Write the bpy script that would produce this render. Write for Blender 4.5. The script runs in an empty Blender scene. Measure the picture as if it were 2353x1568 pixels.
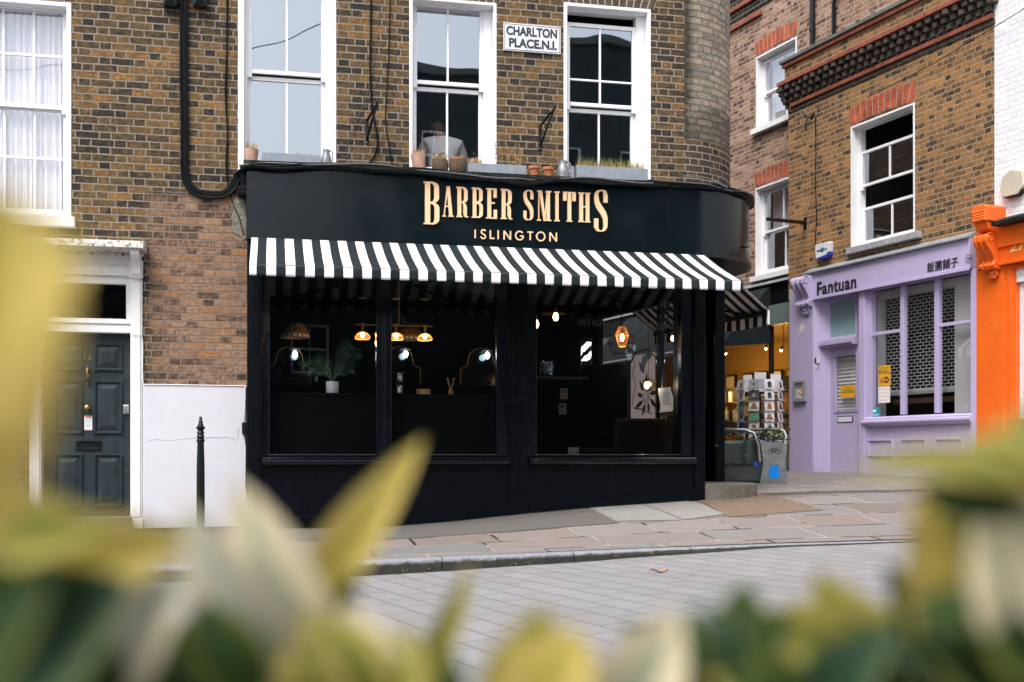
import bpy, bmesh, math, random
from mathutils import Vector, Matrix
random.seed(7)
SC = bpy.context.scene
COL = SC.collection
# ------------------------------------------------------------------ camera
F, HX, HY, EZ = 2600.0, 1176.5, 1048.0, 0.68      # focal length (in units of a 2353 wide picture), horizon, eye height
cd = bpy.data.cameras.new('camera'); cam = bpy.data.objects.new('camera', cd); COL.objects.link(cam)
cam.location = (0, 0, EZ); cam.rotation_euler = (math.radians(90), 0, 0)
cd.sensor_width = 36; cd.lens = 36*F/2353; cd.shift_y = (HY-784)/2353
cd.clip_start = 0.05; cd.clip_end = 800
cd.dof.use_dof = True; cd.dof.focus_distance = 12.6; cd.dof.aperture_fstop = 2.25
SC.camera = cam
# ------------------------------------------------------------------ world, sun, exposure
w = bpy.data.worlds.new('World'); SC.world = w; w.use_nodes = True
nt = w.node_tree; nt.nodes.clear()
sky = nt.nodes.new('ShaderNodeTexSky'); sky.sky_type = 'NISHITA'; sky.sun_disc = False
SUN_EL, SUN_AZ = 58, 205      # degrees; azimuth clockwise from +Y
sky.sun_elevation = math.radians(SUN_EL); sky.sun_rotation = math.radians(SUN_AZ)
sky.dust_density = 4.0; sky.air_density = 1.0
hs = nt.nodes.new('ShaderNodeHueSaturation'); hs.inputs['Saturation'].default_value = 0.38
bg = nt.nodes.new('ShaderNodeBackground'); bg.inputs['Strength'].default_value = 0.15
wo = nt.nodes.new('ShaderNodeOutputWorld')
nt.links.new(sky.outputs[0], hs.inputs['Color']); nt.links.new(hs.outputs[0], bg.inputs[0]); nt.links.new(bg.outputs[0], wo.inputs[0])
sd = bpy.data.lights.new('sun', 'SUN'); so = bpy.data.objects.new('sun', sd); COL.objects.link(so)
sd.energy = 1.3; sd.angle = math.radians(25); sd.color = (1.0, 0.97, 0.93)
az, el = math.radians(SUN_AZ), math.radians(SUN_EL)
sdir = Vector((math.sin(az)*math.cos(el), math.cos(az)*math.cos(el), math.sin(el)))
so.rotation_euler = sdir.to_track_quat('Z', 'Y').to_euler(); so.location = (0, -5, 25)
SC.view_settings.view_transform = 'Standard'; SC.view_settings.look = 'None'
SC.view_settings.exposure = 1.08; SC.view_settings.gamma = 1
SC.render.engine = 'CYCLES'
SC.cycles.use_denoising = True
SC.cycles.max_bounces = 8; SC.cycles.transparent_max_bounces = 12; SC.cycles.diffuse_bounces = 3; SC.cycles.glossy_bounces = 4
SC.cycles.sample_clamp_indirect = 5.0
SC.cycles.caustics_reflective = False; SC.cycles.caustics_refractive = False

# ------------------------------------------------------------------ frames: a vertical facade plane each
class Frame:
    def __init__(s, ox, oy, ux, uy):
        l = math.hypot(ux, uy); s.ox, s.oy, s.ux, s.uy = ox, oy, ux/l, uy/l
        s.rot = math.atan2(s.uy, s.ux)
    def A(s, x, d=0.0):        # along-wall distance and depth where the sight line x meets the plane d metres proud of the wall
        qx, qy = s.ox + s.uy*d, s.oy - s.ux*d
        t = (x-HX)/F
        a = (t*qy-qx)/(s.ux-t*s.uy)
        return a, qy+a*s.uy
    def P(s, x, y, d=0.0):
        a, Y = s.A(x, d)
        return a, -d, EZ+(HY-y)*Y/F
    def a(s, x, d=0.0): return s.A(x, d)[0]
    def z(s, x, y, d=0.0): return s.P(x, y, d)[2]
    def W(s, p):               # local -> world
        return Vector((s.ox+s.ux*p[0]-s.uy*p[1], s.oy+s.uy*p[0]+s.ux*p[1], p[2] if len(p) > 2 else 0))
    def loc(s, X, Y):
        dx, dy = X-s.ox, Y-s.oy
        return dx*s.ux+dy*s.uy, -dx*s.uy+dy*s.ux
F1 = Frame(-4.045, 12.0, 0.9785, 0.206)            # barber corner building
F2 = Frame(4.78, 19.56, 0.4093, -0.9124)           # lilac shop
F4 = Frame(4.78+0.9124*0.35, 19.56+0.4093*0.35, 0.4093, -0.9124)   # brick house up the passage
C3 = F1.W((6.2+0.9767*1.0, 0.64+0.2123*1.0, 0))
F3 = Frame(C3.x, C3.y, -0.4093, 0.9124)            # side wall of the barber building along the passage

# ------------------------------------------------------------------ ground heights, in barber-wall coordinates (u along, v out to the street)
def interp(x, xs, ys):
    if x <= xs[0]: return ys[0]
    for i in range(len(xs)-1):
        if x <= xs[i+1]:
            k = (x-xs[i])/(xs[i+1]-xs[i]); return ys[i]+k*(ys[i+1]-ys[i])
    return ys[-1]
VK = 3.2
def z_wall(u): return interp(u, [-3, 1.0, 2.6, 3.4, 4.2, 5.0, 6.3, 8, 12], [-.14, -.10, -.10, -.045, .03, .095, .17, .22, .26])
def z_kt(u): return interp(u, [-6, 2.0, 3.4, 4.7, 5.9, 7.5, 12], [-.23, -.195, -.165, -.135, -.115, -.10, -.07])
def z_kb(u): return interp(u, [-6, 2.0, 3.4, 4.7, 5.9, 7.5, 12], [-.36, -.315, -.26, -.19, -.13, -.104, -.074])
def zg(u, v):
    if v >= VK:  return z_kb(u)
    if v >= 0.3:
        k = (VK-v)/(VK-0.3); k = k*k*(3-2*k)*0.35+k*0.65
        return z_kt(u)*(1-k)+z_wall(u)*k
    return z_wall(u)+min(0.17, (0.3-v)*0.045)
def zworld(X, Y):
    u, y = F1.loc(X, Y); return zg(u, -y)
def ground_px(x, y):           # where a sight line meets the ground
    t = (x-HX)/F; s = (HY-y)/F; lo, hi = 1.0, 40.0
    for _ in range(60):
        m = (lo+hi)/2
        if EZ+s*m > zworld(t*m, m): lo = m
        else: hi = m
    return F1.loc(t*lo, lo)[0], -F1.loc(t*lo, lo)[1]

# ------------------------------------------------------------------ mesh builder
class MB:
    def __init__(s): s.fs = []
    def face(s, pts, m=0, uv=None, sm=False): s.fs.append(([tuple(p) for p in pts], m, uv, sm)); return s
    def box(s, x0, x1, y0, y1, z0, z1, m=0):
        if x0 > x1: x0, x1 = x1, x0
        if y0 > y1: y0, y1 = y1, y0
        if z0 > z1: z0, z1 = z1, z0
        c = [(x0,y0,z0),(x1,y0,z0),(x1,y1,z0),(x0,y1,z0),(x0,y0,z1),(x1,y0,z1),(x1,y1,z1),(x0,y1,z1)]
        for q in ((0,1,5,4),(1,2,6,5),(2,3,7,6),(3,0,4,7),(4,5,6,7),(3,2,1,0)): s.face([c[i] for i in q], m)
        return s
    def room(s, x0, x1, y0, y1, z0, z1, m=0):      # a box open at the front
        c = [(x0,y0,z0),(x1,y0,z0),(x1,y1,z0),(x0,y1,z0),(x0,y0,z1),(x1,y0,z1),(x1,y1,z1),(x0,y1,z1)]
        for q in ((1,2,6,5),(2,3,7,6),(3,0,4,7),(4,5,6,7),(3,2,1,0)): s.face([c[i] for i in q], m)
        return s
    def prism(s, poly, axis, lo, hi, m=0, sm=False):
        mk = {'x': lambda p, h: (h, p[0], p[1]), 'y': lambda p, h: (p[0], h, p[1]), 'z': lambda p, h: (p[0], p[1], h)}[axis]
        n = len(poly)
        s.face([mk(p, lo) for p in reversed(poly)], m); s.face([mk(p, hi) for p in poly], m)
        for i in range(n):
            a, b = poly[i], poly[(i+1) % n]
            s.face([mk(a, lo), mk(b, lo), mk(b, hi), mk(a, hi)], m, None, sm)
        return s
    def tube(s, pts, r, n=8, m=0, caps=True):
        pts = [Vector(p) for p in pts]
        rs = r if isinstance(r, (list, tuple)) else [r]*len(pts)
        rings = []; up = None
        for i, p in enumerate(pts):
            t = (pts[min(i+1, len(pts)-1)]-pts[max(i-1, 0)]).normalized()
            if up is None:
                up = Vector((0, 0, 1)) if abs(t.z) < .9 else Vector((1, 0, 0))
            a = (up-t*up.dot(t)).normalized(); b = t.cross(a); up = a
            rings.append([p+(a*math.cos(2*math.pi*k/n)+b*math.sin(2*math.pi*k/n))*rs[i] for k in range(n)])
        for i in range(len(rings)-1):
            for k in range(n):
                s.face([rings[i][k], rings[i][(k+1) % n], rings[i+1][(k+1) % n], rings[i+1][k]], m, None, True)
        if caps:
            s.face(list(reversed(rings[0])), m); s.face(rings[-1], m)
        return s
    def lathe(s, prof, cx=0, cy=0, n=24, m=0, z0=0, sx=1, sy=1, wob=None):
        rings = []
        for r, z in prof:
            rings.append([(cx+sx*max(r, 1e-5)*math.cos(2*math.pi*k/n)*(wob(k, z) if wob else 1), cy+sy*max(r, 1e-5)*math.sin(2*math.pi*k/n)*(wob(k, z) if wob else 1), z0+z) for k in range(n)])
        for i in range(len(rings)-1):
            for k in range(n):
                s.face([rings[i][k], rings[i][(k+1) % n], rings[i+1][(k+1) % n], rings[i+1][k]], m, None, True)
        if prof[0][0] > 1e-3: s.face(list(reversed(rings[0])), m)
        if prof[-1][0] > 1e-3: s.face(rings[-1], m)
        return s
    def ball(s, c, rx, ry=None, rz=None, n=12, m=0):
        ry = ry or rx; rz = rz or rx
        prof = [(math.sin(math.pi*i/n), -math.cos(math.pi*i/n)) for i in range(n+1)]
        t = MB().lathe([(a, b) for a, b in prof], n=n+4)
        for f, _, uv, sm in t.fs: s.face([(c[0]+p[0]*rx, c[1]+p[1]*ry, c[2]+p[2]*rz) for p in f], m, None, True)
        return s
    def ribbon(s, pts, ws, y0, y1, m=0):      # a stroke of changing width in the x-z plane, y0 (front) to y1
        pts = [Vector((p[0], p[1])) for p in pts]; n = len(pts)
        ws = ws if isinstance(ws, (list, tuple)) else [ws]*n
        L, R = [], []
        for i, p in enumerate(pts):
            t = (pts[min(i+1, n-1)]-pts[max(i-1, 0)]).normalized(); nn = Vector((-t.y, t.x))
            L.append(p+nn*ws[i]/2); R.append(p-nn*ws[i]/2)
        poly = L+R[::-1]
        for i in range(n-1):
            for y in (y0, y1): s.face([(L[i].x, y, L[i].y), (L[i+1].x, y, L[i+1].y), (R[i+1].x, y, R[i+1].y), (R[i].x, y, R[i].y)], m)
        for i in range(len(poly)):
            a, b = poly[i], poly[(i+1) % len(poly)]
            s.face([(a.x, y0, a.y), (b.x, y0, b.y), (b.x, y1, b.y), (a.x, y1, a.y)], m)
        return s
    def grid(s, fn, nu, nv, m=0, sm=True, uvs=None):
        for i in range(nu):
            for j in range(nv):
                c = [(i/nu, j/nv), ((i+1)/nu, j/nv), ((i+1)/nu, (j+1)/nv), (i/nu, (j+1)/nv)]
                s.face([fn(*q) for q in c], m, [uvs(*q) for q in c] if uvs else None, sm)
        return s
    def xf(s, M):
        s.fs = [([tuple(M @ Vector(p)) for p in f], m, uv, sm) for f, m, uv, sm in s.fs]; return s
    def add(s, o): s.fs += o.fs; return s
    def build(s, name, mats, parent=None, bevel=0, weld=True, recalc=True, label=None, sharp=35, data_only=False):
        me = bpy.data.meshes.new(name); bm = bmesh.new(); ul = bm.loops.layers.uv.new('UVMap')
        for pts, m, uv, sm in s.fs:
            try: f = bm.faces.new([bm.verts.new(p) for p in pts])
            except ValueError: continue
            f.material_index = m; f.smooth = sm
            if uv is None:
                n = Vector((0, 0, 0))
                for i in range(len(pts)):
                    a, b = Vector(pts[i]), Vector(pts[(i+1) % len(pts)]); n += a.cross(b)
                ax = max(range(3), key=lambda i: abs(n[i]))
                uv = [(p[0], p[2]) if ax == 1 else ((p[1], p[2]) if ax == 0 else (p[0], p[1])) for p in pts]
            for l, c in zip(f.loops, uv): l[ul].uv = c
        if weld: bmesh.ops.remove_doubles(bm, verts=bm.verts, dist=1e-5)
        if recalc: bmesh.ops.recalc_face_normals(bm, faces=bm.faces)
        bm.to_mesh(me); bm.free()
        if any(x[3] for x in s.fs) and sharp: me.set_sharp_from_angle(angle=math.radians(sharp))
        for mt in (mats if isinstance(mats, (list, tuple)) else [mats]): me.materials.append(mt)
        o = bpy.data.objects.new(name, me); COL.objects.link(o)
        if parent: o.parent = parent
        if bevel:
            b = o.modifiers.new('bevel', 'BEVEL'); b.width = bevel; b.segments = 2; b.limit_method = 'ANGLE'; b.angle_limit = math.radians(50)
        if label: o['label'] = label
        return o
def tag(o, label=None, cat=None, group=None, kind=None):
    if label: o['label'] = label
    if cat: o['category'] = cat
    if group: o['group'] = group
    if kind: o['kind'] = kind
    return o
def thing(name, label, cat, loc=(0,0,0), rot=0.0, group=None):
    o = bpy.data.objects.new(name, None); COL.objects.link(o); o.location = loc; o.rotation_euler = (0, 0, rot)
    o.empty_display_size = .1
    return tag(o, label, cat, group)
def thing_on(fr, p, name, label, cat, group=None): return thing(name, label, cat, fr.W(p), fr.rot, group)
def part(parent, name): 
    o = bpy.data.objects.new(name, None); COL.objects.link(o); o.parent = parent; return o
def dup(root, loc, rot=None, label=None):
    r = root.copy(); COL.objects.link(r); r.location = loc
    if rot is not None: r.rotation_euler = (0, 0, rot)
    if label: r['label'] = label
    for ch in list(root.children):
        c = ch.copy(); COL.objects.link(c); c.parent = r
        for g in ch.children:
            d = g.copy(); COL.objects.link(d); d.parent = c
    return r

# ------------------------------------------------------------------ text
def text_mb(txt, offset=0.0, space=1.0):
    cu = bpy.data.curves.new('t', 'FONT'); cu.body = txt; cu.offset = offset; cu.space_character = space; cu.resolution_u = 4
    ob = bpy.data.objects.new('t', cu); COL.objects.link(ob)
    bpy.context.view_layer.update()
    me = bpy.data.meshes.new_from_object(ob.evaluated_get(bpy.context.evaluated_depsgraph_get()))
    vs = [v.co.copy() for v in me.vertices]; fs = [list(p.vertices) for p in me.polygons]
    bpy.data.objects.remove(ob); bpy.data.curves.remove(cu); bpy.data.meshes.remove(me)
    return vs, fs
def text_fit(txt, x0, x1, z0, z1, y, name, mat, parent, depth=0.004, offset=0.0, space=1.0, mirror=False, label=None, keep=None):
    vs, fs = text_mb(txt, offset, space)
    if not vs: return None
    ax, bx = min(v.x for v in vs), max(v.x for v in vs); ay, by = min(v.y for v in vs), max(v.y for v in vs)
    T = lambda v: (x0+(x1-x0)*((bx-v.x) if mirror else (v.x-ax))/(bx-ax), z0+(z1-z0)*(v.y-ay)/(by-ay))
    mb = MB(); edges = {}
    for f in fs:
        pts = [T(vs[i]) for i in f]
        mb.face([(p[0], y-depth, p[1]) for p in pts]); 
        for i in range(len(f)):
            e = (f[i], f[(i+1) % len(f)])
            if (e[1], e[0]) in edges: edges.pop((e[1], e[0]))
            else: edges[e] = 1
    for a, b in edges:
        p, q = T(vs[a]), T(vs[b]); mb.face([(p[0], y-depth, p[1]), (q[0], y-depth, q[1]), (q[0], y, q[1]), (p[0], y, p[1])])
    if keep is not None: keep.add(mb); return None
    return mb.build(name, mat, parent, label=label)

# ------------------------------------------------------------------ materials
class NT:
    def __init__(s, name):
        s.m = bpy.data.materials.new(name); s.m.use_nodes = True; s.t = s.m.node_tree; s.t.nodes.clear()
        s.out = s.t.nodes.new('ShaderNodeOutputMaterial'); s.bsdf = s.t.nodes.new('ShaderNodeBsdfPrincipled')
        s.t.links.new(s.bsdf.outputs[0], s.out.inputs[0])
    def n(s, ty, **kw):
        x = s.t.nodes.new('ShaderNode'+ty)
        for k, v in kw.items(): setattr(x, k, v)
        return x
    def lk(s, a, b):
        s.t.links.new(a, b)
    def put(s, inp, v):
        if v is None: return
        if isinstance(v, (int, float)): inp.default_value = v
        elif isinstance(v, (tuple, list)): inp.default_value = tuple(v)+((1,) if len(v) == 3 and len(inp.default_value) == 4 else ())
        else: s.lk(v, inp)
    def M(s, op, a, b=None, c=None, clamp=False):
        x = s.n('Math', operation=op, use_clamp=clamp); s.put(x.inputs[0], a); s.put(x.inputs[1], b)
        if c is not None: s.put(x.inputs[2], c)
        return x.outputs[0]
    def mix(s, f, a, b, blend='MIX'):
        x = s.n('Mix', data_type='RGBA', blend_type=blend); s.put(x.inputs[0], f); s.put(x.inputs[6], a); s.put(x.inputs[7], b); return x.outputs[2]
    def noise(s, vec, scale, detail=3, rough=.55):
        x = s.n('TexNoise'); s.put(x.inputs['Vector'], vec); x.inputs['Scale'].default_value = scale; x.inputs['Detail'].default_value = detail; x.inputs['Roughness'].default_value = rough
        return x.outputs[0]
    def ramp(s, f, stops, interp='LINEAR'):
        x = s.n('ValToRGB'); x.color_ramp.interpolation = interp; e = x.color_ramp.elements
        while len(e) < len(stops): e.new(0.5)
        for k, (p, c) in enumerate(stops): e[k].position = p; e[k].color = tuple(c)+(1,) if len(c) == 3 else c
        s.put(x.inputs[0], f); return x.outputs[0]
    def map(s, f, a, b, c=0., d=1., smooth=False):
        x = s.n('MapRange', interpolation_type='SMOOTHSTEP' if smooth else 'LINEAR'); s.put(x.inputs[0], f)
        for i, v in zip((1, 2, 3, 4), (a, b, c, d)): s.put(x.inputs[i], v)
        return x.outputs[0]
    def bump(s, h, dist, strength=1.0):
        x = s.n('Bump'); x.inputs['Strength'].default_value = strength; x.inputs['Distance'].default_value = dist; s.put(x.inputs['Height'], h); s.lk(x.outputs[0], s.bsdf.inputs['Normal'])
    def obj(s): return s.n('TexCoord').outputs['Object']
    def uv(s): return s.n('TexCoord').outputs['UV']
    def sep(s, v): x = s.n('SeparateXYZ'); s.lk(v, x.inputs[0]); return x.outputs
    def comb(s, a, b, c=0.): x = s.n('CombineXYZ'); s.put(x.inputs[0], a); s.put(x.inputs[1], b); s.put(x.inputs[2], c); return x.outputs[0]
    def set(s, **kw):
        for k, v in kw.items(): s.put(s.bsdf.inputs[k.replace('_', ' ')], v)
def mat(name, col, rough=.5, metal=0., var=.15, scale=6., bump=.0, bscale=60., dirt=None, dirt_amt=.0, spec=.5, coat=0.):
    t = NT(name); o = t.obj()
    n = t.noise(o, scale, 5); lo = tuple(c*(1-var) for c in col); hi = tuple(min(1, c*(1+var)) for c in col)
    c = t.mix(t.map(n, .3, .7), lo, hi)
    if dirt: c = t.mix(t.M('MULTIPLY', t.map(t.noise(o, scale*2.7, 6, .7), .5, .72), dirt_amt, clamp=True), c, dirt)
    t.set(Base_Color=c, Metallic=metal, Specular_IOR_Level=spec)
    t.put(t.bsdf.inputs['Roughness'], t.map(t.noise(o, scale*3, 3), .3, .7, max(0, rough-.07), min(1, rough+.07)))
    if coat: t.set(Coat_Weight=coat, Coat_Roughness=.15)
    if bump: t.bump(t.noise(o, bscale, 4), bump)
    return t.m
def emit(name, col, strength):
    t = NT(name); t.set(Base_Color=col, Emission_Color=col, Emission_Strength=strength); return t.m
def glass(name, refl=.1, tint=(1, 1, 1), wav=.0, rough=0.0, spread=3.0):
    t = NT(name); t.t.nodes.remove(t.bsdf)
    tr = t.n('BsdfTransparent'); tr.inputs[0].default_value = tuple(tint)+(1,)
    gl = t.n('BsdfGlossy'); gl.inputs['Roughness'].default_value = rough; gl.inputs['Color'].default_value = (.87, .93, 1, 1)
    fr = t.n('LayerWeight'); fr.inputs[0].default_value = .25
    f = t.map(fr.outputs['Facing'], 0., 1., refl, min(1., refl*spread))
    mx = t.n('MixShader'); t.put(mx.inputs[0], f); t.lk(tr.outputs[0], mx.inputs[1]); t.lk(gl.outputs[0], mx.inputs[2]); t.lk(mx.outputs[0], t.out.inputs[0])
    if wav:
        b = t.n('Bump'); b.inputs['Distance'].default_value = wav; b.inputs['Strength'].default_value = 1; t.lk(t.noise(t.obj(), 1.3, 1), b.inputs['Height']); t.lk(b.outputs[0], gl.inputs['Normal'])
    return t.m
def brick(name, stops, mortar, soot=.3, soot_col=(.02, .018, .016), region=None, stain=None, wear=.0, bump=.008, rough=.85, inner=.35, joint=.0068):
    """Hand-laid Flemish bond in metric UVs."""
    t = NT(name); uv = t.uv()
    nz = t.n('TexNoise'); t.lk(uv, nz.inputs['Vector']); nz.inputs['Scale'].default_value = 9; nz.inputs['Detail'].default_value = 2
    off = t.n('VectorMath', operation='MULTIPLY_ADD'); t.lk(nz.outputs['Color'], off.inputs[0]); off.inputs[1].default_value = (.018, .013, 0); t.lk(uv, off.inputs[2])
    x, y, _ = t.sep(off.outputs[0])
    rv = t.M('DIVIDE', y, .0790); row = t.M('FLOOR', rv); fv = t.M('SUBTRACT', rv, row)
    par = t.M('SUBTRACT', row, t.M('MULTIPLY', t.M('FLOOR', t.M('MULTIPLY', row, .5)), 2.))
    wr = t.n('TexWhiteNoise', noise_dimensions='1D'); t.put(wr.inputs['W'], row)
    uu = t.M('ADD', t.M('ADD', t.M('DIVIDE', x, .356), t.M('MULTIPLY', par, .5)), t.M('MULTIPLY', wr.outputs[0], .12))
    cell = t.M('FLOOR', uu); fu = t.M('SUBTRACT', uu, cell)
    hd = t.M('GREATER_THAN', fu, .666)
    m = t.M('MINIMUM', t.M('MINIMUM', t.M('MULTIPLY', fu, .356), t.M('MULTIPLY', t.M('ABSOLUTE', t.M('SUBTRACT', fu, .666)), .356)), t.M('MULTIPLY', t.M('SUBTRACT', 1., fu), .356))
    dv = t.M('MULTIPLY', t.M('MINIMUM', fv, t.M('SUBTRACT', 1., fv)), .0790)
    e = t.M('MINIMUM', m, dv); fine = t.noise(uv, 38, 4, .7)
    e = t.M('ADD', e, t.M('MULTIPLY', t.M('SUBTRACT', fine, .5), .014))
    mask = t.map(e, joint-.0012, joint+.0025, 0, 1, True)
    idv = t.comb(t.M('ADD', cell, t.M('MULTIPLY', hd, .37)), row, 3.1)
    wn = t.n('TexWhiteNoise', noise_dimensions='3D'); t.lk(idv, wn.inputs['Vector'])
    # headers run darker, as burnt ends do
    val = t.M('SUBTRACT', t.M('ADD', t.M('MULTIPLY', wn.outputs['Value'], .64), .17), t.M('MULTIPLY', hd, .08), clamp=True)
    n1 = t.noise(uv, 17, 6, .75); n2 = t.noise(uv, 2.0, 4, .6)
    val = t.M('ADD', val, t.M('MULTIPLY', t.M('SUBTRACT', n1, .5), 1.9))
    val = t.M('ADD', val, t.M('MULTIPLY', t.M('SUBTRACT', n2, .5), .5), clamp=True)
    c = t.ramp(val, stops)
    if region:                 # (function of nodes giving 0..1, other stops)
        c = t.mix(region[0](t), c, t.ramp(val, region[1]))
    wn2 = t.n('TexWhiteNoise', noise_dimensions='3D'); t.lk(t.comb(row, cell, t.M('MULTIPLY', hd, 5.)), wn2.inputs['Vector'])
    c = t.mix(t.map(t.noise(uv, 26, 6, .8), .42, .66, 0, inner), c, (.02, .017, .014))
    c = t.mix(t.map(wn2.outputs['Value'], 0, 1, 0, .35), c, t.mix(1., c, (.6, .6, .62), 'MULTIPLY'))
    if soot: c = t.mix(t.M('MULTIPLY', t.map(t.noise(uv, .9, 6, .65), .42, .68), soot), c, soot_col)
    mc = t.mix(t.map(t.noise(uv, 20, 5, .7), .3, .75), tuple(v*.62 for v in mortar), tuple(v*1.12 for v in mortar))
    if region and len(region) > 2: mc = t.mix(region[0](t), mc, region[2])
    mc = t.mix(t.map(t.noise(uv, 1.1, 4), .45, .7, 0, soot*.6), mc, (.09, .08, .075))
    c = t.mix(mask, mc, c)
    if stain: c = t.mix(stain(t), c, t.mix(1., c, (.13, .135, .13), 'MULTIPLY'))
    if wear: c = t.mix(t.map(t.noise(uv, 7, 6, .8), .62, .72, 0, wear), c, (.62, .60, .58))
    t.set(Base_Color=c, Roughness=rough, Specular_IOR_Level=.25)
    t.bump(t.M('ADD', t.M('MULTIPLY', mask, 1.), t.M('MULTIPLY', fine, .35)), bump)
    return t.m
# ------------------------------------------------------------------ the palette
def reg_main(t):
    x, y, _ = t.sep(t.uv()); n = t.M('MULTIPLY', t.M('SUBTRACT', t.noise(t.uv(), 2.2, 5, .7), .5), .5)
    return t.M('MULTIPLY', t.map(t.M('ADD', x, n), REG_A-.06, REG_A+.10, 0, 1, True), t.map(t.M('ADD', y, t.M('MULTIPLY', n, .6)), REG_Z-.05, REG_Z+.05, 1, 0, True))
REG_A, REG_Z = F1.a(338), F1.z(450, 452)
m_brick = brick('soot_stained_stock_brick', [(0, (.016,.018,.018)), (.2, (.028,.026,.021)), (.36, (.075,.052,.026)), (.54, (.14,.089,.036)), (.72, (.19,.115,.046)), (.84, (.30,.145,.035)), (1, (.42,.20,.06))], (.30,.24,.185), soot=.42,
    region=(reg_main, [(0, (.06,.042,.033)), (.22, (.15,.09,.055)), (.42, (.30,.17,.10)), (.58, (.38,.25,.18)), (.74, (.37,.19,.085)), (1, (.48,.20,.05))], (.22,.17,.135)), bump=.012, inner=.55)
def stain_tower(t):
    x, y, _ = t.sep(t.uv()); n = t.M('MULTIPLY', t.M('SUBTRACT', t.noise(t.uv(), 3.5, 6, .75), .5), .7)
    a_ = t.map(t.M('ADD', x, t.M('MULTIPLY', n, .35)), 6.24, 6.36, .9, 0); b_ = t.map(t.M('ADD', y, n), TW_Z+.25, TW_Z+.55, .62, 0, True)
    return t.M('MAXIMUM', a_, b_)
TW_Z = F1.z(1620, 341, -.3)
m_tower = brick('pale_weathered_round_brick', [(0, (.13,.14,.115)), (.2, (.25,.245,.20)), (.45, (.36,.32,.25)), (.7, (.43,.37,.285)), (1, (.52,.46,.37))], (.24,.165,.115), soot=.35, soot_col=(.11,.10,.08), stain=stain_tower, bump=.018, inner=.45, joint=.0085)
m_brick_dark = brick('dark_engineering_brick', [(0, (.02,.02,.02)), (.5, (.06,.045,.03)), (1, (.14,.09,.04))], (.30,.24,.19), soot=.3)
m_brick_ochre = brick('ochre_stock_brick', [(0, (.04,.03,.022)), (.16, (.09,.055,.032)), (.32, (.22,.115,.045)), (.52, (.33,.165,.055)), (.7, (.42,.215,.075)), (.86, (.46,.18,.045)), (1, (.55,.33,.15))], (.40,.315,.225), soot=.3, wear=.0)
m_brick_pink = brick('pinkish_brick', [(0, (.06,.045,.04)), (.22, (.17,.10,.075)), (.42, (.36,.21,.13)), (.65, (.47,.30,.21)), (.85, (.52,.36,.28)), (1, (.46,.22,.09))], (.50,.38,.31), soot=.3)
m_brick_sooty = brick('blackened_brick', [(0, (.012,.013,.014)), (.5, (.035,.032,.028)), (.8, (.09,.06,.04)), (1, (.3,.12,.07))], (.25,.22,.19), soot=.3)
m_brick_opp = brick('dark_slate_brick', [(0, (.02,.028,.03)), (.5, (.04,.055,.06)), (1, (.07,.085,.09))], (.07,.09,.095), soot=.4)
m_arch = mat('red_rubbed_brick', (.40,.085,.035), .8, var=.5, scale=5, bump=.004, bscale=70, dirt=(.12,.03,.02), dirt_amt=.8)
m_archmort = mat('lime_mortar', (.42,.33,.26), .95, var=.2, scale=20)
m_brown_arch = mat('brown_gauged_brick', (.065,.048,.032), .85, var=.5, scale=7, bump=.004, bscale=60, dirt=(.02,.02,.02), dirt_amt=.9)
m_whitebrick = brick('white_painted_brick', [(0, (.80,.80,.82)), (1, (.83,.83,.85))], (.86,.86,.88), soot=0, inner=.0, bump=.004, rough=.6)
m_white = mat('white_gloss_paint', (.82,.82,.84), .4, var=.02, scale=4, dirt=(.55,.53,.50), dirt_amt=.12)
m_whiteold = mat('weathered_white_paint', (.78,.77,.76), .5, var=.03, scale=5, dirt=(.50,.47,.43), dirt_amt=.3, bump=.001, bscale=60)
m_cream = mat('cream_paint', (.55,.52,.42), .5, var=.1)
m_render = mat('white_render', (.60,.59,.64), .75, var=.03, scale=3, bump=.003, bscale=9, dirt=(.56,.54,.56), dirt_amt=.3)
m_hood = mat('stained_hood_paint', (.66,.65,.60), .6, var=.15, scale=8, dirt=(.06,.05,.03), dirt_amt=1.6, bump=.003, bscale=40)
m_sill = mat('grey_stone_sill', (.33,.33,.35), .8, var=.2, scale=9, bump=.003, dirt=(.16,.15,.14), dirt_amt=.8)
m_door = mat('dark_green_door_paint', (.013,.024,.029), .5, var=.4, scale=5, bump=.0006, bscale=90, dirt=(.035,.05,.055), dirt_amt=.5, spec=.35)
m_black = mat('black_blue_shop_paint', (.0009,.0022,.0040), .34, var=.12, scale=4, bump=.0004, bscale=30, spec=.15, dirt=(.006,.009,.012), dirt_amt=.3)
m_gloss = mat('black_gloss_moulding', (.002,.004,.007), .16, var=.1, scale=9, bump=.0008, bscale=60, spec=.7)
m_fascia = mat('satin_blue_black_fascia', (.0025,.0062,.0085), .21, var=.04, scale=.7, spec=.32)
m_ledge = mat('black_lead_ledge', (.004,.006,.006), .6, spec=.2, var=.6, scale=9, bump=.004, bscale=30, dirt=(.10,.12,.11), dirt_amt=.7)
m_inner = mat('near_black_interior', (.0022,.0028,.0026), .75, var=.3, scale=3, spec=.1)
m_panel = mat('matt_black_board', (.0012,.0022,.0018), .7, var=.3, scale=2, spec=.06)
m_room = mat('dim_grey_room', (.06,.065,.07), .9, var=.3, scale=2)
m_copper = mat('copper_coloured_lettering', (.80,.52,.30), .42, metal=0.0, var=.08, scale=1.2, spec=.5)
m_awn_w = mat('white_canvas', (.80,.80,.84), .85, var=.04, scale=3, bump=.0012, bscale=200, dirt=(.6,.6,.6), dirt_amt=.35)
m_awn_b = mat('black_canvas', (.0095,.0145,.0175), .85, spec=.25, var=.15, scale=4, bump=.001, bscale=200)
m_brass = mat('aged_brass', (.26,.17,.065), .36, metal=1, var=.3, scale=20)
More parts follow.
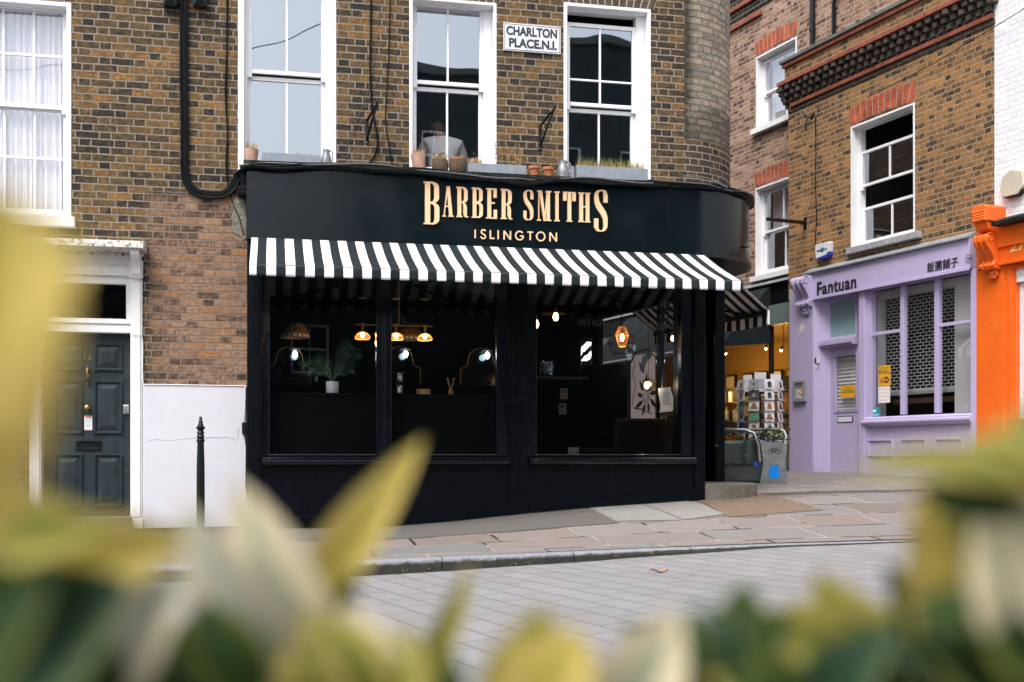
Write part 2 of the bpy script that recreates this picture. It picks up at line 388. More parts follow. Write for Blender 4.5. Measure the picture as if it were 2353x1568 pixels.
m_steel = mat('dull_steel', (.42,.43,.44), .38, metal=1, var=.25, scale=9, dirt=(.2,.2,.2), dirt_amt=.4)
m_iron = mat('black_gloss_iron', (.0035,.005,.006), .34, var=.2, scale=12, bump=.0006, bscale=30, spec=.35)
m_cable = mat('black_cable_sheath', (.0025,.004,.0045), .65, spec=.15, var=.4, scale=10)
m_cable_g = mat('grey_cable_sheath', (.07,.075,.08), .5, var=.2, scale=10)
m_enamel = mat('white_enamel', (.70,.70,.74), .22, var=.05, scale=6, dirt=(.40,.36,.33), dirt_amt=.5)
m_ink = mat('dark_enamel_letters', (.02,.035,.045), .35, var=.1)
m_terra = mat('terracotta', (.42,.14,.055), .85, var=.2, scale=12, bump=.002, dirt=(.5,.4,.35), dirt_amt=.4)
m_terra_p = mat('pink_weathered_terracotta', (.46,.27,.205), .9, var=.2, scale=14, bump=.002, dirt=(.55,.48,.45), dirt_amt=.6)
m_planter = mat('blue_grey_painted_wood', (.23,.26,.30), .6, var=.12, scale=7, bump=.001, dirt=(.10,.11,.12), dirt_amt=.5)
m_jug = mat('galvanised_zinc', (.28,.29,.31), .5, metal=.5, var=.35, scale=9, dirt=(.12,.12,.13), dirt_amt=.8)
m_wicker = mat('brown_wicker', (.10,.062,.035), .85, var=.6, scale=60, bump=.01, bscale=110)
m_soil = mat('potting_soil', (.03,.02,.013), .95, var=.3)
m_straw = mat('dry_straw', (.46,.30,.12), .8, var=.35, scale=30)
m_grass = mat('dry_green_grass', (.20,.21,.06), .8, var=.5, scale=9)
m_moss = mat('green_moss', (.14,.15,.03), .9, var=.5, scale=30)
m_leafg = mat('dull_green_leaf', (.055,.10,.045), .5, var=.5, scale=20)
m_palm = mat('deep_green_palm', (.045,.12,.065), .42, var=.4, scale=10)
m_curtain = mat('white_net_curtain', (.86,.85,.90), .9, var=.06, scale=2)
m_pot_w = mat('white_ceramic', (.62,.64,.68), .4, var=.03, bump=.004, bscale=60)
m_skin = mat('skin', (.50,.27,.19), .55, var=.1, scale=20)
m_hair = mat('brown_hair', (.10,.058,.038), .6, var=.4, scale=60, bump=.004, bscale=120)
m_shirt = mat('pale_blue_shirt', (.88,.90,.94), .85, var=.06, scale=6, bump=.008, bscale=9)
g_upper = glass('sky_reflecting_window_glass', .38, wav=.0030, spread=1.5)
g_curt = glass('window_glass_over_curtain', .16, wav=.006)
g_shop = glass('shopfront_glass', .045, spread=3.0)
g_w2 = glass('old_window_glass', .27, wav=.003)
g_card = glass('card_shop_glass', .02, spread=2.0)
g_fan = glass('fanlight_glass', .07, wav=.004)

# ------------------------------------------------------------------ ground
def sheet(name, m, u0, u1, v0, v1, nu, nv, fn, dz=0.0, uvrot=0.0):
    mb = MB(); c, s_ = math.cos(uvrot), math.sin(uvrot)
    def g(i, j):
        u, v = u0+(u1-u0)*i, v0+(v1-v0)*j; p = F1.W((u, -v, 0)); return (p.x, p.y, fn(u, v)+dz)
    def uvf(i, j):
        p = g(i, j); return (p[0]*c+p[1]*s_, -p[0]*s_+p[1]*c)
    mb.grid(g, nu, nv, uvs=uvf)
    return tag(mb.build(name, m, recalc=False, sharp=0), kind='structure')
def road_mat():
    t = NT('granite_setts'); uv = t.uv()
    dn = t.n('TexNoise'); t.lk(uv, dn.inputs['Vector']); dn.inputs['Scale'].default_value = 3
    va = t.n('VectorMath', operation='MULTIPLY_ADD'); t.lk(dn.outputs['Color'], va.inputs[0]); va.inputs[1].default_value = (.012, .012, 0); t.lk(uv, va.inputs[2])
    b = t.n('TexBrick'); t.lk(va.outputs[0], b.inputs['Vector']); b.inputs['Scale'].default_value = 1; b.inputs['Brick Width'].default_value = .42; b.inputs['Row Height'].default_value = .21
    b.inputs['Mortar Size'].default_value = .0058; b.inputs['Mortar Smooth'].default_value = .3; b.offset = .5
    b.inputs['Color1'].default_value = (.245,.241,.25,1); b.inputs['Color2'].default_value = (.285,.281,.29,1); b.inputs['Mortar'].default_value = (.095,.09,.088,1)
    c = b.outputs['Color']
    sp = t.noise(uv, 160, 3, .8); c = t.mix(t.map(sp, .35, .7, 0, .45), c, (.11,.108,.118))
    c = t.mix(t.map(sp, .6, .75, 0, .4), c, (.40,.395,.415))
    c = t.mix(t.map(t.noise(uv, .7, 5, .6), .4, .7, 0, .45), c, (.17,.168,.168)); c = t.mix(t.map(t.noise(uv, 2.6, 6, .75), .56, .72, 0, .4), c, (.13,.125,.12))
    c = t.mix(t.map(t.noise(uv, 6, 4, .7), .68, .74, 0, .5), c, (.115,.112,.112))
    t.set(Base_Color=c, Roughness=.68, Specular_IOR_Level=.35)
    t.bump(t.M('ADD', t.M('MULTIPLY', b.outputs['Fac'], -1.), t.M('MULTIPLY', sp, .3)), .006); return t.m
def flag_mat():
    t = NT('york_stone_flags'); uv = t.uv()
    dn = t.n('TexNoise'); t.lk(uv, dn.inputs['Vector']); dn.inputs['Scale'].default_value = 2.2; dn.inputs['Detail'].default_value = 5
    va = t.n('VectorMath', operation='MULTIPLY_ADD'); t.lk(dn.outputs['Color'], va.inputs[0]); va.inputs[1].default_value = (.05, .05, 0); t.lk(uv, va.inputs[2])
    b = t.n('TexBrick'); t.lk(va.outputs[0], b.inputs['Vector']); b.inputs['Scale'].default_value = 1; b.inputs['Brick Width'].default_value = 1.05; b.inputs['Row Height'].default_value = .62
    b.inputs['Mortar Size'].default_value = .015; b.inputs['Mortar Smooth'].default_value = .2; b.offset = .42; b.squash = .75; b.squash_frequency = 3
    b.inputs['Color1'].default_value = (0, 0, 0, 1); b.inputs['Color2'].default_value = (1, 1, 1, 1); b.inputs['Mortar'].default_value = (.5, .5, .5, 1)
    c = t.ramp(b.outputs['Color'], [(0, (.150,.122,.110)), (.3, (.20,.166,.150)), (.6, (.178,.170,.165)), (.8, (.145,.152,.156)), (1, (.225,.198,.182))])
    c = t.mix(t.map(t.noise(uv, 5, 7, .75), .45, .75, 0, .5), c, (.13,.112,.105))
    st = t.n('TexNoise'); mp = t.n('Mapping'); t.lk(uv, mp.inputs[0]); mp.inputs['Scale'].default_value = (3, 26, 1); t.lk(mp.outputs[0], st.inputs['Vector']); st.inputs['Detail'].default_value = 6
    c = t.mix(t.map(st.outputs[0], .45, .7, 0, .3), c, (.36,.31,.29))
    jn = t.noise(uv, 1.7, 4, .6)
    mort = t.ramp(jn, [(.44, (.02,.018,.015)), (.52, (.30,.28,.255))])
    c = t.mix(b.outputs['Fac'], c, mort)
    c = t.mix(t.map(t.noise(uv, 26, 5, .8), .70, .73, 0, .55), c, (.62,.6,.6))
    c = t.mix(t.map(t.noise(uv, 14, 5, .8), .68, .72, 0, .5), c, (.10,.085,.075))
    gx, gy, _ = t.sep(uv); c = t.mix(t.M('MULTIPLY', t.map(t.M('ADD', gy, t.M('MULTIPLY', t.M('SUBTRACT', t.noise(uv, 6, 6, .8), .5), .25)), .20, .42, .85, 0), t.map(gy, -.1, .0, 0, 1)), c, (.05,.05,.035))  # flags darker along the wall: dirt, and contact shadow put into the colour
    t.set(Base_Color=c, Roughness=.8, Specular_IOR_Level=.3)
    t.bump(t.M('ADD', t.M('MULTIPLY', b.outputs['Fac'], -.8), t.M('MULTIPLY', st.outputs[0], .5)), .012); return t.m
def speck_mat(name, base, dark, light, scale=120, bump=.003, patch=(.2,.2,.2), r=.9, lt=.62, lamt=.6):
    t = NT(name); uv = t.obj(); n = t.noise(uv, scale, 4, .8)
    c = t.mix(t.map(n, .35, .6, 0, .9), base, dark); c = t.mix(t.map(n, lt, lt+.08, 0, lamt), c, light)
    c = t.mix(t.map(t.noise(uv, 2.5, 5, .7), .45, .7, 0, .5), c, patch)
    t.set(Base_Color=c, Roughness=r, Specular_IOR_Level=.3); t.bump(n, bump); return t.m
m_road, m_flag = road_mat(), flag_mat()
m_asphalt = speck_mat('worn_asphalt', (.15,.14,.13), (.075,.07,.064), (.32,.30,.28), 60, patch=(.115,.11,.105))
m_slab = speck_mat('smooth_pale_slab', (.255,.248,.235), (.19,.185,.175), (.33,.32,.305), 30, .002, patch=(.29,.28,.265))
m_gravel = speck_mat('pea_gravel', (.27,.19,.13), (.08,.06,.045), (.50,.40,.31), 38, .02, patch=(.21,.15,.105), lt=.55, lamt=.9)
m_step = speck_mat('mossy_stone_step', (.20,.19,.165), (.11,.105,.08), (.28,.27,.24), 30, .006, patch=(.06,.06,.035))
m_ground = mat('packed_ground', (.16,.15,.14), .95, var=.2, scale=1)
def kerb_mat():
    t = NT('granite_kerb'); o = t.obj(); n = t.noise(o, 130, 3, .85); z = t.sep(t.uv())[1]
    c = t.ramp(n, [(.38, (.03,.033,.036)), (.46, (.18,.19,.21)), (.56, (.31,.32,.355)), (.7, (.44,.445,.47))])
    dirt = t.M('MULTIPLY', t.map(t.M('ADD', z, t.M('MULTIPLY', t.M('SUBTRACT', t.noise(o, 9, 6, .8), .5), .9)), .62, .92, 1, 0, True), .96)
    c = t.mix(dirt, c, t.mix(t.map(t.noise(o, 22, 5, .8), .35, .7), (.005,.006,.005), (.035,.036,.022)))
    t.set(Base_Color=c, Roughness=.8); t.bump(n, .004); return t.m
m_kerb = kerb_mat()
gmb = MB(); gmb.face([(-300, -300, -.62), (300, -300, -.62), (300, 300, -.62), (-300, 300, -.62)])
tag(gmb.build('ground', m_ground), kind='structure')
sheet('road', m_road, -28, 32, VK+0.002, 30, 60, 14, lambda u, v: z_kb(u), 0, math.radians(-64.5))
def pave_z(u, v): return zg(u, min(v, VK-.0001))
F1ang = math.atan2(F1.uy, F1.ux)
mbp = MB()
def pv(u0, u1, v0, v1, nu, nv):
    def g(i, j):
        u, v = u0+(u1-u0)*i, v0+(v1-v0)*j; p = F1.W((u, -v, 0)); return (p.x, p.y, pave_z(u, v))
    def uvf(i, j): return (u0+(u1-u0)*i+.35, v0+(v1-v0)*j+.23)
    mbp.grid(g, nu, nv, uvs=uvf)
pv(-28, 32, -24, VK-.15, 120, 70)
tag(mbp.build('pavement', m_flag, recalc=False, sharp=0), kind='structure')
# kerb stones
kb = MB(); u = -26.0; random.seed(3)
while u < 30:
    L = random.uniform(1.05, 1.35) if u < 8 else 2.0
    a0, a1 = u+.004, u+L-.004
    for k in range(6):
        s0, s1 = a0+(a1-a0)*k/6, a0+(a1-a0)*(k+1)/6
        prof = []
        for s_ in (s0, s1):
            zt, zb = z_kt(s_)+.002, min(z_kb(s_)-.03, z_kt(s_)-.02)
            prof.append([(s_, -(VK-.15), zt), (s_, -(VK-.035), zt), (s_, -(VK-.008), zt-.012), (s_, -VK, zt-.035), (s_, -VK-.0, zb-.2)])
        vv = [1.2, 1.1, 1.0, .86, -.6]
        for j in range(4):
            q = [prof[0][j], prof[1][j], prof[1][j+1], prof[0][j+1]]
            hk = 1.0
            uvs = []
            for (i_, jj) in ((0, j), (1, j), (1, j+1), (0, j+1)):
                s_ = (s0, s1)[i_]; h = max(.01, z_kt(s_)-z_kb(s_)); zz = prof[i_][jj][2]
                uvs.append((s_, (zz-z_kb(s_))/h if jj < 4 else -1.5))
            kb.face([tuple(F1.W(p)) for p in q], 0, uvs, j < 3 and False)
    for s_ in (a0, a1):
        zt = z_kt(s_)+.002
        kb.face([tuple(F1.W(p)) for p in [(s_, -(VK-.15), zt), (s_, -(VK-.035), zt), (s_, -(VK-.008), zt-.012), (s_, -VK, zt-.035), (s_, -VK, zt-.3), (s_, -(VK-.15), zt-.3)]], 0, [(0, 0)]*6)
    u += L
# the dark bed under the joints
tag(kb.build('kerb', m_kerb, recalc=False), kind='structure')
def patch(name, m, cs, dz=.005, n=14):      # corners by sight line: top-left, top-right, bottom-right, bottom-left
    c = [ground_px(*q) for q in cs]; mb = MB()
    def uvp(i, j):
        a = [c[0][k]*(1-i)+c[1][k]*i for k in (0, 1)]; b = [c[3][k]*(1-i)+c[2][k]*i for k in (0, 1)]
        return [a[k]*(1-j)+b[k]*j for k in (0, 1)]
    def g(i, j):
        u, v = uvp(i, j); p = F1.W((u, -v, 0)); return (p.x, p.y, pave_z(u, v)+dz)
    mb.grid(g, n, n); return tag(mb.build(name, m, recalc=False, sharp=0), kind='structure')
def uvpatch(name, m, poly, dz=.005, nu=60, nv=6):   # poly: list of (u, v_near_wall, v_outer)
    mb = MB()
    def g(i, j):
        u = poly[0][0]+(poly[-1][0]-poly[0][0])*i
        va = interp(u, [p[0] for p in poly], [p[1] for p in poly]); vb = interp(u, [p[0] for p in poly], [p[2] for p in poly])
        v = va+(vb-va)*j; p = F1.W((u, -v, 0)); return (p.x, p.y, pave_z(u, v)+dz)
    mb.grid(g, nu, nv); return tag(mb.build(name, m, recalc=False, sharp=0), kind='structure')
ub0, vb0 = ground_px(811, 1243); ub1, vb1 = ground_px(1316, 1210); ub2, vb2 = ground_px(1414, 1199); ut, vt = ground_px(1332, 1162)
uvpatch('asphalt_strip', m_asphalt, [(-8, .02, vb0), (ub0, .02, vb0), (ut, .02, vb1+.02), (ub2, vb1-.02, vb1)])
patch('paving_slab', m_slab, [(1334, 1160.5), (1461, 1156), (1568, 1196), (1416, 1199)])
patch('paving_slab', m_slab, [(1464, 1156), (1566, 1149), (1668, 1182), (1572, 1195.5)])
m_grime_shade = speck_mat('mossy_grime_and_shade', (.045,.045,.03), (.015,.015,.012), (.10,.10,.07), 60, patch=(.02,.022,.015))
def strip(name, u0, u1, va, vb, zf, dz, seed, amp):
    random.seed(seed); mb = MB(); n = int((u1-u0)*14); k = [random.random() for _ in range(n+3)]
    for i in range(n):
        q = []
        for j in (i, i+1):
            u_ = u0+(u1-u0)*j/n; w__ = vb+amp*(k[j]*.6+.4*math.sin(j*.37)); q.append((u_, va, w__))
        pts = [(q[0][0], q[0][1]), (q[1][0], q[1][1]), (q[1][0], q[1][2]), (q[0][0], q[0][2])]
        mb.face([(*F1.W((u_, -v_, 0))[:2], zf(u_, v_)+dz) for u_, v_ in pts])
    tag(mb.build(name, m_grime_shade, recalc=False), kind='structure')
strip('gutter_dirt', -6, 8, VK+.004, VK+.035, zg, .005, 4, .03)
strip('wall_foot_grime_shade', -3, 6.3, .02, .315, pave_z, .0095, 6, .022)  # mossy dirt at the wall foot, with contact shadow painted into it
patch('gravel_patch', m_gravel, [(1606, 1152), (1735, 1134), (1893, 1173), (1676, 1189)])
# ------------------------------------------------------------------ walls with openings, sash windows
def wall(mb, a0, a1, z0, z1, holes, y=0.0, thick=.3, m=0, reveal=True):
    xs = sorted({a0, a1, *[min(max(h[k], a0), a1) for h in holes for k in (0, 1)]}); zs = sorted({z0, z1, *[min(max(h[k], z0), z1) for h in holes for k in (2, 3)]})
    for i in range(len(xs)-1):
        for j in range(len(zs)-1):
            cx, cz = (xs[i]+xs[i+1])/2, (zs[j]+zs[j+1])/2
            if any(h[0] < cx < h[1] and h[2] < cz < h[3] for h in holes): continue
            mb.face([(xs[i], y, zs[j]), (xs[i+1], y, zs[j]), (xs[i+1], y, zs[j+1]), (xs[i], y, zs[j+1])], m)
    for h in holes:
        if reveal and not (len(h) > 4 and h[4]):
            for q in ([(h[0], y, h[2]), (h[0], y+thick, h[2]), (h[0], y+thick, h[3]), (h[0], y, h[3])], [(h[1], y, h[2]), (h[1], y+thick, h[2]), (h[1], y+thick, h[3]), (h[1], y, h[3])],
                      [(h[0], y, h[3]), (h[1], y, h[3]), (h[1], y+thick, h[3]), (h[0], y+thick, h[3])], [(h[0], y, h[2]), (h[1], y, h[2]), (h[1], y+thick, h[2]), (h[0], y+thick, h[2])]):
                mb.face(q, m)
    return mb
def frame_ring(mb, a0, a1, z0, z1, wl, wr, wb, wt, y0, y1):
    mb.box(a0, a0+wl, y0, y1, z0, z1); mb.box(a1-wr, a1, y0, y1, z0, z1)
    mb.box(a0+wl, a1-wr, y0, y1, z0, z0+wb); mb.box(a0+wl, a1-wr, y0, y1, z1-wt, z1)
def sash(parent, hole, up, lo, bars_a, bars_up, bars_lo, gl, mt=None, rl=.13, reveal_w=.018, sill=None, box=(.04, .04), lining=True, st=.045, bar=.022, head=.012):
    """hole: a0,a1,z0,z1; up / lo: (z0,z1) of the sash; bars: along / up positions; rl: setback."""
    mt = mt or m_white; a0, a1, z0, z1 = hole[:4]
    wn = MB()
    if lining:      # painted reveals a few mm proud of the brick edge
        e = .004
        wn.box(a0-.012, a0+reveal_w, -e, rl+.02, z0, z1+.012); wn.box(a1-reveal_w, a1+.012, -e, rl+.02, z0, z1+.012); wn.box(a0+reveal_w, a1-reveal_w, -e, rl+.02, z1-reveal_w, z1+.012)
    bl, br = box; ia0, ia1 = a0+reveal_w, a1-reveal_w
    frame_ring(wn, ia0, ia1, z0, z1-reveal_w, bl, br, .05, head, rl, rl+.12)
    W = wn.build('window', mt, parent, bevel=.004)
    sa0, sa1 = ia0+bl-.002, ia1-br+.002
    for nm, (s0, s1), bz, yy in (('upper_sash', up, bars_up, rl+.022), ('lower_sash', lo, bars_lo, rl+.068)):
        s = MB(); frame_ring(s, sa0, sa1, s0, s1, st, st, .07 if nm == 'lower_sash' else .04, .045, yy, yy+.04)
        for b in bars_a: s.box(b-bar/2, b+bar/2, yy+.004, yy+.034, s0+.04, s1-.04)
        for b in bz: s.box(sa0+st, sa1-st, yy+.006, yy+.032, b-bar/2, b+bar/2)
        if nm == 'upper_sash': s.box(sa0, sa0+.05, yy-.004, yy+.036, s0-.05, s0+.001); s.box(sa1-.05, sa1, yy-.004, yy+.036, s0-.05, s0+.001)
        s.build(nm, mt, W, bevel=.003)
        p = MB(); n0, n1 = s0+.03, s1-.03
        xs = [sa0+st-.01]+sorted(bars_a)+[sa1-st+.01]
        p.face([(xs[0], yy+.02, n0), (xs[-1], yy+.02, n0), (xs[-1], yy+.02, n1), (xs[0], yy+.02, n1)]); p.build('pane', gl, W)
    if sill:
        s = MB(); s.prism([(-sill[1], z0-sill[0]), (-sill[1], z0-.014), (rl+.05, z0), (rl+.05, z0-sill[0])], 'x', a0-.06, a1+.06); s.build('sill', sill[2] if len(sill) > 2 else mt, W, bevel=.004)
    return W

# ------------------------------------------------------------------ BARBER CORNER BUILDING
B = thing('corner_building', 'brown brick terrace house with a black barber shopfront wrapping its rounded corner', 'building', (F1.ox, F1.oy, 0), F1.rot)
z = F1.z; a = F1.a
SHOP_L = a(567, .30)
DF = .36                                    # fascia face
Z_TOP = z(567, 380, DF); Z_BOT = z(578, 549, DF); Z_GL = Z_TOP
H1 = (a(549.5), a(770), z(660, 378)-.12, z(660, -70)); H2 = (a(943), a(1138.5), z(1030, 384)-.08, z(1030, 1)); H3 = (a(1297.5), a(1493), z(1375, 392)-.08, z(1300, 8))
H0 = (a(-78), a(161), z(100, 497), z(60, 2)); HD = (a(68), a(327.5), -.3, z(200, 566))
HS = (SHOP_L-.004, 6.6, -1, z(1000, 400), True)
wb = MB(); wall(wb, -6.0, 6.2, -.5, 9.2, [H0, HD, H1, H2, H3, HS])
for x0 in (-6.0,): wb.face([(x0, 0, -.5), (x0, 9, -.5), (x0, 9, 9.2), (x0, 0, 9.2)])
wb.face([(-6, 9, -.5), (6, 9, -.5), (6, 9, 9.2), (-6, 9, 9.2)])
# the round corner, then the side wall up the passage (upper storeys)
CX, CY, RT = 6.2, .86, .86
def arc(cx, cy, r, n=26, t0=-90, t1=12.26):
    return [(cx+r*math.cos(math.radians(t0+(t1-t0)*i/n)), cy+r*math.sin(math.radians(t0+(t1-t0)*i/n))) for i in range(n+1)]
B_wall = wb.build('wall', m_brick, B, recalc=False)
tw = MB(); pa = arc(CX, CY, RT); ln = 6.2
zc = z(1620, 341, -.3)
for i in range(len(pa)-1):
    d = math.dist(pa[i], pa[i+1])
    for (q0, q1, mm) in ((3.2, zc, 1), (zc, 9.2, 0)):
        tw.face([(*pa[i], q0), (*pa[i+1], q0), (*pa[i+1], q1), (*pa[i], q1)], mm, [(ln, q0), (ln+d, q0), (ln+d, q1), (ln, q1)], True)
    ln += d
sx, sy = pa[-1]; dx, dy = -.2123*22, .9767*22
tw.face([(sx, sy, 3.2), (sx+dx, sy+dy, 3.2), (sx+dx, sy+dy, 9.2), (sx, sy, 9.2)], 0, [(ln, 3.2), (ln+22, 3.2), (ln+22, 9.2), (ln, 9.2)])
tw.build('round_corner', [m_tower, m_brick_dark], B, recalc=False, sharp=40)
rf = MB(); rf.face([(-6, 0, 9.2), *[(p[0], p[1], 9.2) for p in pa], (sx+dx, sy+dy, 9.2), (-6, 9, 9.2)]); rf.build('roof', m_ledge, B)
# rooms behind the upper windows and in the shop
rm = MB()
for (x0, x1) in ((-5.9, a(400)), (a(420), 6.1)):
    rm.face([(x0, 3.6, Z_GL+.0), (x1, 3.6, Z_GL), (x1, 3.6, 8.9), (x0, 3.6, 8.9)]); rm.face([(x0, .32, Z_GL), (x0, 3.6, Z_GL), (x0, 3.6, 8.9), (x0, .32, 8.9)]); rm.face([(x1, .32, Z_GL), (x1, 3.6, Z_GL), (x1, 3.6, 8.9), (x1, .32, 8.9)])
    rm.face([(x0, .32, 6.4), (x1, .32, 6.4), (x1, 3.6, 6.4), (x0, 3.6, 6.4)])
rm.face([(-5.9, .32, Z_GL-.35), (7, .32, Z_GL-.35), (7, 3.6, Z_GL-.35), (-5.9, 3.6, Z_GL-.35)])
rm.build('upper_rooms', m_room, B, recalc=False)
# windows
sash(B, H1, (z(660, 174, -.15), z(660, -60, -.15)), (H1[2]+.05, z(660, 181, -.19)), [a(659, -.17)], [], [], g_upper, rl=.11, reveal_w=.05, box=(.035, .05))
sash(B, H2, (z(1030, 199, -.2), z(1030, -4, -.2)), (H2[2]+.05, z(1030, 206, -.24)), [a(1028, -.2)], [], [], g_upper, rl=.14, reveal_w=.02, box=(.03, .09))
zr = z(1376, 250, -.2)
w3 = sash(B, H3, (zr, z(1376, 61, -.2)), (H3[2]+.05, z(1376, 256, -.24)), [a(1376, -.2)], [z(1376, 190, -.2)], [], g_upper, rl=.12, reveal_w=.025, box=(.03, .10))
cols = [a(10.5, -.2), a(80.5, -.2)]; k0, k1 = z(80, 252, -.2), z(80, 14, -.2); q0 = H0[2]+.04
w0 = sash(B, H0, (k0, k1), (q0, k0+.03), cols, [z(80, 131, -.2)], [z(80, 366, -.24)], g_curt, rl=.12, reveal_w=.03, box=(.03, .03), sill=(.12, .11, m_whiteold), st=.04, bar=.028)
cu = MB()
cu.grid(lambda i, j: (H0[0]+.1+(H0[1]-H0[0]-.2)*i, .262+.02*math.sin(i*70)+.012*math.sin(i*173+j*3), q0+.03+(k1-q0-.06)*j), 160, 3); cu.build('curtain', m_curtain, w0, recalc=False)
# soldier arches over windows
def flat_arch(parent, a0, a1, z0, h, m1, mort, y=0.0, lean=.12, n=14, rise=0.0, name='brick_arch'):
    mb = MB(); am = (a0+a1)/2
    bw = (a1-a0)/n
    for i in range(n):
        for (t0, t1, k) in ((0, .5, 0), (.5, 1, 1)):
            e0, e1 = a0+bw*i+.008, a0+bw*(i+1)-.008
            split = (.34 if i % 2 else .66)
            lo, hi = (0, split) if k == 0 else (split, 1)
            f = lambda e, t: (e+(e-am)/((a1-a0)/2)*lean*t, y-.006, z0+h*t+rise*(1-((e-am)/((a1-a0)/2))**2))
            tt0, tt1 = lo+.02, hi-.02
            p = [f(e0, tt0), f(e1, tt0), f(e1, tt1), f(e0, tt1)]
            mb.face(p); 
            for c in range(4): u_, v_ = p[c], p[(c+1) % 4]; mb.face([u_, v_, (v_[0], y+.002, v_[2]), (u_[0], y+.002, u_[2])])
    g = lambda e, t, yy: (e+(e-am)/((a1-a0)/2)*lean*t, yy, z0+h*t+rise*(1-((e-am)/((a1-a0)/2))**2))
    for i in range(n):
        e0, e1 = a0+bw*i, a0+bw*(i+1)
        mb.face([g(e0, 0, y-.002), g(e1, 0, y-.002), g(e1, 1, y-.002), g(e0, 1, y-.002)], 1)
    return mb.build(name, [m1, mort], parent, recalc=False)
flat_arch(B, H3[0]-.03, H3[1]+.05, H3[3]+.014, .26, m_brown_arch, m_archmort, n=13, lean=.1)
flat_arch(B, H2[0]-.03, H2[1]+.05, H2[3]+.014, .26, m_brown_arch, m_archmort, n=13, lean=.1)
# rendered plinth
rp = MB(); rp.box(a(328.5), SHOP_L-.01, -.028, .02, -.4, z(450, 884.5, .028)); rp.build('rendered_plinth', m_render, B, bevel=.01)
RPL = B.children[-1]
ck = MB(); ck.ribbon([F1.P(x_, y_, .03)[::2] for x_, y_ in ((470, 1009), (482, 1005), (500, 1007), (520, 1004), (534, 1009), (545, 1013), (548, 1001), (548, 985))], .004, -.0295, -.0285); ck.ribbon([F1.P(x_, y_, .03)[::2] for x_, y_ in ((340, 1014), (360, 1010), (385, 1013), (420, 1010), (452, 1006))], .0022, -.0295, -.0285); ck.build('crack', mat('grey_crack', (.20,.19,.19), .9), RPL)
gp = MB(); random.seed(31); pts_ = [(536, 458), (549, 456), (563, 460), (566, 500), (566, 548), (560, 552), (551, 540), (541, 538), (533, 528), (537, 512), (530, 500), (537, 485), (532, 470)]
gp.prism([F1.P(x_, y_, .006)[::2] for x_, y_ in pts_], 'y', -.008, -.0005); gp.build('render_patch', mat('rough_grey_render', (.20,.185,.155), .9, var=.4, scale=14, bump=.012, bscale=30, dirt=(.07,.065,.06), dirt_amt=.9), B)
# ---- door number 12
DD = -.12
def pz(x, y, d=DD): return z(x, y, d)
fr_ = MB()
fr_.box(a(68), a(95.5, 0), -.02, .16, zg(0, .1)-.02, z(80, 640)); fr_.box(a(300), a(327.5), -.02, .16, zg(1, .1)-.02, z(310, 640))
fr_.box(a(72), a(92), -.034, -.02, zg(0, .1)+.12, z(80, 642)); fr_.box(a(304), a(323.5), -.034, -.02, zg(1, .1)+.12, z(310, 642))
fr_.box(a(68)-.01, a(95.5)+.004, -.045, .16, zg(0, .1)-.03, zg(0, .1)+.11); fr_.box(a(300)-.004, a(327.5)+.01, -.045, .16, zg(1, .1)-.03, zg(1, .1)+.11)
fr_.box(a(95.5), a(300), -.01, .16, z(200, 764), z(200, 744)); fr_.box(a(95.5), a(300), -.025, .16, z(200, 744)+.001, z(200, 737.5))
fr_.box(a(95.5), a(300), -.03, .16, z(200, 632), z(200, 610)); fr_.box(a(95.5), a(300), -.005, .16, z(200, 610)+.001, z(200, 566))
fr_.box(a(66), a(97), -.05, .1, z(80, 641), z(80, 600)); fr_.box(a(298), a(329), -.05, .1, z(310, 641), z(310, 600))
DFm = fr_.build('door_frame', m_whiteold, B, bevel=.005)
fl = MB(); frame_ring(fl, a(95.5)+.002, a(300)-.002, z(200, 737.5)+.002, z(200, 632)-.002, .045, .045, .03, .08, .03, .11); FL = fl.build('fanlight', m_whiteold, B, bevel=.004)
p = MB(); p.face([(a(99), .07, z(200, 738)), (a(297), .07, z(200, 738)), (a(297), .07, z(200, 640)), (a(99), .07, z(200, 640))]); p.build('pane', g_fan, FL)
hall = MB(); hall.room(a(80), a(320), .2, 2.4, -.3, z(200, 600)); hall.build('hallway', m_room, B, recalc=False)
hd = MB(); ha, hb = a(46, .36), a(331, .30); zt, zb_ = z(200, 551, .33), z(200, 567, .33)
hd.prism([(-.36, zb_), (-.36, zt), (-.02, zt+.05), (-.02, zt+.0), (-.02, zb_)], 'x', ha, hb)
hd.box(ha+.03, hb-.03, -.03, -.012, zb_-.03, zb_-.002); HOOD = hd.build('door_hood', m_hood, B, bevel=.005)
for x0, x1 in ((64, 83), (303.5, 324)):
    br_ = MB(); c0, c1 = a(x0, .1), a(x1, .1); zt_, zb2 = zb_-.002, z(x0, 640, .1)
    prof = [(-.025, zt_), (-.29, zt_), (-.29, zt_-.05), (-.24, zt_-.09), (-.19, zt_-.12), (-.14, zt_-.17), (-.12, zt_-.23), (-.115, zb2+.05), (-.09, zb2+.01), (-.06, zb2), (-.025, zb2)]
    br_.prism(prof, 'x', c0, c1); br_.build('bracket', m_whiteold, HOOD, bevel=.005)
D = MB(); da0, da1, dz0, dz1 = a(95.5)+.003, a(300)-.003, pz(200, 1186), pz(200, 766)+.02
D.box(da0, da1, .10, .145, dz0, dz1)
DOOR = D.build('front_door', m_door, B, bevel=.003)
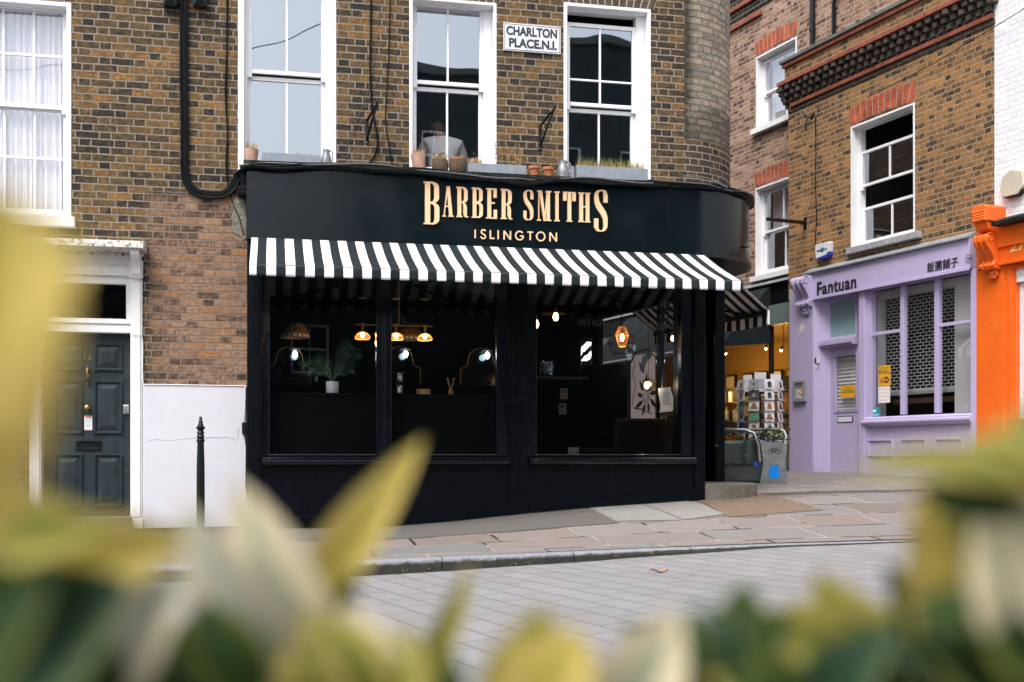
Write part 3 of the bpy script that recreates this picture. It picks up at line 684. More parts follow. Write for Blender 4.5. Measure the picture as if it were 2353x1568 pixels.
for (x0, x1) in ((123, 191), (214, 283)):
    for (y0, y1) in ((787, 853), (873, 998), (1042, 1166)):
        e0, e1, f1, f0 = a(x0, -.1), a(x1, -.1), pz(200, y0, -.1), pz(200, y1, -.1)
        pn = MB()
        frame_ring(pn, e0, e1, f0, f1, .032, .032, .032, .032, .083, .1005)
        frame_ring(pn, e0+.012, e1-.012, f0+.012, f1-.012, .010, .010, .010, .010, .076, .084)
        # raised field
        i0, i1, j0, j1 = e0+.045, e1-.045, f0+.045, f1-.045; k = .048
        o_ = [(i0, j0), (i1, j0), (i1, j1), (i0, j1)]; n_ = [(i0+k, j0+k), (i1-k, j0+k), (i1-k, j1-k), (i0+k, j1-k)]
        for c in range(4): pn.face([(o_[c][0], .099, o_[c][1]), (o_[(c+1) % 4][0], .099, o_[(c+1) % 4][1]), (n_[(c+1) % 4][0], .088, n_[(c+1) % 4][1]), (n_[c][0], .088, n_[c][1])])
        pn.face([(q[0], .088, q[1]) for q in n_]); pn.build('door_panel', m_door, DOOR, bevel=.0025)
th = MB(); th.box(da0-.02, da1+.02, -.10, .16, zg(.5, 0)-.2, dz0-.004); th.build('threshold', m_step, B, bevel=.01)
text_fit('12', a(193, -.1), a(211.5, -.1), pz(200, 828, -.1), pz(200, 812, -.1), .0995, 'door_number', m_brass, DOOR, depth=.008, offset=.02)
kn = MB(); c = a(202, -.1); zz = pz(202, 938, -.1); kn.lathe([(.03, 0), (.03, .006), (.012, .01), (.012, .03), (.024, .04), (.033, .052), (.028, .066), (.012, .075), (0, .077)], n=20)
kn.xf(Matrix.Translation((c, .0995, zz)) @ Matrix.Rotation(math.radians(90), 4, 'X')); kn.build('door_knob', m_brass, DOOR)
kk = MB(); zz = pz(202, 850, -.1); kk.tube([(c, .10, zz), (c, .06, zz+.005), (c, .045, zz-.03), (c+.012, .05, zz-.07), (c+.004, .055, zz-.10), (c, .09, zz-.125)], [.014, .012, .010, .014, .012, .012], 8); kk.ball((c, .09, zz+.005), .022); kk.ball((c, .09, zz-.155), .01)
kk.build('door_knocker', m_brass, DOOR)
lb = MB(); frame_ring(lb, a(173.5, -.1), a(232, -.1), pz(200, 1034, -.1), pz(200, 1012, -.1), .02, .02, .02, .02, .082, .1); lb.face([(a(175, -.1), .097, pz(200, 1033, -.1)), (a(231, -.1), .097, pz(200, 1033, -.1)), (a(231, -.1), .097, pz(200, 1013, -.1)), (a(175, -.1), .097, pz(200, 1013, -.1))]); lb.build('letter_box', m_iron, DOOR, bevel=.002)
lk_ = MB(); lk_.box(a(284, -.1), a(297, -.1), .07, .1, pz(290, 952, -.1), pz(290, 931, -.1)); lk_.build('door_lock', m_steel, DOOR, bevel=.006)
m_paper = mat('white_paper', (.78,.78,.80), .8, var=.03); m_redink = mat('red_ink', (.55,.04,.03), .7); m_greyink = mat('grey_ink', (.15,.16,.18), .7)
st = MB(); s0, s1, t0, t1 = a(194, -.1), a(212, -.1), pz(200, 989, -.1), pz(200, 956, -.1)
st.box(s0, s1, .095, .099, t0, t1); st.box(s0+.004, s1-.004, .0945, .095, t1-.018, t1-.003, 1); st.box(s0+.004, s1-.004, .0945, .095, t0+.002, t0+.006, 1)
for i in range(8): st.box(s0+.010, s1-.010-.004*(i % 3), .0946, .0949, t1-.028-i*.0125, t1-.0245-i*.0125, 2)
st.build('door_notice', [m_paper, m_redink, m_greyink], DOOR)
kh = MB(); kh.lathe([(.011, 0), (.011, .004), (0, .005)], n=12); kh.xf(Matrix.Translation((a(291, -.1), .0995, pz(290, 1082, -.1))) @ Matrix.Rotation(math.radians(90), 4, 'X')); kh.build('key_escutcheon', m_brass, DOOR)

# ------------------------------------------------------------------ the shopfront
FR = 1.0; FCX, FCY = 6.2, .64                      # fascia curve, concentric with the corner
fp = [(SHOP_L, -DF)]+[(SHOP_L+(FCX-SHOP_L)*i/12, -DF) for i in range(1, 12)]+arc(FCX, FCY, FR)
ex, ey = fp[-1]; fp.append((ex-.2123*3.2, ey+.9767*3.2))
fm = MB(); ln = 0
for i in range(len(fp)-1):
    d = math.dist(fp[i], fp[i+1]); sm_ = i > 10
    fm.face([(*fp[i], Z_BOT), (*fp[i+1], Z_BOT), (*fp[i+1], Z_TOP), (*fp[i], Z_TOP)], 0, [(ln, Z_BOT), (ln+d, Z_BOT), (ln+d, Z_TOP), (ln, Z_TOP)], sm_); ln += d
fm.face([(SHOP_L, -DF, Z_BOT), (SHOP_L, .05, Z_BOT), (SHOP_L, .05, Z_TOP), (SHOP_L, -DF, Z_TOP)])
FASC = fm.build('fascia', m_fascia, B, recalc=False, sharp=50)
def rivet(q):
    rv = MB(); rv.ball(q, .006, .004, .006, 6); rv.build('rivet', m_iron, FASC)
for px_ in [572]+[]:
    for yy in (388, 412, 437, 463, 490, 516, 540): rivet(F1.P(px_, yy, DF+.001))
for px_ in (592, 700, 830, 950, 1060, 1200): rivet(F1.P(px_, 378+(px_-567)*.046+8, DF+.001))
for px_ in (1535, 1541):
    for yy in (437, 466, 493): rivet(F1.P(px_, yy, DF+.001))
for px_ in (1127, 1538): sj = MB(); q0_, q1_ = F1.P(px_, 580, DF+.001), F1.P(px_, 420, DF+.001); sj.box(q0_[0]-.0015, q0_[0]+.0015, -DF-.0015, -DF, Z_BOT+.01, Z_TOP-.01); sj.build('panel_joint', m_iron, FASC)
# soffit under the fascia and over the door recess
def off(pts, k): return [(p_[0]+(FCX-p_[0])*0, p_[1]) for p_ in pts]
so_ = MB(); so_.face([(p_[0], p_[1], Z_BOT+.012) for p_ in fp]+[(fp[-1][0]-1.2, fp[-1][1]+.2, Z_BOT+.012), (SHOP_L, .3, Z_BOT+.012)]); so_.build('soffit', m_inner, B, recalc=False)
rim = MB(); fo = [(SHOP_L-.03, -DF-.05)]+[(SHOP_L+(FCX-SHOP_L)*i/12, -DF-.05) for i in range(1, 12)]+arc(FCX, FCY, FR+.05); fo.append((fo[-1][0]-.2123*3.2, fo[-1][1]+.9767*3.2))
random.seed(5)
for i in range(len(fo)-1):
    for (r0, r1) in ((Z_TOP-.005, Z_TOP+.045),):
        rim.face([(*fo[i], r0), (*fo[i+1], r0), (*fo[i+1], r1), (*fo[i], r1)], 0, None, i > 10)
        A_, B_ = fp[i], fp[i+1]
        rim.face([(*fo[i], r0), (*fo[i+1], r0), (*B_, r0), (*A_, r0)])
rim.face([(SHOP_L-.03, -DF-.05, Z_TOP-.005), (SHOP_L-.03, .02, Z_TOP-.005), (SHOP_L-.03, .02, Z_TOP+.045), (SHOP_L-.03, -DF-.05, Z_TOP+.045)])
rim.face([(p_[0], p_[1], Z_TOP+.045) for p_ in fo]+[(fo[-1][0]-1.5, fo[-1][1]+.2, Z_TOP+.045), (SHOP_L-.03, .3, Z_TOP+.045)])
rim.build('ledge', m_ledge, B, recalc=False, sharp=50)
rl_ = MB()      # lower bead of the fascia round the corner
lo_ = arc(FCX, FCY, FR+.03); 
for i in range(len(lo_)-1): rl_.face([(*lo_[i], Z_BOT-.01), (*lo_[i+1], Z_BOT-.01), (*lo_[i+1], Z_BOT+.035), (*lo_[i], Z_BOT+.035)], 0, None, True); rl_.face([(*lo_[i], Z_BOT-.01), (*lo_[i+1], Z_BOT-.01), (FCX, FCY, Z_BOT-.01)])
rl_.build('fascia_bead', m_iron, B, recalc=False)
cb = MB(); cb.box(a(545, .1), SHOP_L-.002, -.17, 0, z(555, 455), z(555, 436)); cb.box(a(553, .1), SHOP_L-.002, -.11, 0, z(555, 436)+.001, z(555, 392)); cb.build('corbel', m_black, B, bevel=.006)
# lettering
lt = MB()
def LX(X, Y): return F1.P((1600+X/2.6144)*.5745, (680+Y/2.6144)*.5745, DF)
def rect_of(l, r, t, b):
    p0, p1 = LX(l, (t+b)/2), LX(r, (t+b)/2); m_ = LX((l+r)/2, t), LX((l+r)/2, b)
    return p0[0], p1[0], m_[1+1], m_[0+2]
DEP = [.0]
def glyph(ch, l, r, tl, bl):
    x0, x1 = LX(l, tl)[0], LX(r, tl)[0]; mid = (l+r)/2
    z0, z1 = LX(mid, bl)[2], LX(mid, tl)[2]
    if z0 > z1: z0, z1 = z1, z0
    Wd, Hh = x1-x0, z1-z0; g = MB()
    X = lambda t: x0+t*Wd
    Z = lambda t: z0+t*Hh
    yb = -DF-.003; lay = [0]
    def R(u0, u1, v0, v1): lay[0] += 1; y = yb-.022-lay[0]*.0004; g.box(X(u0), X(u1), y, yb+.003, Z(v0), Z(v1))
    def S(pts, ws): lay[0] += 1; y = yb-.022-lay[0]*.0004; g.ribbon([(X(u), Z(v)) for u, v in pts], [w_*Wd for w_ in ws], y, yb+.003)
    def Pg(pts): lay[0] += 1; y = yb-.022-lay[0]*.0004; g.prism([(X(u), Z(v)) for u, v in pts], 'y', y, yb+.003)
    sf = .035 if Hh < .35*1.2 else .028; sf = .012/Hh*1.15
    def bowl(v0, v1, u0=.42, um=.99, t=.30, th=None):      # a squarish bowl, thin at top and bottom and thick at the right
        th = th or sf*1.15; h = v1-v0; k = .16*Wd/Hh*2.2; k = min(k, h*.45); n = 7
        out = [(u0, v1)]+[(um-.45+.45*math.sin(math.pi/2*i/n), v1-k+k*math.cos(math.pi/2*i/n)) for i in range(n+1)]+[(um-.45+.45*math.cos(math.pi/2*i/n), v0+k-k*math.sin(math.pi/2*i/n)) for i in range(n+1)]+[(u0, v0)]
        ui = um-t; ki = max(.012, k-th*.6); iw = .18
        inn = [(u0, v1-th)]+[(ui-iw+iw*math.sin(math.pi/2*i/n), v1-th-ki+ki*math.cos(math.pi/2*i/n)) for i in range(n+1)]+[(ui-iw+iw*math.cos(math.pi/2*i/n), v0+th+ki-ki*math.sin(math.pi/2*i/n)) for i in range(n+1)]+[(u0, v0+th)]
        lay[0] += 1; y = yb-.022-lay[0]*.0004
        for i in range(len(out)-1):
            q = [out[i], out[i+1], inn[i+1], inn[i]]; q = [(X(u), Z(v)) for u, v in q]
            g.face([(p_[0], y, p_[1]) for p_ in q]); 
            g.face([(q[0][0], y, q[0][1]), (q[1][0], y, q[1][1]), (q[1][0], yb, q[1][1]), (q[0][0], yb, q[0][1])]); g.face([(q[3][0], y, q[3][1]), (q[2][0], y, q[2][1]), (q[2][0], yb, q[2][1]), (q[3][0], yb, q[3][1])])
    if ch == 'B':
        R(.10, .42, 0, 1); R(0, .5, 1-sf, 1); R(0, .5, 0, sf); bowl(.5, 1, um=.98); bowl(0, .515, um=1.0)
    elif ch == 'R':
        R(.09, .40, 0, 1); R(0, .48, 1-sf, 1); R(0, .50, 0, sf); bowl(.47, 1, um=.93)
        S([(.45, .485), (.58, .47), (.68, .41), (.72, .32), (.72, .14), (.76, .045), (.86, .012), (1.0, .018)], [.06, .13, .24, .29, .29, .22, .10, .05])
    elif ch == 'E':
        R(.12, .46, 0, 1); R(0, .97, 1-sf, 1); R(0, 1., 0, sf); R(.46, .80, .52-sf*.5, .52+sf*.5)
        R(.68, .97, .70, 1-sf); R(.70, 1.0, sf, .30)
    elif ch == 'A':
        Pg([(.36, 1), (.66, 1), (.92, 0), (.62, 0)]); S([(.43, .93), (.15, .0)], [.09, .09]); R(0, .32, 0, sf); R(.54, 1., 0, sf); R(.24, .66, .32, .32+sf)
    elif ch == 'M':
        Pg([(.12, 1), (.34, 1), (.60, .0), (.47, 0)]); S([(.12, 1), (.12, 0)], [.05, .05]); S([(.72, 1), (.53, .0)], [.07, .07]); R(.66, .90, 0, 1); R(0, .26, 0, sf); R(.58, 1, 0, sf); R(.02, .30, 1-sf, 1); R(.62, 1, 1-sf, 1)
    elif ch == 'I':
        R(.22, .78, 0, 1); R(0, 1, 0, sf); R(0, 1, 1-sf, 1)
    elif ch == 'T':
        R(.36, .64, 0, 1); R(0, 1, 1-sf, 1); R(0, .27, .70, 1-sf); R(.73, 1, .70, 1-sf); R(.28, .72, 0, sf)
    elif ch == 'H':
        R(.08, .38, 0, 1); R(.62, .92, 0, 1); R(.38, .62, .5, .5+sf); R(0, .46, 0, sf); R(.54, 1, 0, sf); R(0, .46, 1-sf, 1); R(.54, 1, 1-sf, 1)
    elif ch == 'S':
        h = .12*Wd/Hh*3.2; h = min(h, .14)
        pts = [(.85, .70), (.85, .9-h*.2), (.78, .96), (.62, .985), (.45, .985), (.27, .955), (.16, .90), (.16, .80), (.20, .70), (.34, .60), (.52, .52), (.68, .44), (.81, .34), (.84, .24), (.84, .12), (.74, .045), (.56, .015), (.40, .015), (.24, .04), (.15, .10), (.15, .31)]
        ws = [.30, .30, .22, .10, .08, .20, .28, .32, .36, .42, .44, .42, .36, .32, .28, .20, .08, .10, .22, .30, .30]
        S(pts, ws)
    return g
for ch, l, r, t_, b_ in [('B', 243, 408, 130, 575), ('A', 440, 557, 178, 495), ('R', 587, 712, 184, 500), ('B', 747, 862, 192, 507), ('E', 898, 1010, 199, 515), ('R', 1050, 1172, 206, 521),
                         ('S', 1288, 1390, 215, 531), ('M', 1430, 1577, 224, 538), ('I', 1610, 1665, 231, 543), ('T', 1702, 1832, 236, 548), ('H', 1862, 1985, 243, 553), ('S', 2027, 2165, 213, 650)]:
    lt.add(glyph(ch, l, r, t_, b_))
w_ = .0145
def line(l, r, t_, b_, strokes):
    x0, x1 = LX(l, t_)[0], LX(r, t_)[0]; z0, z1 = LX((l+r)/2, b_)[2], LX((l+r)/2, t_)[2]
    for k, st_ in enumerate(strokes): lt.ribbon([(x0+u*(x1-x0), z0+v*(z1-z0)) for u, v in st_], w_, -DF-.016-k*.0005, -DF)
def circ(cx, cy, rx, ry, t0, t1, n=18): return [(cx+rx*math.cos(math.radians(t0+(t1-t0)*i/n)), cy+ry*math.sin(math.radians(t0+(t1-t0)*i/n))) for i in range(n+1)]
Ist = [[(.5, 0), (.5, 1)]]; Nst = [[(.06, 0), (.06, 1)], [(.06, .98), (.94, .02)], [(.94, 0), (.94, 1)]]
line(777, 791, 627, 717, Ist); line(840, 897, 627, 724, [[(.88, .84), (.75, .95), (.52, 1-.03), (.25, .92), (.12, .76), (.22, .60), (.52, .50), (.82, .40), (.92, .24), (.78, .08), (.5, .03), (.22, .08), (.06, .24)]])
line(938, 985, 635, 724, [[(.1, 0), (.1, 1)], [(.1, .06), (1, .06)]]); line(1018, 1031, 635, 727, Ist); line(1082, 1157, 640, 733, Nst)
line(1203, 1293, 642, 738, [circ(.5, .5, .46, .46, 40, 360-8), [(.96, .46), (.55, .46)]]); line(1330, 1388, 648, 738, [[(.5, 0), (.5, 1)], [(0, .94), (1, .94)]]); line(1423, 1515, 650, 748, [circ(.5, .5, .46, .46, 0, 360, 30)]); line(1562, 1637, 658, 752, Nst)
lt.build('lettering', m_copper, FASC)

# pilasters, windows and stall risers
DP, DG, DS = .30, .20, .27
gz = lambda x, y: z(x, y, DG)
zs1 = z(900, 1056, DS); zhead = 2.86
def gl_(u): return zg(u, .25)-.06
def pil(x0, x1, name='pilaster', y0=-DP, y1=.1):
    u0, u1 = a(x0, DP), a(x1, DP); mb = MB(); mb.box(u0, u1, y0, y1, gl_(u0)-.12, Z_BOT+.01)
    mb.box(u0+.03, u1-.03, y0-.012, y0, gl_(u0)+.35, 2.6); return mb.build(name, m_black, B, bevel=.006)
pil(567.5, 603); pil(1170, 1214); 
ew = MB(); u0, u1 = a(1597, DP), a(1621, DP); ew.box(u0, u1, -DP, .1, gl_(u0)-.12, Z_BOT+.01); ew.build('pilaster', m_black, B, bevel=.012)
for (x0, x1, gx) in ((603, 1170, [(606, 871), (897, 1166)]), (1214, 1597, [(1218, 1595)])):
    u0, u1 = a(x0, DS)-.0, a(x1, DS); sr = MB()
    # stall riser follows the slope of the pavement
    n = 14
    for i in range(n):
        s0, s1 = u0+(u1-u0)*i/n, u0+(u1-u0)*(i+1)/n
        sr.face([(s0, -DS, gl_(s0)-.1), (s1, -DS, gl_(s1)-.1), (s1, -DS, zs1), (s0, -DS, zs1)])
        p0, p1 = .17, .17
        za, zb2 = interp(s0, [1.5, 2.6, 4.2, 6.3], [.02, .04, .16, .27]), interp(s1, [1.5, 2.6, 4.2, 6.3], [.02, .04, .16, .27])
        sr.face([(s0, -DS-.022, gl_(s0)-.1), (s1, -DS-.022, gl_(s1)-.1), (s1, -DS-.022, zb2), (s0, -DS-.022, za)]); sr.face([(s0, -DS-.022, za), (s1, -DS-.022, zb2), (s1, -DS, zb2+.014), (s0, -DS, za+.014)])
    sr.build('stall_riser', m_black, B, recalc=False)
    sl = MB(); sl.prism([(-DS-.075, zs1-.055), (-DS-.085, zs1-.035), (-DS-.085, zs1-.012), (-DS-.06, zs1+.004), (-DS-.045, zs1+.022), (-DG, zs1+.035), (.05, zs1+.035), (.05, zs1-.07), (-DS+.01, zs1-.07)], 'x', u0+.004, u1-.004); sl.build('window_sill', m_gloss, B, bevel=.004)
    wf = MB(); zz0 = zs1+.036
    wf.box(u0, a(gx[0][0]+14, DG), -DG-.03, -DG+.08, zz0, zhead); wf.box(a(gx[-1][1]-(26 if x1 < 1300 else 32), DG), u1, -DG-.03, -DG+.08, zz0, zhead)
    wf.box(a(gx[0][0]+14, DG), a(gx[-1][1]-26, DG), -DG-.03, -DG+.08, zhead-.10, zhead); wf.box(a(gx[0][0]+14, DG), a(gx[-1][1]-26, DG), -DG-.026, -DG+.08, zz0, zz0+.02)
    if len(gx) == 2: wf.box(a(864, DG), a(899, DG), -DG-.04, -DG+.09, zz0+.02, zhead-.1); wf.box(a(877, DG), a(884, DG), -DG-.06, -DG-.04, zz0+.02, zhead-.1)
    WF = wf.build('shop_window', m_gloss, B, bevel=.004)
    p = MB(); e0, e1 = a(gx[0][0]+8, DG), a(gx[-1][1]-14, DG); p.face([(e0, -DG+.02, zz0), (e1, -DG+.02, zz0), (e1, -DG+.02, zhead), (e0, -DG+.02, zhead)]); p.build('pane', g_shop, WF)
# boards closing the window head behind the awning
hb_ = MB(); hb_.box(a(603, DG), a(1597, DG), -DG+.1, -DG+.12, zhead-.02, Z_BOT+.2); hb_.box(a(603, DG), a(1597, DG), -DG-.05, -DG+.1, zhead+.002, Z_BOT+.008); hb_.build('window_head', m_inner, B)
# half-height board behind the left window
bd = MB(); bz = z(780, 903.5, -.05); bd.box(a(612, -.05), a(1160, -.05), .05, .09, zs1-.1, bz); bd.box(a(612, -.05), a(1160, -.05), .03, .45, bz-.03, bz); bd.build('window_back_board', m_panel, B)
# interior shell (dark)
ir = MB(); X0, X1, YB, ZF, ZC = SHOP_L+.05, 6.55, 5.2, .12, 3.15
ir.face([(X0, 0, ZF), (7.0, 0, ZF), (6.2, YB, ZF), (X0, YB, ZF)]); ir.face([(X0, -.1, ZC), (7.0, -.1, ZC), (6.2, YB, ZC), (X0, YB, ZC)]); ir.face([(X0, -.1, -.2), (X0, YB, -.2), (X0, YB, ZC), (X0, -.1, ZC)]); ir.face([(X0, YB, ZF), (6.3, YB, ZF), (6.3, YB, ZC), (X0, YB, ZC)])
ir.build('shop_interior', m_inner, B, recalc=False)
# corner door recess: jamb, angled door, corner post, side window, step
ju = a(1621, DP)
rc = MB(); rc.box(ju-.06, ju-.001, -.2, .62, .1, Z_BOT+.01); rc.build('recess_jamb', m_black, B, bevel=.01)
dr = MB(); d0, d1 = Vector((ju-.02, .60)), Vector((6.93, .98)); dv_ = (d1-d0).normalized(); nn = Vector((dv_.y, -dv_.x))
def dq(t0, t1, z0_, z1_, th=.04, o=0.):
    p0, p1 = d0+(d1-d0)*t0+nn*o, d0+(d1-d0)*t1+nn*o; q0_, q1_ = p0-nn*th, p1-nn*th
    dr.prism([tuple(p0), tuple(p1), tuple(q1_), tuple(q0_)], 'z', z0_, z1_)
dq(0, .14, .25, 2.35); dq(.86, 1, .25, 2.35); dq(.14, .86, .25, .55); dq(.14, .86, 2.2, 2.35); dq(0, 1, 2.36, Z_BOT+.01, .05, .01)
SD = dr.build('shop_door', m_black, B, bevel=.003)
p = MB(); p.face([(*(d0+(d1-d0)*.14), .55), (*(d0+(d1-d0)*.86), .55), (*(d0+(d1-d0)*.86), 2.2), (*(d0+(d1-d0)*.14), 2.2)]); p.build('pane', g_shop, SD)
PX, PY = FCX+.80*.9767, FCY+.80*.2123
po = MB(); po.prism([(PX-.10, PY-.06), (PX+.03, PY-.09), (PX+.07, PY+.07), (PX-.06, PY+.10)], 'z', .15, Z_BOT+.01); po.build('corner_post', m_black, B, bevel=.015)
hn = MB(); q = F1.loc(*F1.W((PX-.12, PY-.10, 0))[:2]); hz = z(1648, 1022, -.3); hn.tube([(PX-.10, PY-.06, hz), (PX-.115, PY-.13, hz), (PX-.12, PY-.16, hz-.01)], .014, 8); hn.ball((PX-.12, PY-.17, hz-.015), .032, .02, .025); hn.build('door_handle', m_iron, B)
# side shopfront along the passage
S = part(B, 'side_shopfront'); S.location = (PX+.02, PY+.08, 0); S.rotation_euler = (0, 0, math.atan2(.9767, -.2123)); S['label'] = 'black side shopfront facing the passage'
# local: x runs up the passage, y = into the shop
s_ = MB(); s_.box(0, 3.3, -.03, .05, .1, .98); s_.box(0, 3.3, -.07, .06, .98, 1.03); s_.box(0, .42, -.03, .05, 1.03, Z_BOT); s_.box(1.35, 1.43, -.03, .05, 1.03, Z_BOT); s_.box(3.1, 3.3, -.03, .05, 1.03, Z_BOT); s_.box(2.24, 3.1, -.03, .05, 1.03, 2.05); s_.box(.42, 3.1, -.03, .05, 2.75, Z_BOT); s_.box(3.3, 22, -.03, .25, 0, 3.3)
s_.build('side_frame', m_black, S, bevel=.004)
p = MB(); p.face([(.42, .01, 1.03), (3.1, .01, 1.03), (3.1, .01, 2.75), (.42, .01, 2.75)]); p.build('side_pane', g_shop, S)
vt = NT('white_window_film'); vt.set(Base_Color=(.75,.78,.80), Roughness=.6); tl = vt.n('BsdfTranslucent'); tl.inputs[0].default_value = (.90,.95,1,1); vm = vt.n('MixShader'); vm.inputs[0].default_value = .75
vt.lk(vt.bsdf.outputs[0], vm.inputs[1]); vt.lk(tl.outputs[0], vm.inputs[2]); vt.lk(vm.outputs[0], vt.out.inputs[0]); m_vinyl = vt.m
def side_s(x):
    t = (x-HX)/F; o_ = F1.W((PX+.02, PY+.08, 0)); e_ = F1.W((PX+.02-.2123, PY+.08+.9767, 0)); dx_, dy_ = e_.x-o_.x, e_.y-o_.y
    s__ = (t*o_.y-o_.x)/(dx_-t*dy_); return s__
sA, sB = side_s(1508), side_s(1452)
vf = MB(); vf.face([(sA, .016, 1.03), (sB, .016, 1.03), (sB, .016, 2.12), (sA, .016, 2.12)]); vf.build('window_film', m_vinyl, S)
# black rose drawing on the film, and mirrored name
rs = MB(); m_ink2 = m_ink
def leaf2(mb, cx, cz, ang, L, Wd, yy):
    c, s = math.cos(ang), math.sin(ang); pts = []
    for t, h in ((0, 0), (.25, .42), (.45, .5), (.7, .3), (1, 0), (.7, -.34), (.45, -.5), (.25, -.38)):
        u_, v_ = t*L, h*Wd; pts.append((cx+u_*c-v_*s, cz+u_*s+v_*c))
    mb.prism(pts, 'y', yy, yy+.002)
rx, rz = sA+(sB-sA)*.35, 1.52
for k in range(9): leaf2(rs, rx+.1*math.cos(k*.7), rz+.1*math.sin(k*.7), k*.7+.3, .16+.05*(k % 3), .07, .019+k*.0003)
for k in range(5): leaf2(rs, rx+.05, rz+.32+.05*k, .9+k*.5, .24, .10, .022+k*.0003)
for k in range(3):
    rs.ribbon([(rx+(.035+.03*k)*math.cos(t*.5+k), rz+(.035+.03*k)*math.sin(t*.5+k)) for t in range(11)], .010, .0185, .0205)
rs.ribbon([(sB-.04, 2.1), (sB-.12, 2.0), (sB-.05, 1.85), (sB-.14, 1.7), (sB-.05, 1.45), (sB-.1, 1.36), (sA+(sB-sA)*.5, 1.34), (sA+.08, 1.26)], .016, .0185, .0205)
rs.build('rose_drawing', m_ink, S)
text_fit('BARBER SMITHS', sA+.02, sB-.02, 1.10, 1.21, .022, 'window_name', m_ink, S, depth=.002, offset=.01, mirror=True)
# the worn paint spot at the pilaster foot
# doorstep
stp = MB(); cx_, cy_ = ju+.02, .05; ztop = z(1700, 1103, .2)
pts = [(ju-.02, .55), (ju-.02, -DP+.02)]
q1_ = F1.a(1662, .42)
pts += [(q1_-.1, -.46), (q1_+.12, -.44), (q1_+.28, -.36), (q1_+.40, -.22), (q1_+.46, -.04), (q1_+.44, .3), (q1_+.38, .7), (q1_+.3, 1.0), (6.8, 1.1)]
pts = [(ju-.02, .55), (ju-.02, -.28), (6.6, -.34), (6.85, -.28), (7.03, -.14), (7.13, .03), (7.17, .25), (7.15, .7), (7.05, 1.2), (6.9, 1.9)]; ztop = .355
stp.prism(pts, 'z', 0.0, ztop); stp.build('doorstep', m_step, B, bevel=.012)
# ------------------------------------------------------------------ awnings
def awning(root, a0, a1, yb, zb, yf, zf, drop, period, first, seed=1, both=False):
    """canopy stripes as two materials on one cloth with thickness; y negative = outwards"""
    random.seed(seed); mb = MB(); xs = [a0]; k = 0; x = a0+first; cols_ = [0]
    while x < a1-.004: xs.append(x); cols_.append(1-cols_[-1]); x += period/2
    xs.append(a1)
    vb = MB(); ph = [random.uniform(0, 6) for _ in range(4)]
    def wv(x_, t): return (.010*math.sin(x_*7+ph[0])+.006*math.sin(x_*19+ph[1]))*t
    for i in range(len(xs)-1):
        m = cols_[i]; n = 5
        for j in range(n):
            t0, t1 = j/n, (j+1)/n
            sag = lambda t: -.018*math.sin(math.pi*t)
            P_ = lambda x_, t: (x_, yb+(yf-yb)*t, zb+(zf-zb)*t+sag(t))
            mb.face([P_(xs[i], t0), P_(xs[i+1], t0), P_(xs[i+1], t1), P_(xs[i], t1)], m, None, True)
        nx = 3
        for q in range(nx):
            x0_, x1_ = xs[i]+(xs[i+1]-xs[i])*q/nx, xs[i]+(xs[i+1]-xs[i])*(q+1)/nx
            for j in range(4):
                t0, t1 = j/4, (j+1)/4
                V = lambda x_, t: (x_, yf-.006-wv(x_, t), zf-.006-drop*t)
                vb.face([V(x0_, t0), V(x1_, t0), V(x1_, t1), V(x0_, t1)], m, None, True)
    c = mb.build('canopy', [m_awn_w, m_awn_b], root, recalc=False, sharp=0); s_ = c.modifiers.new('t', 'SOLIDIFY'); s_.thickness = .003
    v = vb.build('valance', [m_awn_w, m_awn_b], root, recalc=False, sharp=0); s_ = v.modifiers.new('t', 'SOLIDIFY'); s_.thickness = .003
    hm = MB(); hm.tube([(a0, yf-.004, zf-.001), (a1, yf-.004, zf-.001)], .0035, 6, 2)
    hm.build('front_seam', [m_awn_w, m_awn_b, m_cable_g], root)
    fb = MB(); fb.box(a0+.02, a1-.02, yf+.006, yf+.05, zf-.055, zf-.012); fb.build('front_bar', m_iron, root, bevel=.006)
    ro = MB(); ro.tube([(a0+.01, yb+.055, zb-.03), (a1-.01, yb+.055, zb-.03)], .045, 12); ro.build('roller', m_iron, root)
    am = MB()
    for t in (.10, .9) if a1-a0 < 3 else (.04, .52, .965):
        xx = a0+(a1-a0)*t; ds = 1 if t < .5 else -1; L = min(.8, (a1-a0)*.35)
        am.tube([(xx, yb+.06, zb-.12), (xx+ds*L, (yb+yf)/2, zf+(zb-zf)*.4-.05), (xx+ds*.05, yf+.04, zf-.05)], .02, 8)
    am.build('folding_arm', m_iron, root)
DA = 1.42
a0, a1 = F1.a(578, DF+.01), F1.a(1621, DF+.01)
AW = thing('awning', 'black and white striped awning stretched over the barber shop windows', 'awning', F1.W((a0, -DF, 0)), F1.rot)
zfr = F1.z(1150, 625, DA); zbk = F1.z(1100, 564, DF)
aw_zb = F1.z(578, 547, DF)
awning(AW, 0, a1-a0, -.012, aw_zb, -(DA-DF), F1.z(585, 607.5, DA), F1.z(585, 607.5, DA)-F1.z(585, 632, DA), .1840, .066, 3)
A2 = F3.loc(3.41, 15.0)
AW2 = thing('awning', 'smaller black and white striped awning on the side wall up the passage', 'awning', (F3.W((A2[0], 0, 0)).x, F3.W((A2[0], 0, 0)).y, 0), F3.rot)
z2f = EZ+(HY-714)*15.0/F
awning(AW2, 0, 2.9, -.02, z2f+.62, A2[1], z2f, .185, .20, .06, 5)
# gable flap of the small awning
gf = MB(); gf.box(-.006, -.001, A2[1]-.004, A2[1]+.03, z2f-.185, z2f); gf.build('end_flap', m_awn_w, AW2)

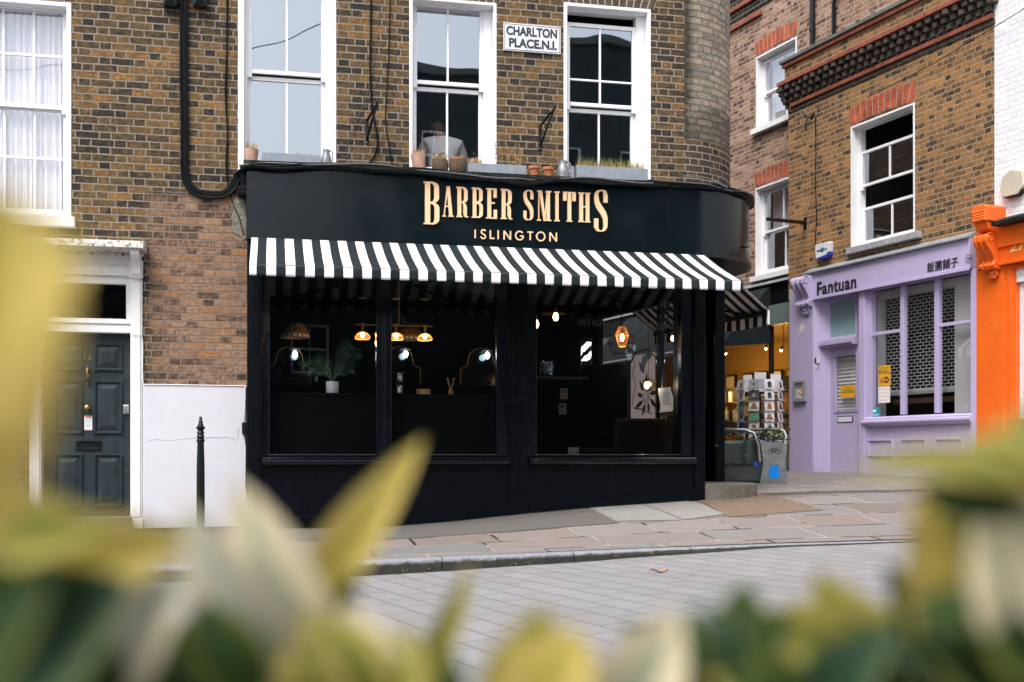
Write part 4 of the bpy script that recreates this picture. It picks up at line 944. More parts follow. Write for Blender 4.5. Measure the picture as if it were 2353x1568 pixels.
# ------------------------------------------------------------------ things fixed to the main wall
p0, p1 = F1.P(1157, 116, .02), F1.P(1288.5, 62, .02)
sg = thing_on(F1, (p0[0], -.004, 0), 'street_sign', 'white enamel street nameplate reading CHARLTON PLACE N.1. between two upper windows', 'sign')
sw = p1[0]-p0[0]; z0, z1 = F1.z(1157, 115.5, .02), F1.z(1157, 51.5, .02)
s = MB(); s.box(0, sw, -.016, 0, z0, z1); s.build('plate', m_enamel, sg, bevel=.004)
s = MB(); frame_ring(s, .012, sw-.012, z0+.012, z1-.012, .005, .005, .005, .005, -.0185, -.016); s.build('border', m_ink, sg)
hh = z1-z0; k = MB()
text_fit('CHARLTON', sw*.048, sw*.935, z0+hh*.555, z0+hh*.89, -.016, '', None, None, depth=.0025, offset=.04, keep=k)
text_fit('PLACE.N.I.', sw*.095, sw*.93, z0+hh*.13, z0+hh*.465, -.016, '', None, None, depth=.0025, offset=.04, keep=k)
k.build('street_name', m_ink, sg)
for (px_, y0, y1, lb_) in ((843, 255, 331, 'black iron hanging bracket on the brick left of the middle window'), (1241, 266, 345, 'black iron hanging bracket under the street nameplate')):
    q = F1.P(px_, y1, .01); r = thing_on(F1, (q[0], 0, q[2]), 'hanging_bracket', lb_, 'bracket', 'black wall brackets')
    H_ = F1.z(px_, y0, .01)-q[2]; s = MB(); s.box(-.016, .016, -.014, 0, 0, H_*.72); s.build('back_plate', m_iron, r, bevel=.003)
    s = MB(); s.tube([(0, -.012, .03), (.04, -.2, H_*.55), (.075, -.33, H_*.86)], .013, 6); s.build('strut', m_iron, r)
    s = MB(); s.tube([(0, -.012, H_*.68), (.05, -.2, H_*.86), (.08, -.34, H_*.93), (.085, -.36, H_*1.0)], .014, 6); s.ball((.085, -.36, H_*1.0), .016); s.build('arm', m_iron, r)
    s = MB()
    for zz in (.02, H_*.66): s.ball((0, -.014, zz), .009, .005, .009)
    s.build('screw', m_steel, r)
def cable(name, label, pts, r, mat_=None, n=1, spread=.02, d=.02, cat='cable', seed=0, jit=.0):
    random.seed(seed); root = thing(name, label, cat, F1.W((F1.P(pts[0][0], pts[0][1], pts[0][2] if len(pts[0]) > 2 else d)[0], 0, 0)), F1.rot)
    b0 = F1.P(pts[0][0], pts[0][1], pts[0][2] if len(pts[0]) > 2 else d)
    base = []
    for p_ in pts:
        q = F1.P(p_[0], p_[1], p_[2] if len(p_) > 2 else d); base.append(Vector((q[0]-b0[0], q[1], q[2])))
    # Catmull-Rom through the points
    out = []
    for i in range(len(base)-1):
        p_ = [base[max(i-1, 0)], base[i], base[i+1], base[min(i+2, len(base)-1)]]
        for k in range(6):
            t = k/6; out.append(.5*((2*p_[1])+(-p_[0]+p_[2])*t+(2*p_[0]-5*p_[1]+4*p_[2]-p_[3])*t*t+(-p_[0]+3*p_[1]-3*p_[2]+p_[3])*t**3))
    out.append(base[-1])
    for k in range(n):
        ph = random.uniform(0, 6); off = (k-(n-1)/2)*spread
        mb = MB(); L = []
        for i, v in enumerate(out):
            t = (out[min(i+1, len(out)-1)]-out[max(i-1, 0)]).normalized(); sd_ = Vector((t.z, 0, -t.x))
            L.append(v+sd_*(off+jit*math.sin(i*.55+ph*2))+Vector((0, -.006*(k % 2)+jit*.4*math.sin(i*.3+ph), jit*.7*math.sin(i*.37+ph))))
        mb.tube(L, r*random.uniform(.8, 1.15), 7); mb.build('strand', mat_ if mat_ else (m_cable if (k*7+seed) % 6 else m_cable_g), root)
    return root
cable('cable_bundle', 'thick black cable bundle running down the brick and looping up to the fascia', [(422, -60), (422, 60), (423, 200), (424, 330), (425, 395), (434, 428), (462, 446), (500, 449), (528, 438), (541, 418), (549, 398, .06), (566, 382, .3)], .013, m_cable, 4, .021, .03, seed=1, jit=.002)
cable('cable', 'thin black cable pinned beside the left sash window', [(524, -60), (521, 100), (519, 200), (522, 300), (521, 370), (523, 430)], .007, m_cable, 2, .008, seed=2, jit=.004)
cable('cable', 'thin black cable dropping into the stained render patch by the fascia', [(528, 450), (536, 470), (545, 490), (552, 510), (560, 540)], .006, m_cable, 1, seed=4, jit=.003)
cable('cable', 'black cable hanging on the brick between the left and middle sash windows', [(853, -60), (852, 60), (851, 160), (853, 225), (860, 275), (868, 325), (862, 355), (848, 375)], .011, m_cable, 1, seed=3)
cable('cable', 'thin black cable just left of the middle sash window', [(897, -60), (894, 100), (889, 200), (886, 270), (893, 330), (902, 384)], .006, m_cable, 1, seed=6, jit=.002)
cable('cable', 'thin pale wire slanting down the brick between the windows', [(872, -60), (868, 60), (848, 200), (818, 280), (796, 340), (805, 376)], .003, m_cable_g, 1, seed=8)
lp = [(552, 386, .40), (575, 380, .44), (640, 380, .44), (760, 380, .44), (880, 386, .45), (960, 393, .45), (1060, 405, .45), (1160, 414, .45), (1225, 417, .45), (1300, 414, .45), (1400, 417, .45), (1500, 424, .46)]
cb1 = cable('cable_bundle', 'tangled black and grey cables sagging along the top edge of the black fascia', lp, .010, None, 7, .008, .4, seed=11, jit=.009)
arcp = arc(FCX, FCY, FR+.06, 16, -84, 6)
base_ = F1.a(552, .40)
for k in range(4):
    mb = MB(); mb.tube([(F1.P(1490, 424, .46)[0]-base_, -.44, Z_TOP+.045)]+[(p_[0]-base_, p_[1], Z_TOP+.03+.02*math.sin(i*.9+k*2)-.008*k) for i, p_ in enumerate(arcp)], .009, 6); mb.build('strand', m_cable_g if k == 1 else m_cable, cb1)
cable('cable', 'looped thin grey wire lying over the fascia corner', [(1560, 412, .2), (1575, 405, .25), (1600, 406, .3), (1635, 413, .35), (1660, 425, .4), (1672, 432, .4)], .006, m_cable_g, 2, .012, seed=9, jit=.004)
cable('cable', 'thin white wire running down the door frame and along the top of the white render', [(303, 767, .05), (320, 769, .05), (327, 778, .03), (327.8, 830, .03), (328, 872, .03), (331, 883, .032), (345, 884, .034), (450, 885, .034), (560, 887, .034)], .005, m_white, 1, seed=3, jit=.001)
rod = cable('rod', 'thin grey rod fixed across the brick above the orange patch', [(338, 440), (420, 444), (470, 446)], .006, m_cable_g, 1, seed=3, cat='rod')
for (x0, x1, lb_) in ((377, 407, 'black junction box left of the cable bundle at the top of the wall'), (445, 476, 'black junction box right of the cable bundle at the top of the wall')):
    q = F1.P(x0, 20, .0); r = thing_on(F1, (q[0], 0, q[2]), 'junction_box', lb_, 'junction box', 'junction boxes beside the cable bundle'); W_ = F1.a(x1)-q[0]
    s = MB(); s.box(0, W_, -.09, 0, 0, .24); s.build('box', m_iron, r, bevel=.006)
    s = MB(); s.face([(0, -.0905, 0), (W_, -.0905, 0), (W_/2, -.125, .12)]); s.face([(W_, -.0905, 0), (W_, -.0905, .24), (W_/2, -.125, .12)]); s.face([(W_, -.0905, .24), (0, -.0905, .24), (W_/2, -.125, .12)]); s.face([(0, -.0905, .24), (0, -.0905, 0), (W_/2, -.125, .12)]); s.build('lid', m_iron, r)
    s = MB(); sd_ = 1 if x0 < 420 else -1; xe = W_ if sd_ > 0 else 0
    for k in range(3): s.tube([(xe, -.05, .05+.035*k), (xe+sd_*.04, -.05, .05+.03*k), (xe+sd_*.075, -.04, .0+.02*k), (xe+sd_*.085, -.035, -.06)], .007, 6)
    s.build('cable_tail', m_cable, r)
# small black box low at the shop's edge
q = F1.P(556, 998, .04); r = thing_on(F1, (q[0], -.028, q[2]), 'cable_box', 'small black box on the white render beside the shop pilaster', 'box'); s = MB(); s.box(0, .05, -.05, 0, 0, .13); s.build('box', m_iron, r, bevel=.008); s = MB(); s.tube([(.03, -.02, .13), (.04, -.02, .3), (.045, -.02, .5)], .005, 6); s.tube([(.03, -.02, 0), (.045, -.02, -.15), (.04, -.02, -.6)], .005, 6); s.build('cable', m_cable, r)

# bollard
bu = F1.a(461, .55); bzg = zg(bu, .55); btop = F1.z(461, 957, .55)-bzg
r = thing_on(F1, (bu, -.55, bzg), 'bollard', 'slim black cast iron post with a finial in front of the white render', 'bollard')
s = MB(); hgt = btop
s.lathe([(.055, 0), (.055, .05), (.04, .06), (.042, .35), (.04, hgt-.50), (.033, hgt-.26)], n=20); s.build('shaft', m_iron, r)
s = MB(); s.lathe([(.040, hgt-.262), (.043, hgt-.245), (.034, hgt-.235), (.034, hgt-.225), (.040, hgt-.21), (.034, hgt-.195), (.030, hgt-.185), (.040, hgt-.17), (.030, hgt-.155), (.030, hgt-.14), (.046, hgt-.125), (.046, hgt-.112), (.030, hgt-.10), (.024, hgt-.075), (.018, hgt-.06), (.022, hgt-.05), (.012, hgt-.035), (.018, hgt-.02), (.008, hgt-.002), (0, hgt)], n=20); s.build('finial', m_iron, r)

# ------------------------------------------------------------------ pots on the ledge
LZ = Z_TOP+.045
def at_ledge(px_, d): return F1.a(px_, d)
def grass_mb(x0, x1, y0, y1, z0, h, n, lean=.3, seed=1, w_=.0035):
    random.seed(seed); mb = MB()
    for _ in range(n):
        x, y = random.uniform(x0, x1), random.uniform(y0, y1); L = h*random.uniform(.45, 1.1); an = random.uniform(0, 6.3); lx, ly = math.cos(an)*lean*L*random.random(), math.sin(an)*lean*L*random.random()
        t = random.uniform(0, 3.14); wx, wy = w_*math.cos(t), w_*math.sin(t)
        mb.face([(x-wx, y-wy, z0), (x+wx, y+wy, z0), (x+lx*.4+wx*.8, y+ly*.4+wy*.8, z0+L*.6), (x+lx*.4-wx*.8, y+ly*.4-wy*.8, z0+L*.6)])
        mb.face([(x+lx*.4-wx*.8, y+ly*.4-wy*.8, z0+L*.6), (x+lx*.4+wx*.8, y+ly*.4+wy*.8, z0+L*.6), (x+lx, y+ly, z0+L)])
    return mb
def box_planter(px0, px1, ytop, d, label, kind, seed):
    u0, u1 = F1.a(px0, d), F1.a(px1, d); ht = F1.z((px0+px1)/2, ytop, d)-LZ
    r = thing_on(F1, (u0, -d, LZ), 'planter_box', label, 'planter', 'grey planter boxes along the window ledge'); L = u1-u0; dp = .16
    s = MB(); s.box(0, L, 0, .014, 0, ht); s.box(0, L, dp-.014, dp, 0, ht); s.box(0, .014, .014, dp-.014, 0, ht); s.box(L-.014, L, .014, dp-.014, 0, ht); s.box(.014, L-.014, .014, dp-.014, 0, .02); s.build('box', m_planter, r, bevel=.003)
    s = MB(); s.box(.015, L-.015, .015, dp-.015, .02, ht-.025); s.build('soil', m_soil, r)
    if kind == 'moss':
        random.seed(seed); s = MB()
        for cx_ in (.12, .22, .38, .45, .52, .82): 
            for _ in range(14): s.ball((cx_*L/.9+random.gauss(0, .022), random.uniform(.03, .12), ht-.02+random.uniform(0, .025)), .012, n=5)
        s.build('moss', m_moss, r); grass_mb(.04, L-.04, .03, dp-.03, ht-.02, .05, 120, .5, seed).build('grass', m_moss, r, recalc=False, weld=False)
    elif kind == 'grass':
        grass_mb(.03, L-.03, .03, dp-.02, ht-.02, .15, 420, .5, seed, .0022).build('grass', m_grass, r, recalc=False, weld=False); grass_mb(.03, L-.03, .03, dp-.02, ht-.02, .10, 260, .6, seed+1, .0022).build('straw', m_straw, r, recalc=False, weld=False)
    else:
        grass_mb(.03, L*.25, .03, dp-.02, ht-.02, .11, 130, .5, seed, .0028).build('straw', m_straw, r, recalc=False, weld=False)
        random.seed(seed); s = MB(); t_ = MB()
        for _ in range(16):
            x = random.uniform(L*.45, L*.95); h_ = random.uniform(.07, .28); x1 = x+random.uniform(-.06, .06)
            t_.tube([(x, .07, ht-.02), (x+(x1-x)*.3, .06, ht+h_*.5), (x1, .05, ht+h_)], .0018, 4)
            for _ in range(4): leaf2q(s, (x1+random.gauss(0, .02), .05+random.gauss(0, .015), ht+h_*random.uniform(.3, 1)), .022)
        t_.build('twigs', m_straw, r); s.build('leaves', m_leafg, r, recalc=False, weld=False)
    return r
def leaf2q(mb, c, s_):
    a1_, a2_ = random.uniform(0, 6.28), random.uniform(-.8, .8); u_ = Vector((math.cos(a1_)*math.cos(a2_), math.sin(a1_)*math.cos(a2_), math.sin(a2_)))*s_; v_ = u_.cross(Vector((random.random(), random.random(), random.random()))).normalized()*s_*.35; c = Vector(c)
    mb.face([c-u_*.5, c+v_, c+u_*.5, c-v_])
def round_pot(px0, px1, ytop, d, name, label, m, prof, grass=None, rim=.0, seed=1, cat='plant pot', group=None):
    u0, u1 = F1.a(px0, d), F1.a(px1, d); R = (u1-u0)/2; ht = F1.z((px0+px1)/2, ytop, d)-LZ
    r = thing_on(F1, ((u0+u1)/2, -d+.02, LZ), name, label, cat, group)
    s = MB(); s.lathe([(R*a_, ht*b_) for a_, b_ in prof], n=28); s.build('pot', m, r)
    s = MB(); s.lathe([(R*.86, ht*.93), (0, ht*.95)], n=20); s.build('soil', m_soil, r)
    if grass: grass_mb(-R*.7, R*.7, -R*.7, R*.7, ht*.92, grass[0], grass[1], grass[2], seed, .0028).build('straw', m_straw, r, recalc=False, weld=False)
    return r, R, ht
taper = [(.72, 0), (.98, .92), (1, 1), (.93, 1), (.88, .9)]
cl_ = [(.62, 0), (.85, .74), (.87, .75), (1.0, .76), (1, 1), (.9, 1), (.86, .9)]
bulge = [(.80, 0), (.95, .2), (1, .55), (.93, .9), (.9, 1), (.82, 1), (.8, .9)]
round_pot(560, 594.5, 343.5, .24, 'plant_pot', 'pink terracotta pot of dry straw at the left end of the ledge', m_terra_p, taper, (.10, 90, .5))
box_planter(602, 737, 353.5, .24, 'grey wooden planter box with green moss under the left sash window', 'moss', 3)
def jug(px0, px1, ytop, d, label, sd_=1):
    u0, u1 = F1.a(px0, d), F1.a(px1, d); R = (u1-u0)/2; ht = F1.z((px0+px1)/2, ytop, d)-LZ
    r = thing_on(F1, ((u0+u1)/2, -d+.02, LZ), 'watering_jug', label, 'watering can', 'grey metal jugs on the ledge')
    s = MB(); s.lathe([(R*.8, 0), (R*.86, ht*.1), (R*.9, ht*.4), (R*.82, ht*.62), (R*.62, ht*.78), (R*.55, ht*.88), (R*.62, ht), (R*.56, ht), (R*.5, ht*.85)], cx=-R*.08, n=24, wob=lambda k, z_: 1); s.build('body', m_jug, r)
    s = MB(); s.tube([(R*.45, 0, ht*.93), (R*.8, 0, ht*.97), (R*1.02, 0, ht*.85), (R*1.05, 0, ht*.55), (R*.85, 0, ht*.3)], R*.11, 8); s.build('handle', m_jug, r)
    return r
jug(737.5, 764, 344, .22, 'grey metal watering jug beside the mossy planter box')
rp_, R_, h_ = round_pot(949, 984, 354, .24, 'plant_pot', 'leaning pink terracotta pot in front of the seated person', m_terra_p, taper, (.08, 120, .9), seed=2); rp_.rotation_euler = (0, math.radians(-7), F1.rot)
for k, (x0, x1, yy, lb_) in enumerate(((993, 1031, 367, 'brown wicker basket pot overflowing with straw, left of its pair'), (1032, 1073, 365.5, 'brown wicker basket pot with an orange rim, beside the long grey planter'))):
    r, R_, h_ = round_pot(x0, x1, yy, .26, 'basket_pot', lb_, m_wicker, bulge, (.09 if k == 0 else .06, 150 if k == 0 else 50, 1.1 if k == 0 else .5), seed=5+k, group='wicker pots on the ledge')
    if k: s = MB(); s.lathe([(R_*.92, h_*.93), (R_*.95, h_*1.02), (R_*.85, h_*1.02)], n=24); s.build('rim', m_terra, r)
    else:
        random.seed(4); s = MB()
        for _ in range(60): leaf2q(s, (random.gauss(-.02, .05), random.gauss(-.02, .03), h_*1.0+random.uniform(0, .07)), .02)
        s.build('leaves', m_leafg, r, recalc=False, weld=False)
box_planter(1075, 1210, 377.5, .27, 'grey wooden planter box with thin dry twigs between two sash windows', 'twigs', 8)
for k, (x0, x1, yy, lb_) in enumerate(((1215, 1242, 382, 'small orange terracotta pot next to the planter with twigs'), (1247, 1274, 385, 'small orange terracotta pot next to the grey metal jug'))):
    round_pot(x0, x1, yy, .28, 'small_plant_pot', lb_, m_terra, cl_, None, group='small orange terracotta pots')
jug(1281, 1311, 370, .26, 'grey metal watering jug left of the grassy planter box')
r, R_, h_ = round_pot(1312, 1323, 382, .27, 'tin', 'narrow dark metal tin squeezed against the grassy planter box', m_jug, [(1, 0), (1, 1), (.9, 1), (.9, .9)], None, cat='tin')
box_planter(1325, 1489, 384, .30, 'grey wooden planter box of tall dry grass under the open sash window', 'grass', 12)

# ------------------------------------------------------------------ the person seated inside the middle window
def skin_fig(name, mat_, joints, edges, parent, sub=2, root=0):
    me = bpy.data.meshes.new(name); me.from_pydata([j[0] for j in joints], edges, []); me.update()
    o = bpy.data.objects.new(name, me); COL.objects.link(o); o.parent = parent
    sk = o.modifiers.new('skin', 'SKIN'); sb = o.modifiers.new('sub', 'SUBSURF'); sb.levels = sb.render_levels = sub
    for v, j in zip(me.skin_vertices[0].data, joints): v.radius = j[1] if isinstance(j[1], tuple) else (j[1], j[1])
    me.skin_vertices[0].data[root].use_root = True
    me.materials.append(mat_)
    dg = bpy.context.evaluated_depsgraph_get(); bpy.context.view_layer.update()
    m2 = bpy.data.meshes.new_from_object(o.evaluated_get(bpy.context.evaluated_depsgraph_get())); o.modifiers.clear(); o.data = m2
    for p_ in m2.polygons: p_.use_smooth = True
    return o
pu, pd = F1.a(1016, -.60), -.60
seat_z = F1.z(1016, 318, -.60)-.60        # shoulder line at 322
PR = thing_on(F1, (pu, .60, seat_z), 'person', 'person in a pale shirt sitting with their back to the middle sash window', 'person')
# origin at the seat; +y is away from the street, the way the person faces
body = skin_fig('body', m_skin, [((0, 0, .08), (.15, .12)), ((0, .0, .25), (.13, .10)), ((0, -.01, .42), (.15, .10)), ((0, .0, .54), (.09, .08)), ((0, .045, .61), (.055, .055)), ((-.02, .10, .66), (.06, .065)), ((-.03, .15, .70), (.075, .09)), ((-.03, .16, .76), (.055, .07)),
    ((.19, .0, .53), (.055, .055)), ((.27, .06, .34), (.042, .042)), ((.20, .27, .22), (.034, .034)), ((.16, .36, .20), (.03, .02)), ((-.19, .0, .53), (.055, .055)), ((-.27, .06, .34), (.042, .042)), ((-.20, .27, .22), (.034, .034)), ((-.16, .36, .20), (.03, .02)),
    ((.10, .10, .06), (.085, .08)), ((.13, .42, .04), (.06, .06)), ((.13, .45, -.38), (.04, .04)), ((.13, .55, -.43), (.03, .03)), ((-.10, .10, .06), (.085, .08)), ((-.13, .42, .04), (.06, .06)), ((-.13, .45, -.38), (.04, .04)), ((-.13, .55, -.43), (.03, .03))],
    [(0, 1), (1, 2), (2, 3), (3, 4), (4, 5), (5, 6), (6, 7), (3, 8), (8, 9), (9, 10), (10, 11), (3, 12), (12, 13), (13, 14), (14, 15), (0, 16), (16, 17), (17, 18), (18, 19), (0, 20), (20, 21), (21, 22), (22, 23)], PR)
sh = skin_fig('shirt', m_shirt, [((0, .0, .02), (.19, .15)), ((0, -.01, .22), (.18, .145)), ((0, -.02, .40), (.205, .13)), ((0, .0, .53), (.14, .10)), ((0, .015, .605), (.072, .07)), ((.19, -.005, .52), (.085, .085)), ((.275, .05, .34), (.068, .068)), ((.23, .18, .26), (.055, .055)), ((-.19, -.005, .52), (.085, .085)), ((-.275, .05, .34), (.068, .068)), ((-.23, .18, .26), (.055, .055))],
    [(0, 1), (1, 2), (2, 3), (3, 4), (3, 5), (5, 6), (6, 7), (3, 8), (8, 9), (9, 10)], PR)
tr = skin_fig('trousers', m_ink, [((0, .02, .03), (.18, .14)), ((.11, .14, .05), (.10, .09)), ((.13, .43, .03), (.075, .075)), ((.13, .455, -.34), (.055, .055)), ((-.11, .14, .05), (.10, .09)), ((-.13, .43, .03), (.075, .075)), ((-.13, .455, -.34), (.055, .055))], [(0, 1), (1, 2), (2, 3), (0, 4), (4, 5), (5, 6)], PR)
hr = MB(); hr.ball((-.03, .15, .745), .088, .105, .085, 14); hr.ball((-.03, .11, .72), .075, .075, .06, 12); hr.build('hair', m_hair, PR)
er = MB()
for sx_ in (-1, 1): er.ball((-.03+sx_*.083, .14, .70), .012, .02, .03, 8)
er.build('ear', m_skin, PR)
ch = thing_on(F1, (pu, .60, seat_z-.46), 'desk_chair', 'dark chair under the person at the middle sash window', 'chair')
s = MB(); s.box(-.23, .23, -.18, .3, .40, .455); s.build('seat', m_inner, ch, bevel=.02)
for (x, y) in ((-.2, -.15), (.2, -.15), (-.2, .27), (.2, .27)): s = MB(); s.box(x-.018, x+.018, y-.018, y+.018, 0, .40); s.build('leg', m_inner, ch)
# flowers on the inner sill of the middle window
r = thing_on(F1, (F1.a(1095, -.32), .36, F1.z(1095, 372, -.32)-.14), 'flowers', 'pale pink flowers with grey leaves inside the middle window', 'flowers')
m_pink = mat('pale_pink_petals', (.60,.35,.38), .7, var=.2); m_sage = mat('sage_leaf', (.16,.24,.20), .6, var=.2)
random.seed(2); s = MB(); t_ = MB()
for (x, z_, R_) in ((-.03, .17, .035), (.05, .19, .03), (.10, .22, .03)):
    for k in range(9): s.ball((x+random.gauss(0, R_*.4), random.gauss(0, .015), z_+random.gauss(0, R_*.4)), R_*.5, n=6)
for k in range(12): leaf2q(t_, (random.uniform(-.12, .12), random.uniform(-.03, .03), random.uniform(.08, .24)), .07)
s.build('blossom', m_pink, r); t_.build('leaves', m_sage, r, recalc=False, weld=False); s = MB(); s.lathe([(.04, 0), (.05, .1), (.03, .12)], n=14); s.build('vase', m_inner, r)
# ------------------------------------------------------------------ LILAC SHOP (house 25) and its neighbours
m_lilac = mat('lilac_gloss_paint', (.465,.405,.61), .42, var=.04, scale=3, bump=.0008, bscale=18, dirt=(.38,.33,.50), dirt_amt=.4)
m_orange = mat('orange_gloss_paint', (.80,.135,.012), .38, var=.06, scale=4, dirt=(.6,.09,.01), dirt_amt=.3)
m_lead = mat('grey_lead_flashing', (.23,.25,.27), .6, var=.25, scale=9, bump=.004, bscale=25, dirt=(.10,.11,.12), dirt_amt=.6)
m_coping = mat('dark_weathered_coping', (.12,.13,.12), .85, var=.3, scale=8, bump=.006, dirt=(.05,.055,.05), dirt_amt=.7)
m_redbrick = mat('red_brick_course', (.27,.075,.04), .85, var=.35, scale=9, bump=.004, dirt=(.08,.05,.04), dirt_amt=.9)
m_dentil = mat('blackened_brick_dentils', (.060,.048,.038), .9, var=.6, scale=14, bump=.006, dirt=(.16,.12,.09), dirt_amt=.6)
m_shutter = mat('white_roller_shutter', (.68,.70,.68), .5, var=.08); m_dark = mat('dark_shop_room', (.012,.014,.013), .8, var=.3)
m_frost = mat('frosted_teal_film', (.23,.36,.37), .35, var=.08, scale=2); m_yellow = mat('yellow_card', (.72,.38,.02), .6, var=.04); m_blackink = mat('black_ink', (.012,.012,.014), .6)
m_teal = mat('teal_card', (.02,.30,.33), .5); m_wood = mat('pale_wood_board', (.33,.20,.13), .7, var=.2); m_patch = mat('bare_filler_patch', (.62,.58,.50), .9, var=.1)
a2, z2 = F2.a, F2.z
L = thing('lilac_shop_house', 'ochre brick house number 25 with a lilac painted shopfront reading Fantuan', 'building', (F2.ox, F2.oy, 0), F2.rot)
AE = a2(2285)
AB = a2(2243)
HW = (a2(1956), a2(2101), z2(1990, 563), z2(1960, 292))
ZFT = z2(2100, 573, .12); ZFB = z2(2070, 647, .12)
PTOP = z2(1815, 141)
wm = MB(); wall(wm, 0, AE, ZFT-.25, PTOP-.06, [HW]); wm.face([(0, 0, 0), (0, 6, 0), (0, 6, PTOP-.06), (0, 0, PTOP-.06)])
wm.face([(0, 0, ZFT-.25), (0, 0, 0), (.16, 0, 0), (.16, 0, ZFT-.25)])
wm.build('wall', m_brick_ochre, L, recalc=False)
# parapet coping, brick courses and dentil cornice
cp = MB(); cp.box(-.06, AE+.05, -.16, .3, PTOP-.06, PTOP); cp.build('coping', m_coping, L, bevel=.008)
def course(z0, z1, y, x0=-.0, mt=m_redbrick, n=None, name='brick_course', gap=.008, ln=.23):
    mb = MB(); x = x0; random.seed(int(z0*100))
    while x < AE: e = min(x+ln, AE+.02); mb.box(x+gap/2, e-gap/2, y, .02, z0+gap/2, z1-gap/2); x += ln
    return mb.build(name, mt, L, bevel=.004)
zc_ = PTOP-.06
course(zc_-.075, zc_-.003, -.13, -.03)
bb = MB(); bb.box(0, AE, -.085, .01, zc_-.31, zc_-.075); bb.build('frieze', m_brick_ochre, L)
course(zc_-.385, zc_-.31, -.19, -.09)
for row in range(3):
    mb = MB(); zz = zc_-.475-row*.095; x = -.06+(.085 if row % 2 else 0)
    while x < AE:
        jx, jy = random.uniform(-.008, .008), random.uniform(-.02, .012); mb.box(x+jx, x+.088+jx, -.165+row*.045+jy, .02, zz+.004+jx*.6, zz+.078+jx*.5); x += .17
    mb.build('dentils', m_dentil, L, bevel=.003)
bk = MB(); bk.box(-.02, AE, -.03, .01, zc_-.69, zc_-.385); bk.build('cornice_band', m_brick_sooty, L)
course(zc_-.765, zc_-.692, -.055, .1, ln=.23)
course(zc_-.84, zc_-.768, -.02, .0, m_dentil)
# leaning end corbels
eb = MB()
for k in range(5): eb.box(-.14+.03*k, -.001, -.16+.025*k, .18, zc_-.39-.076*(k+1)+.003, zc_-.39-.076*k); 
eb.build('end_corbel', m_dentil, L, bevel=.006)
W2 = sash(L, HW, (z2(2044, 412, -.16), z2(2000, 343, -.16)), (HW[2]+.05, z2(2044, 462, -.2)), [a2(2044, -.16)], [], [z2(2044, 410, -.2)], g_w2, rl=.13, reveal_w=.02, box=(.03, .06), st=.04, bar=.024)
s = MB(); s.box(a2(1946, .06), a2(2112, .06), -.09, .14, HW[2]-.10, HW[2]-.002); s.build('sill', m_sill, W2, bevel=.006)
flat_arch(L, HW[0]-.0, HW[1]+.0, HW[3]+.012, .30, m_arch, m_archmort, n=11, lean=.07, rise=.05)
rm = MB(); rm.room(a2(1935), AE-.2, .34, 2.8, HW[2]-.25, HW[3]+.4); rm.build('room', m_dark, L, recalc=False)
jr = thing_on(F2, (a2(2016, -.3), .33, HW[2]+.02), 'jar', 'steel lidded jar standing inside the upper window of the lilac house', 'jar'); s = MB(); s.lathe([(.07, 0), (.07, .14), (.055, .16)], n=18); s.build('body', m_steel, jr); s = MB(); s.lathe([(.06, .161), (.06, .185), (0, .19)], n=18); s.build('lid', m_ink, jr)
# shopfront
GZ = .30
dP = .12
ZD = z2(1935, 790, .0); zb0 = .12
pl = MB(); x0, x1 = a2(1813.5, dP), a2(1868, dP)
pl.box(x0, x1, -dP, .12, zb0, z2(1830, 662, dP)); pl.build('pilaster', m_lilac, L, bevel=.01)
pl = MB(); pl.prism([(x1-.001, -dP), (x1+.001, .3), (a2(1897, 0)-.0, .3), (a2(1897, 0), .10), (a2(1885, 0), .0), (x1, -dP+.02)], 'z', zb0, ZFB); pl.build('door_jamb', m_lilac, L, bevel=.004)
fa = MB(); f0_, f1_ = a2(1864, dP), AB; fa.box(f0_, f1_, -dP, .1, ZFB, ZFT-.02); fa.box(f0_, f1_, -dP-.02, -dP, ZFB-.03, ZFB-.001); fa.box(f0_, f1_, -dP-.012, .1, ZFB-.001, ZFB+.025); LF = fa.build('fascia', m_lilac, L, bevel=.006)
fl_ = MB(); fl_.prism([(-dP-.05, ZFT-.02), (-dP-.05, ZFT+.005), (-.001, ZFT+.09), (-.001, ZFT-.02)], 'x', a2(1850, dP), f1_); fl_.build('lead_flashing', m_lead, L, bevel=.005)
text_fit('Fantuan', a2(1878, dP), a2(1968, dP), z2(1923, 672, dP), z2(1923, 640, dP), -dP, 'shop_name', m_blackink, LF, depth=.01, offset=.018, space=1.08)
text_fit('飯團鋪子', a2(2131, dP), a2(2202, dP), z2(2166, 620, dP), z2(2166, 597, dP), -dP, 'shop_name', m_blackink, LF, depth=.008, offset=.0)
cc = F2.P(2226, 594.8, dP); rg = MB(); rg.ribbon([(cc[0]+.055*math.cos(t*.2618), cc[2]+.055*math.sin(t*.2618)) for t in range(25)], .006, -dP-.004, -dP); 
text_fit('25', cc[0]-.03, cc[0]+.03, cc[2]-.02, cc[2]+.02, -dP, '', None, None, depth=.004, offset=.01, keep=rg); rg.build('house_number', m_blackink, LF)
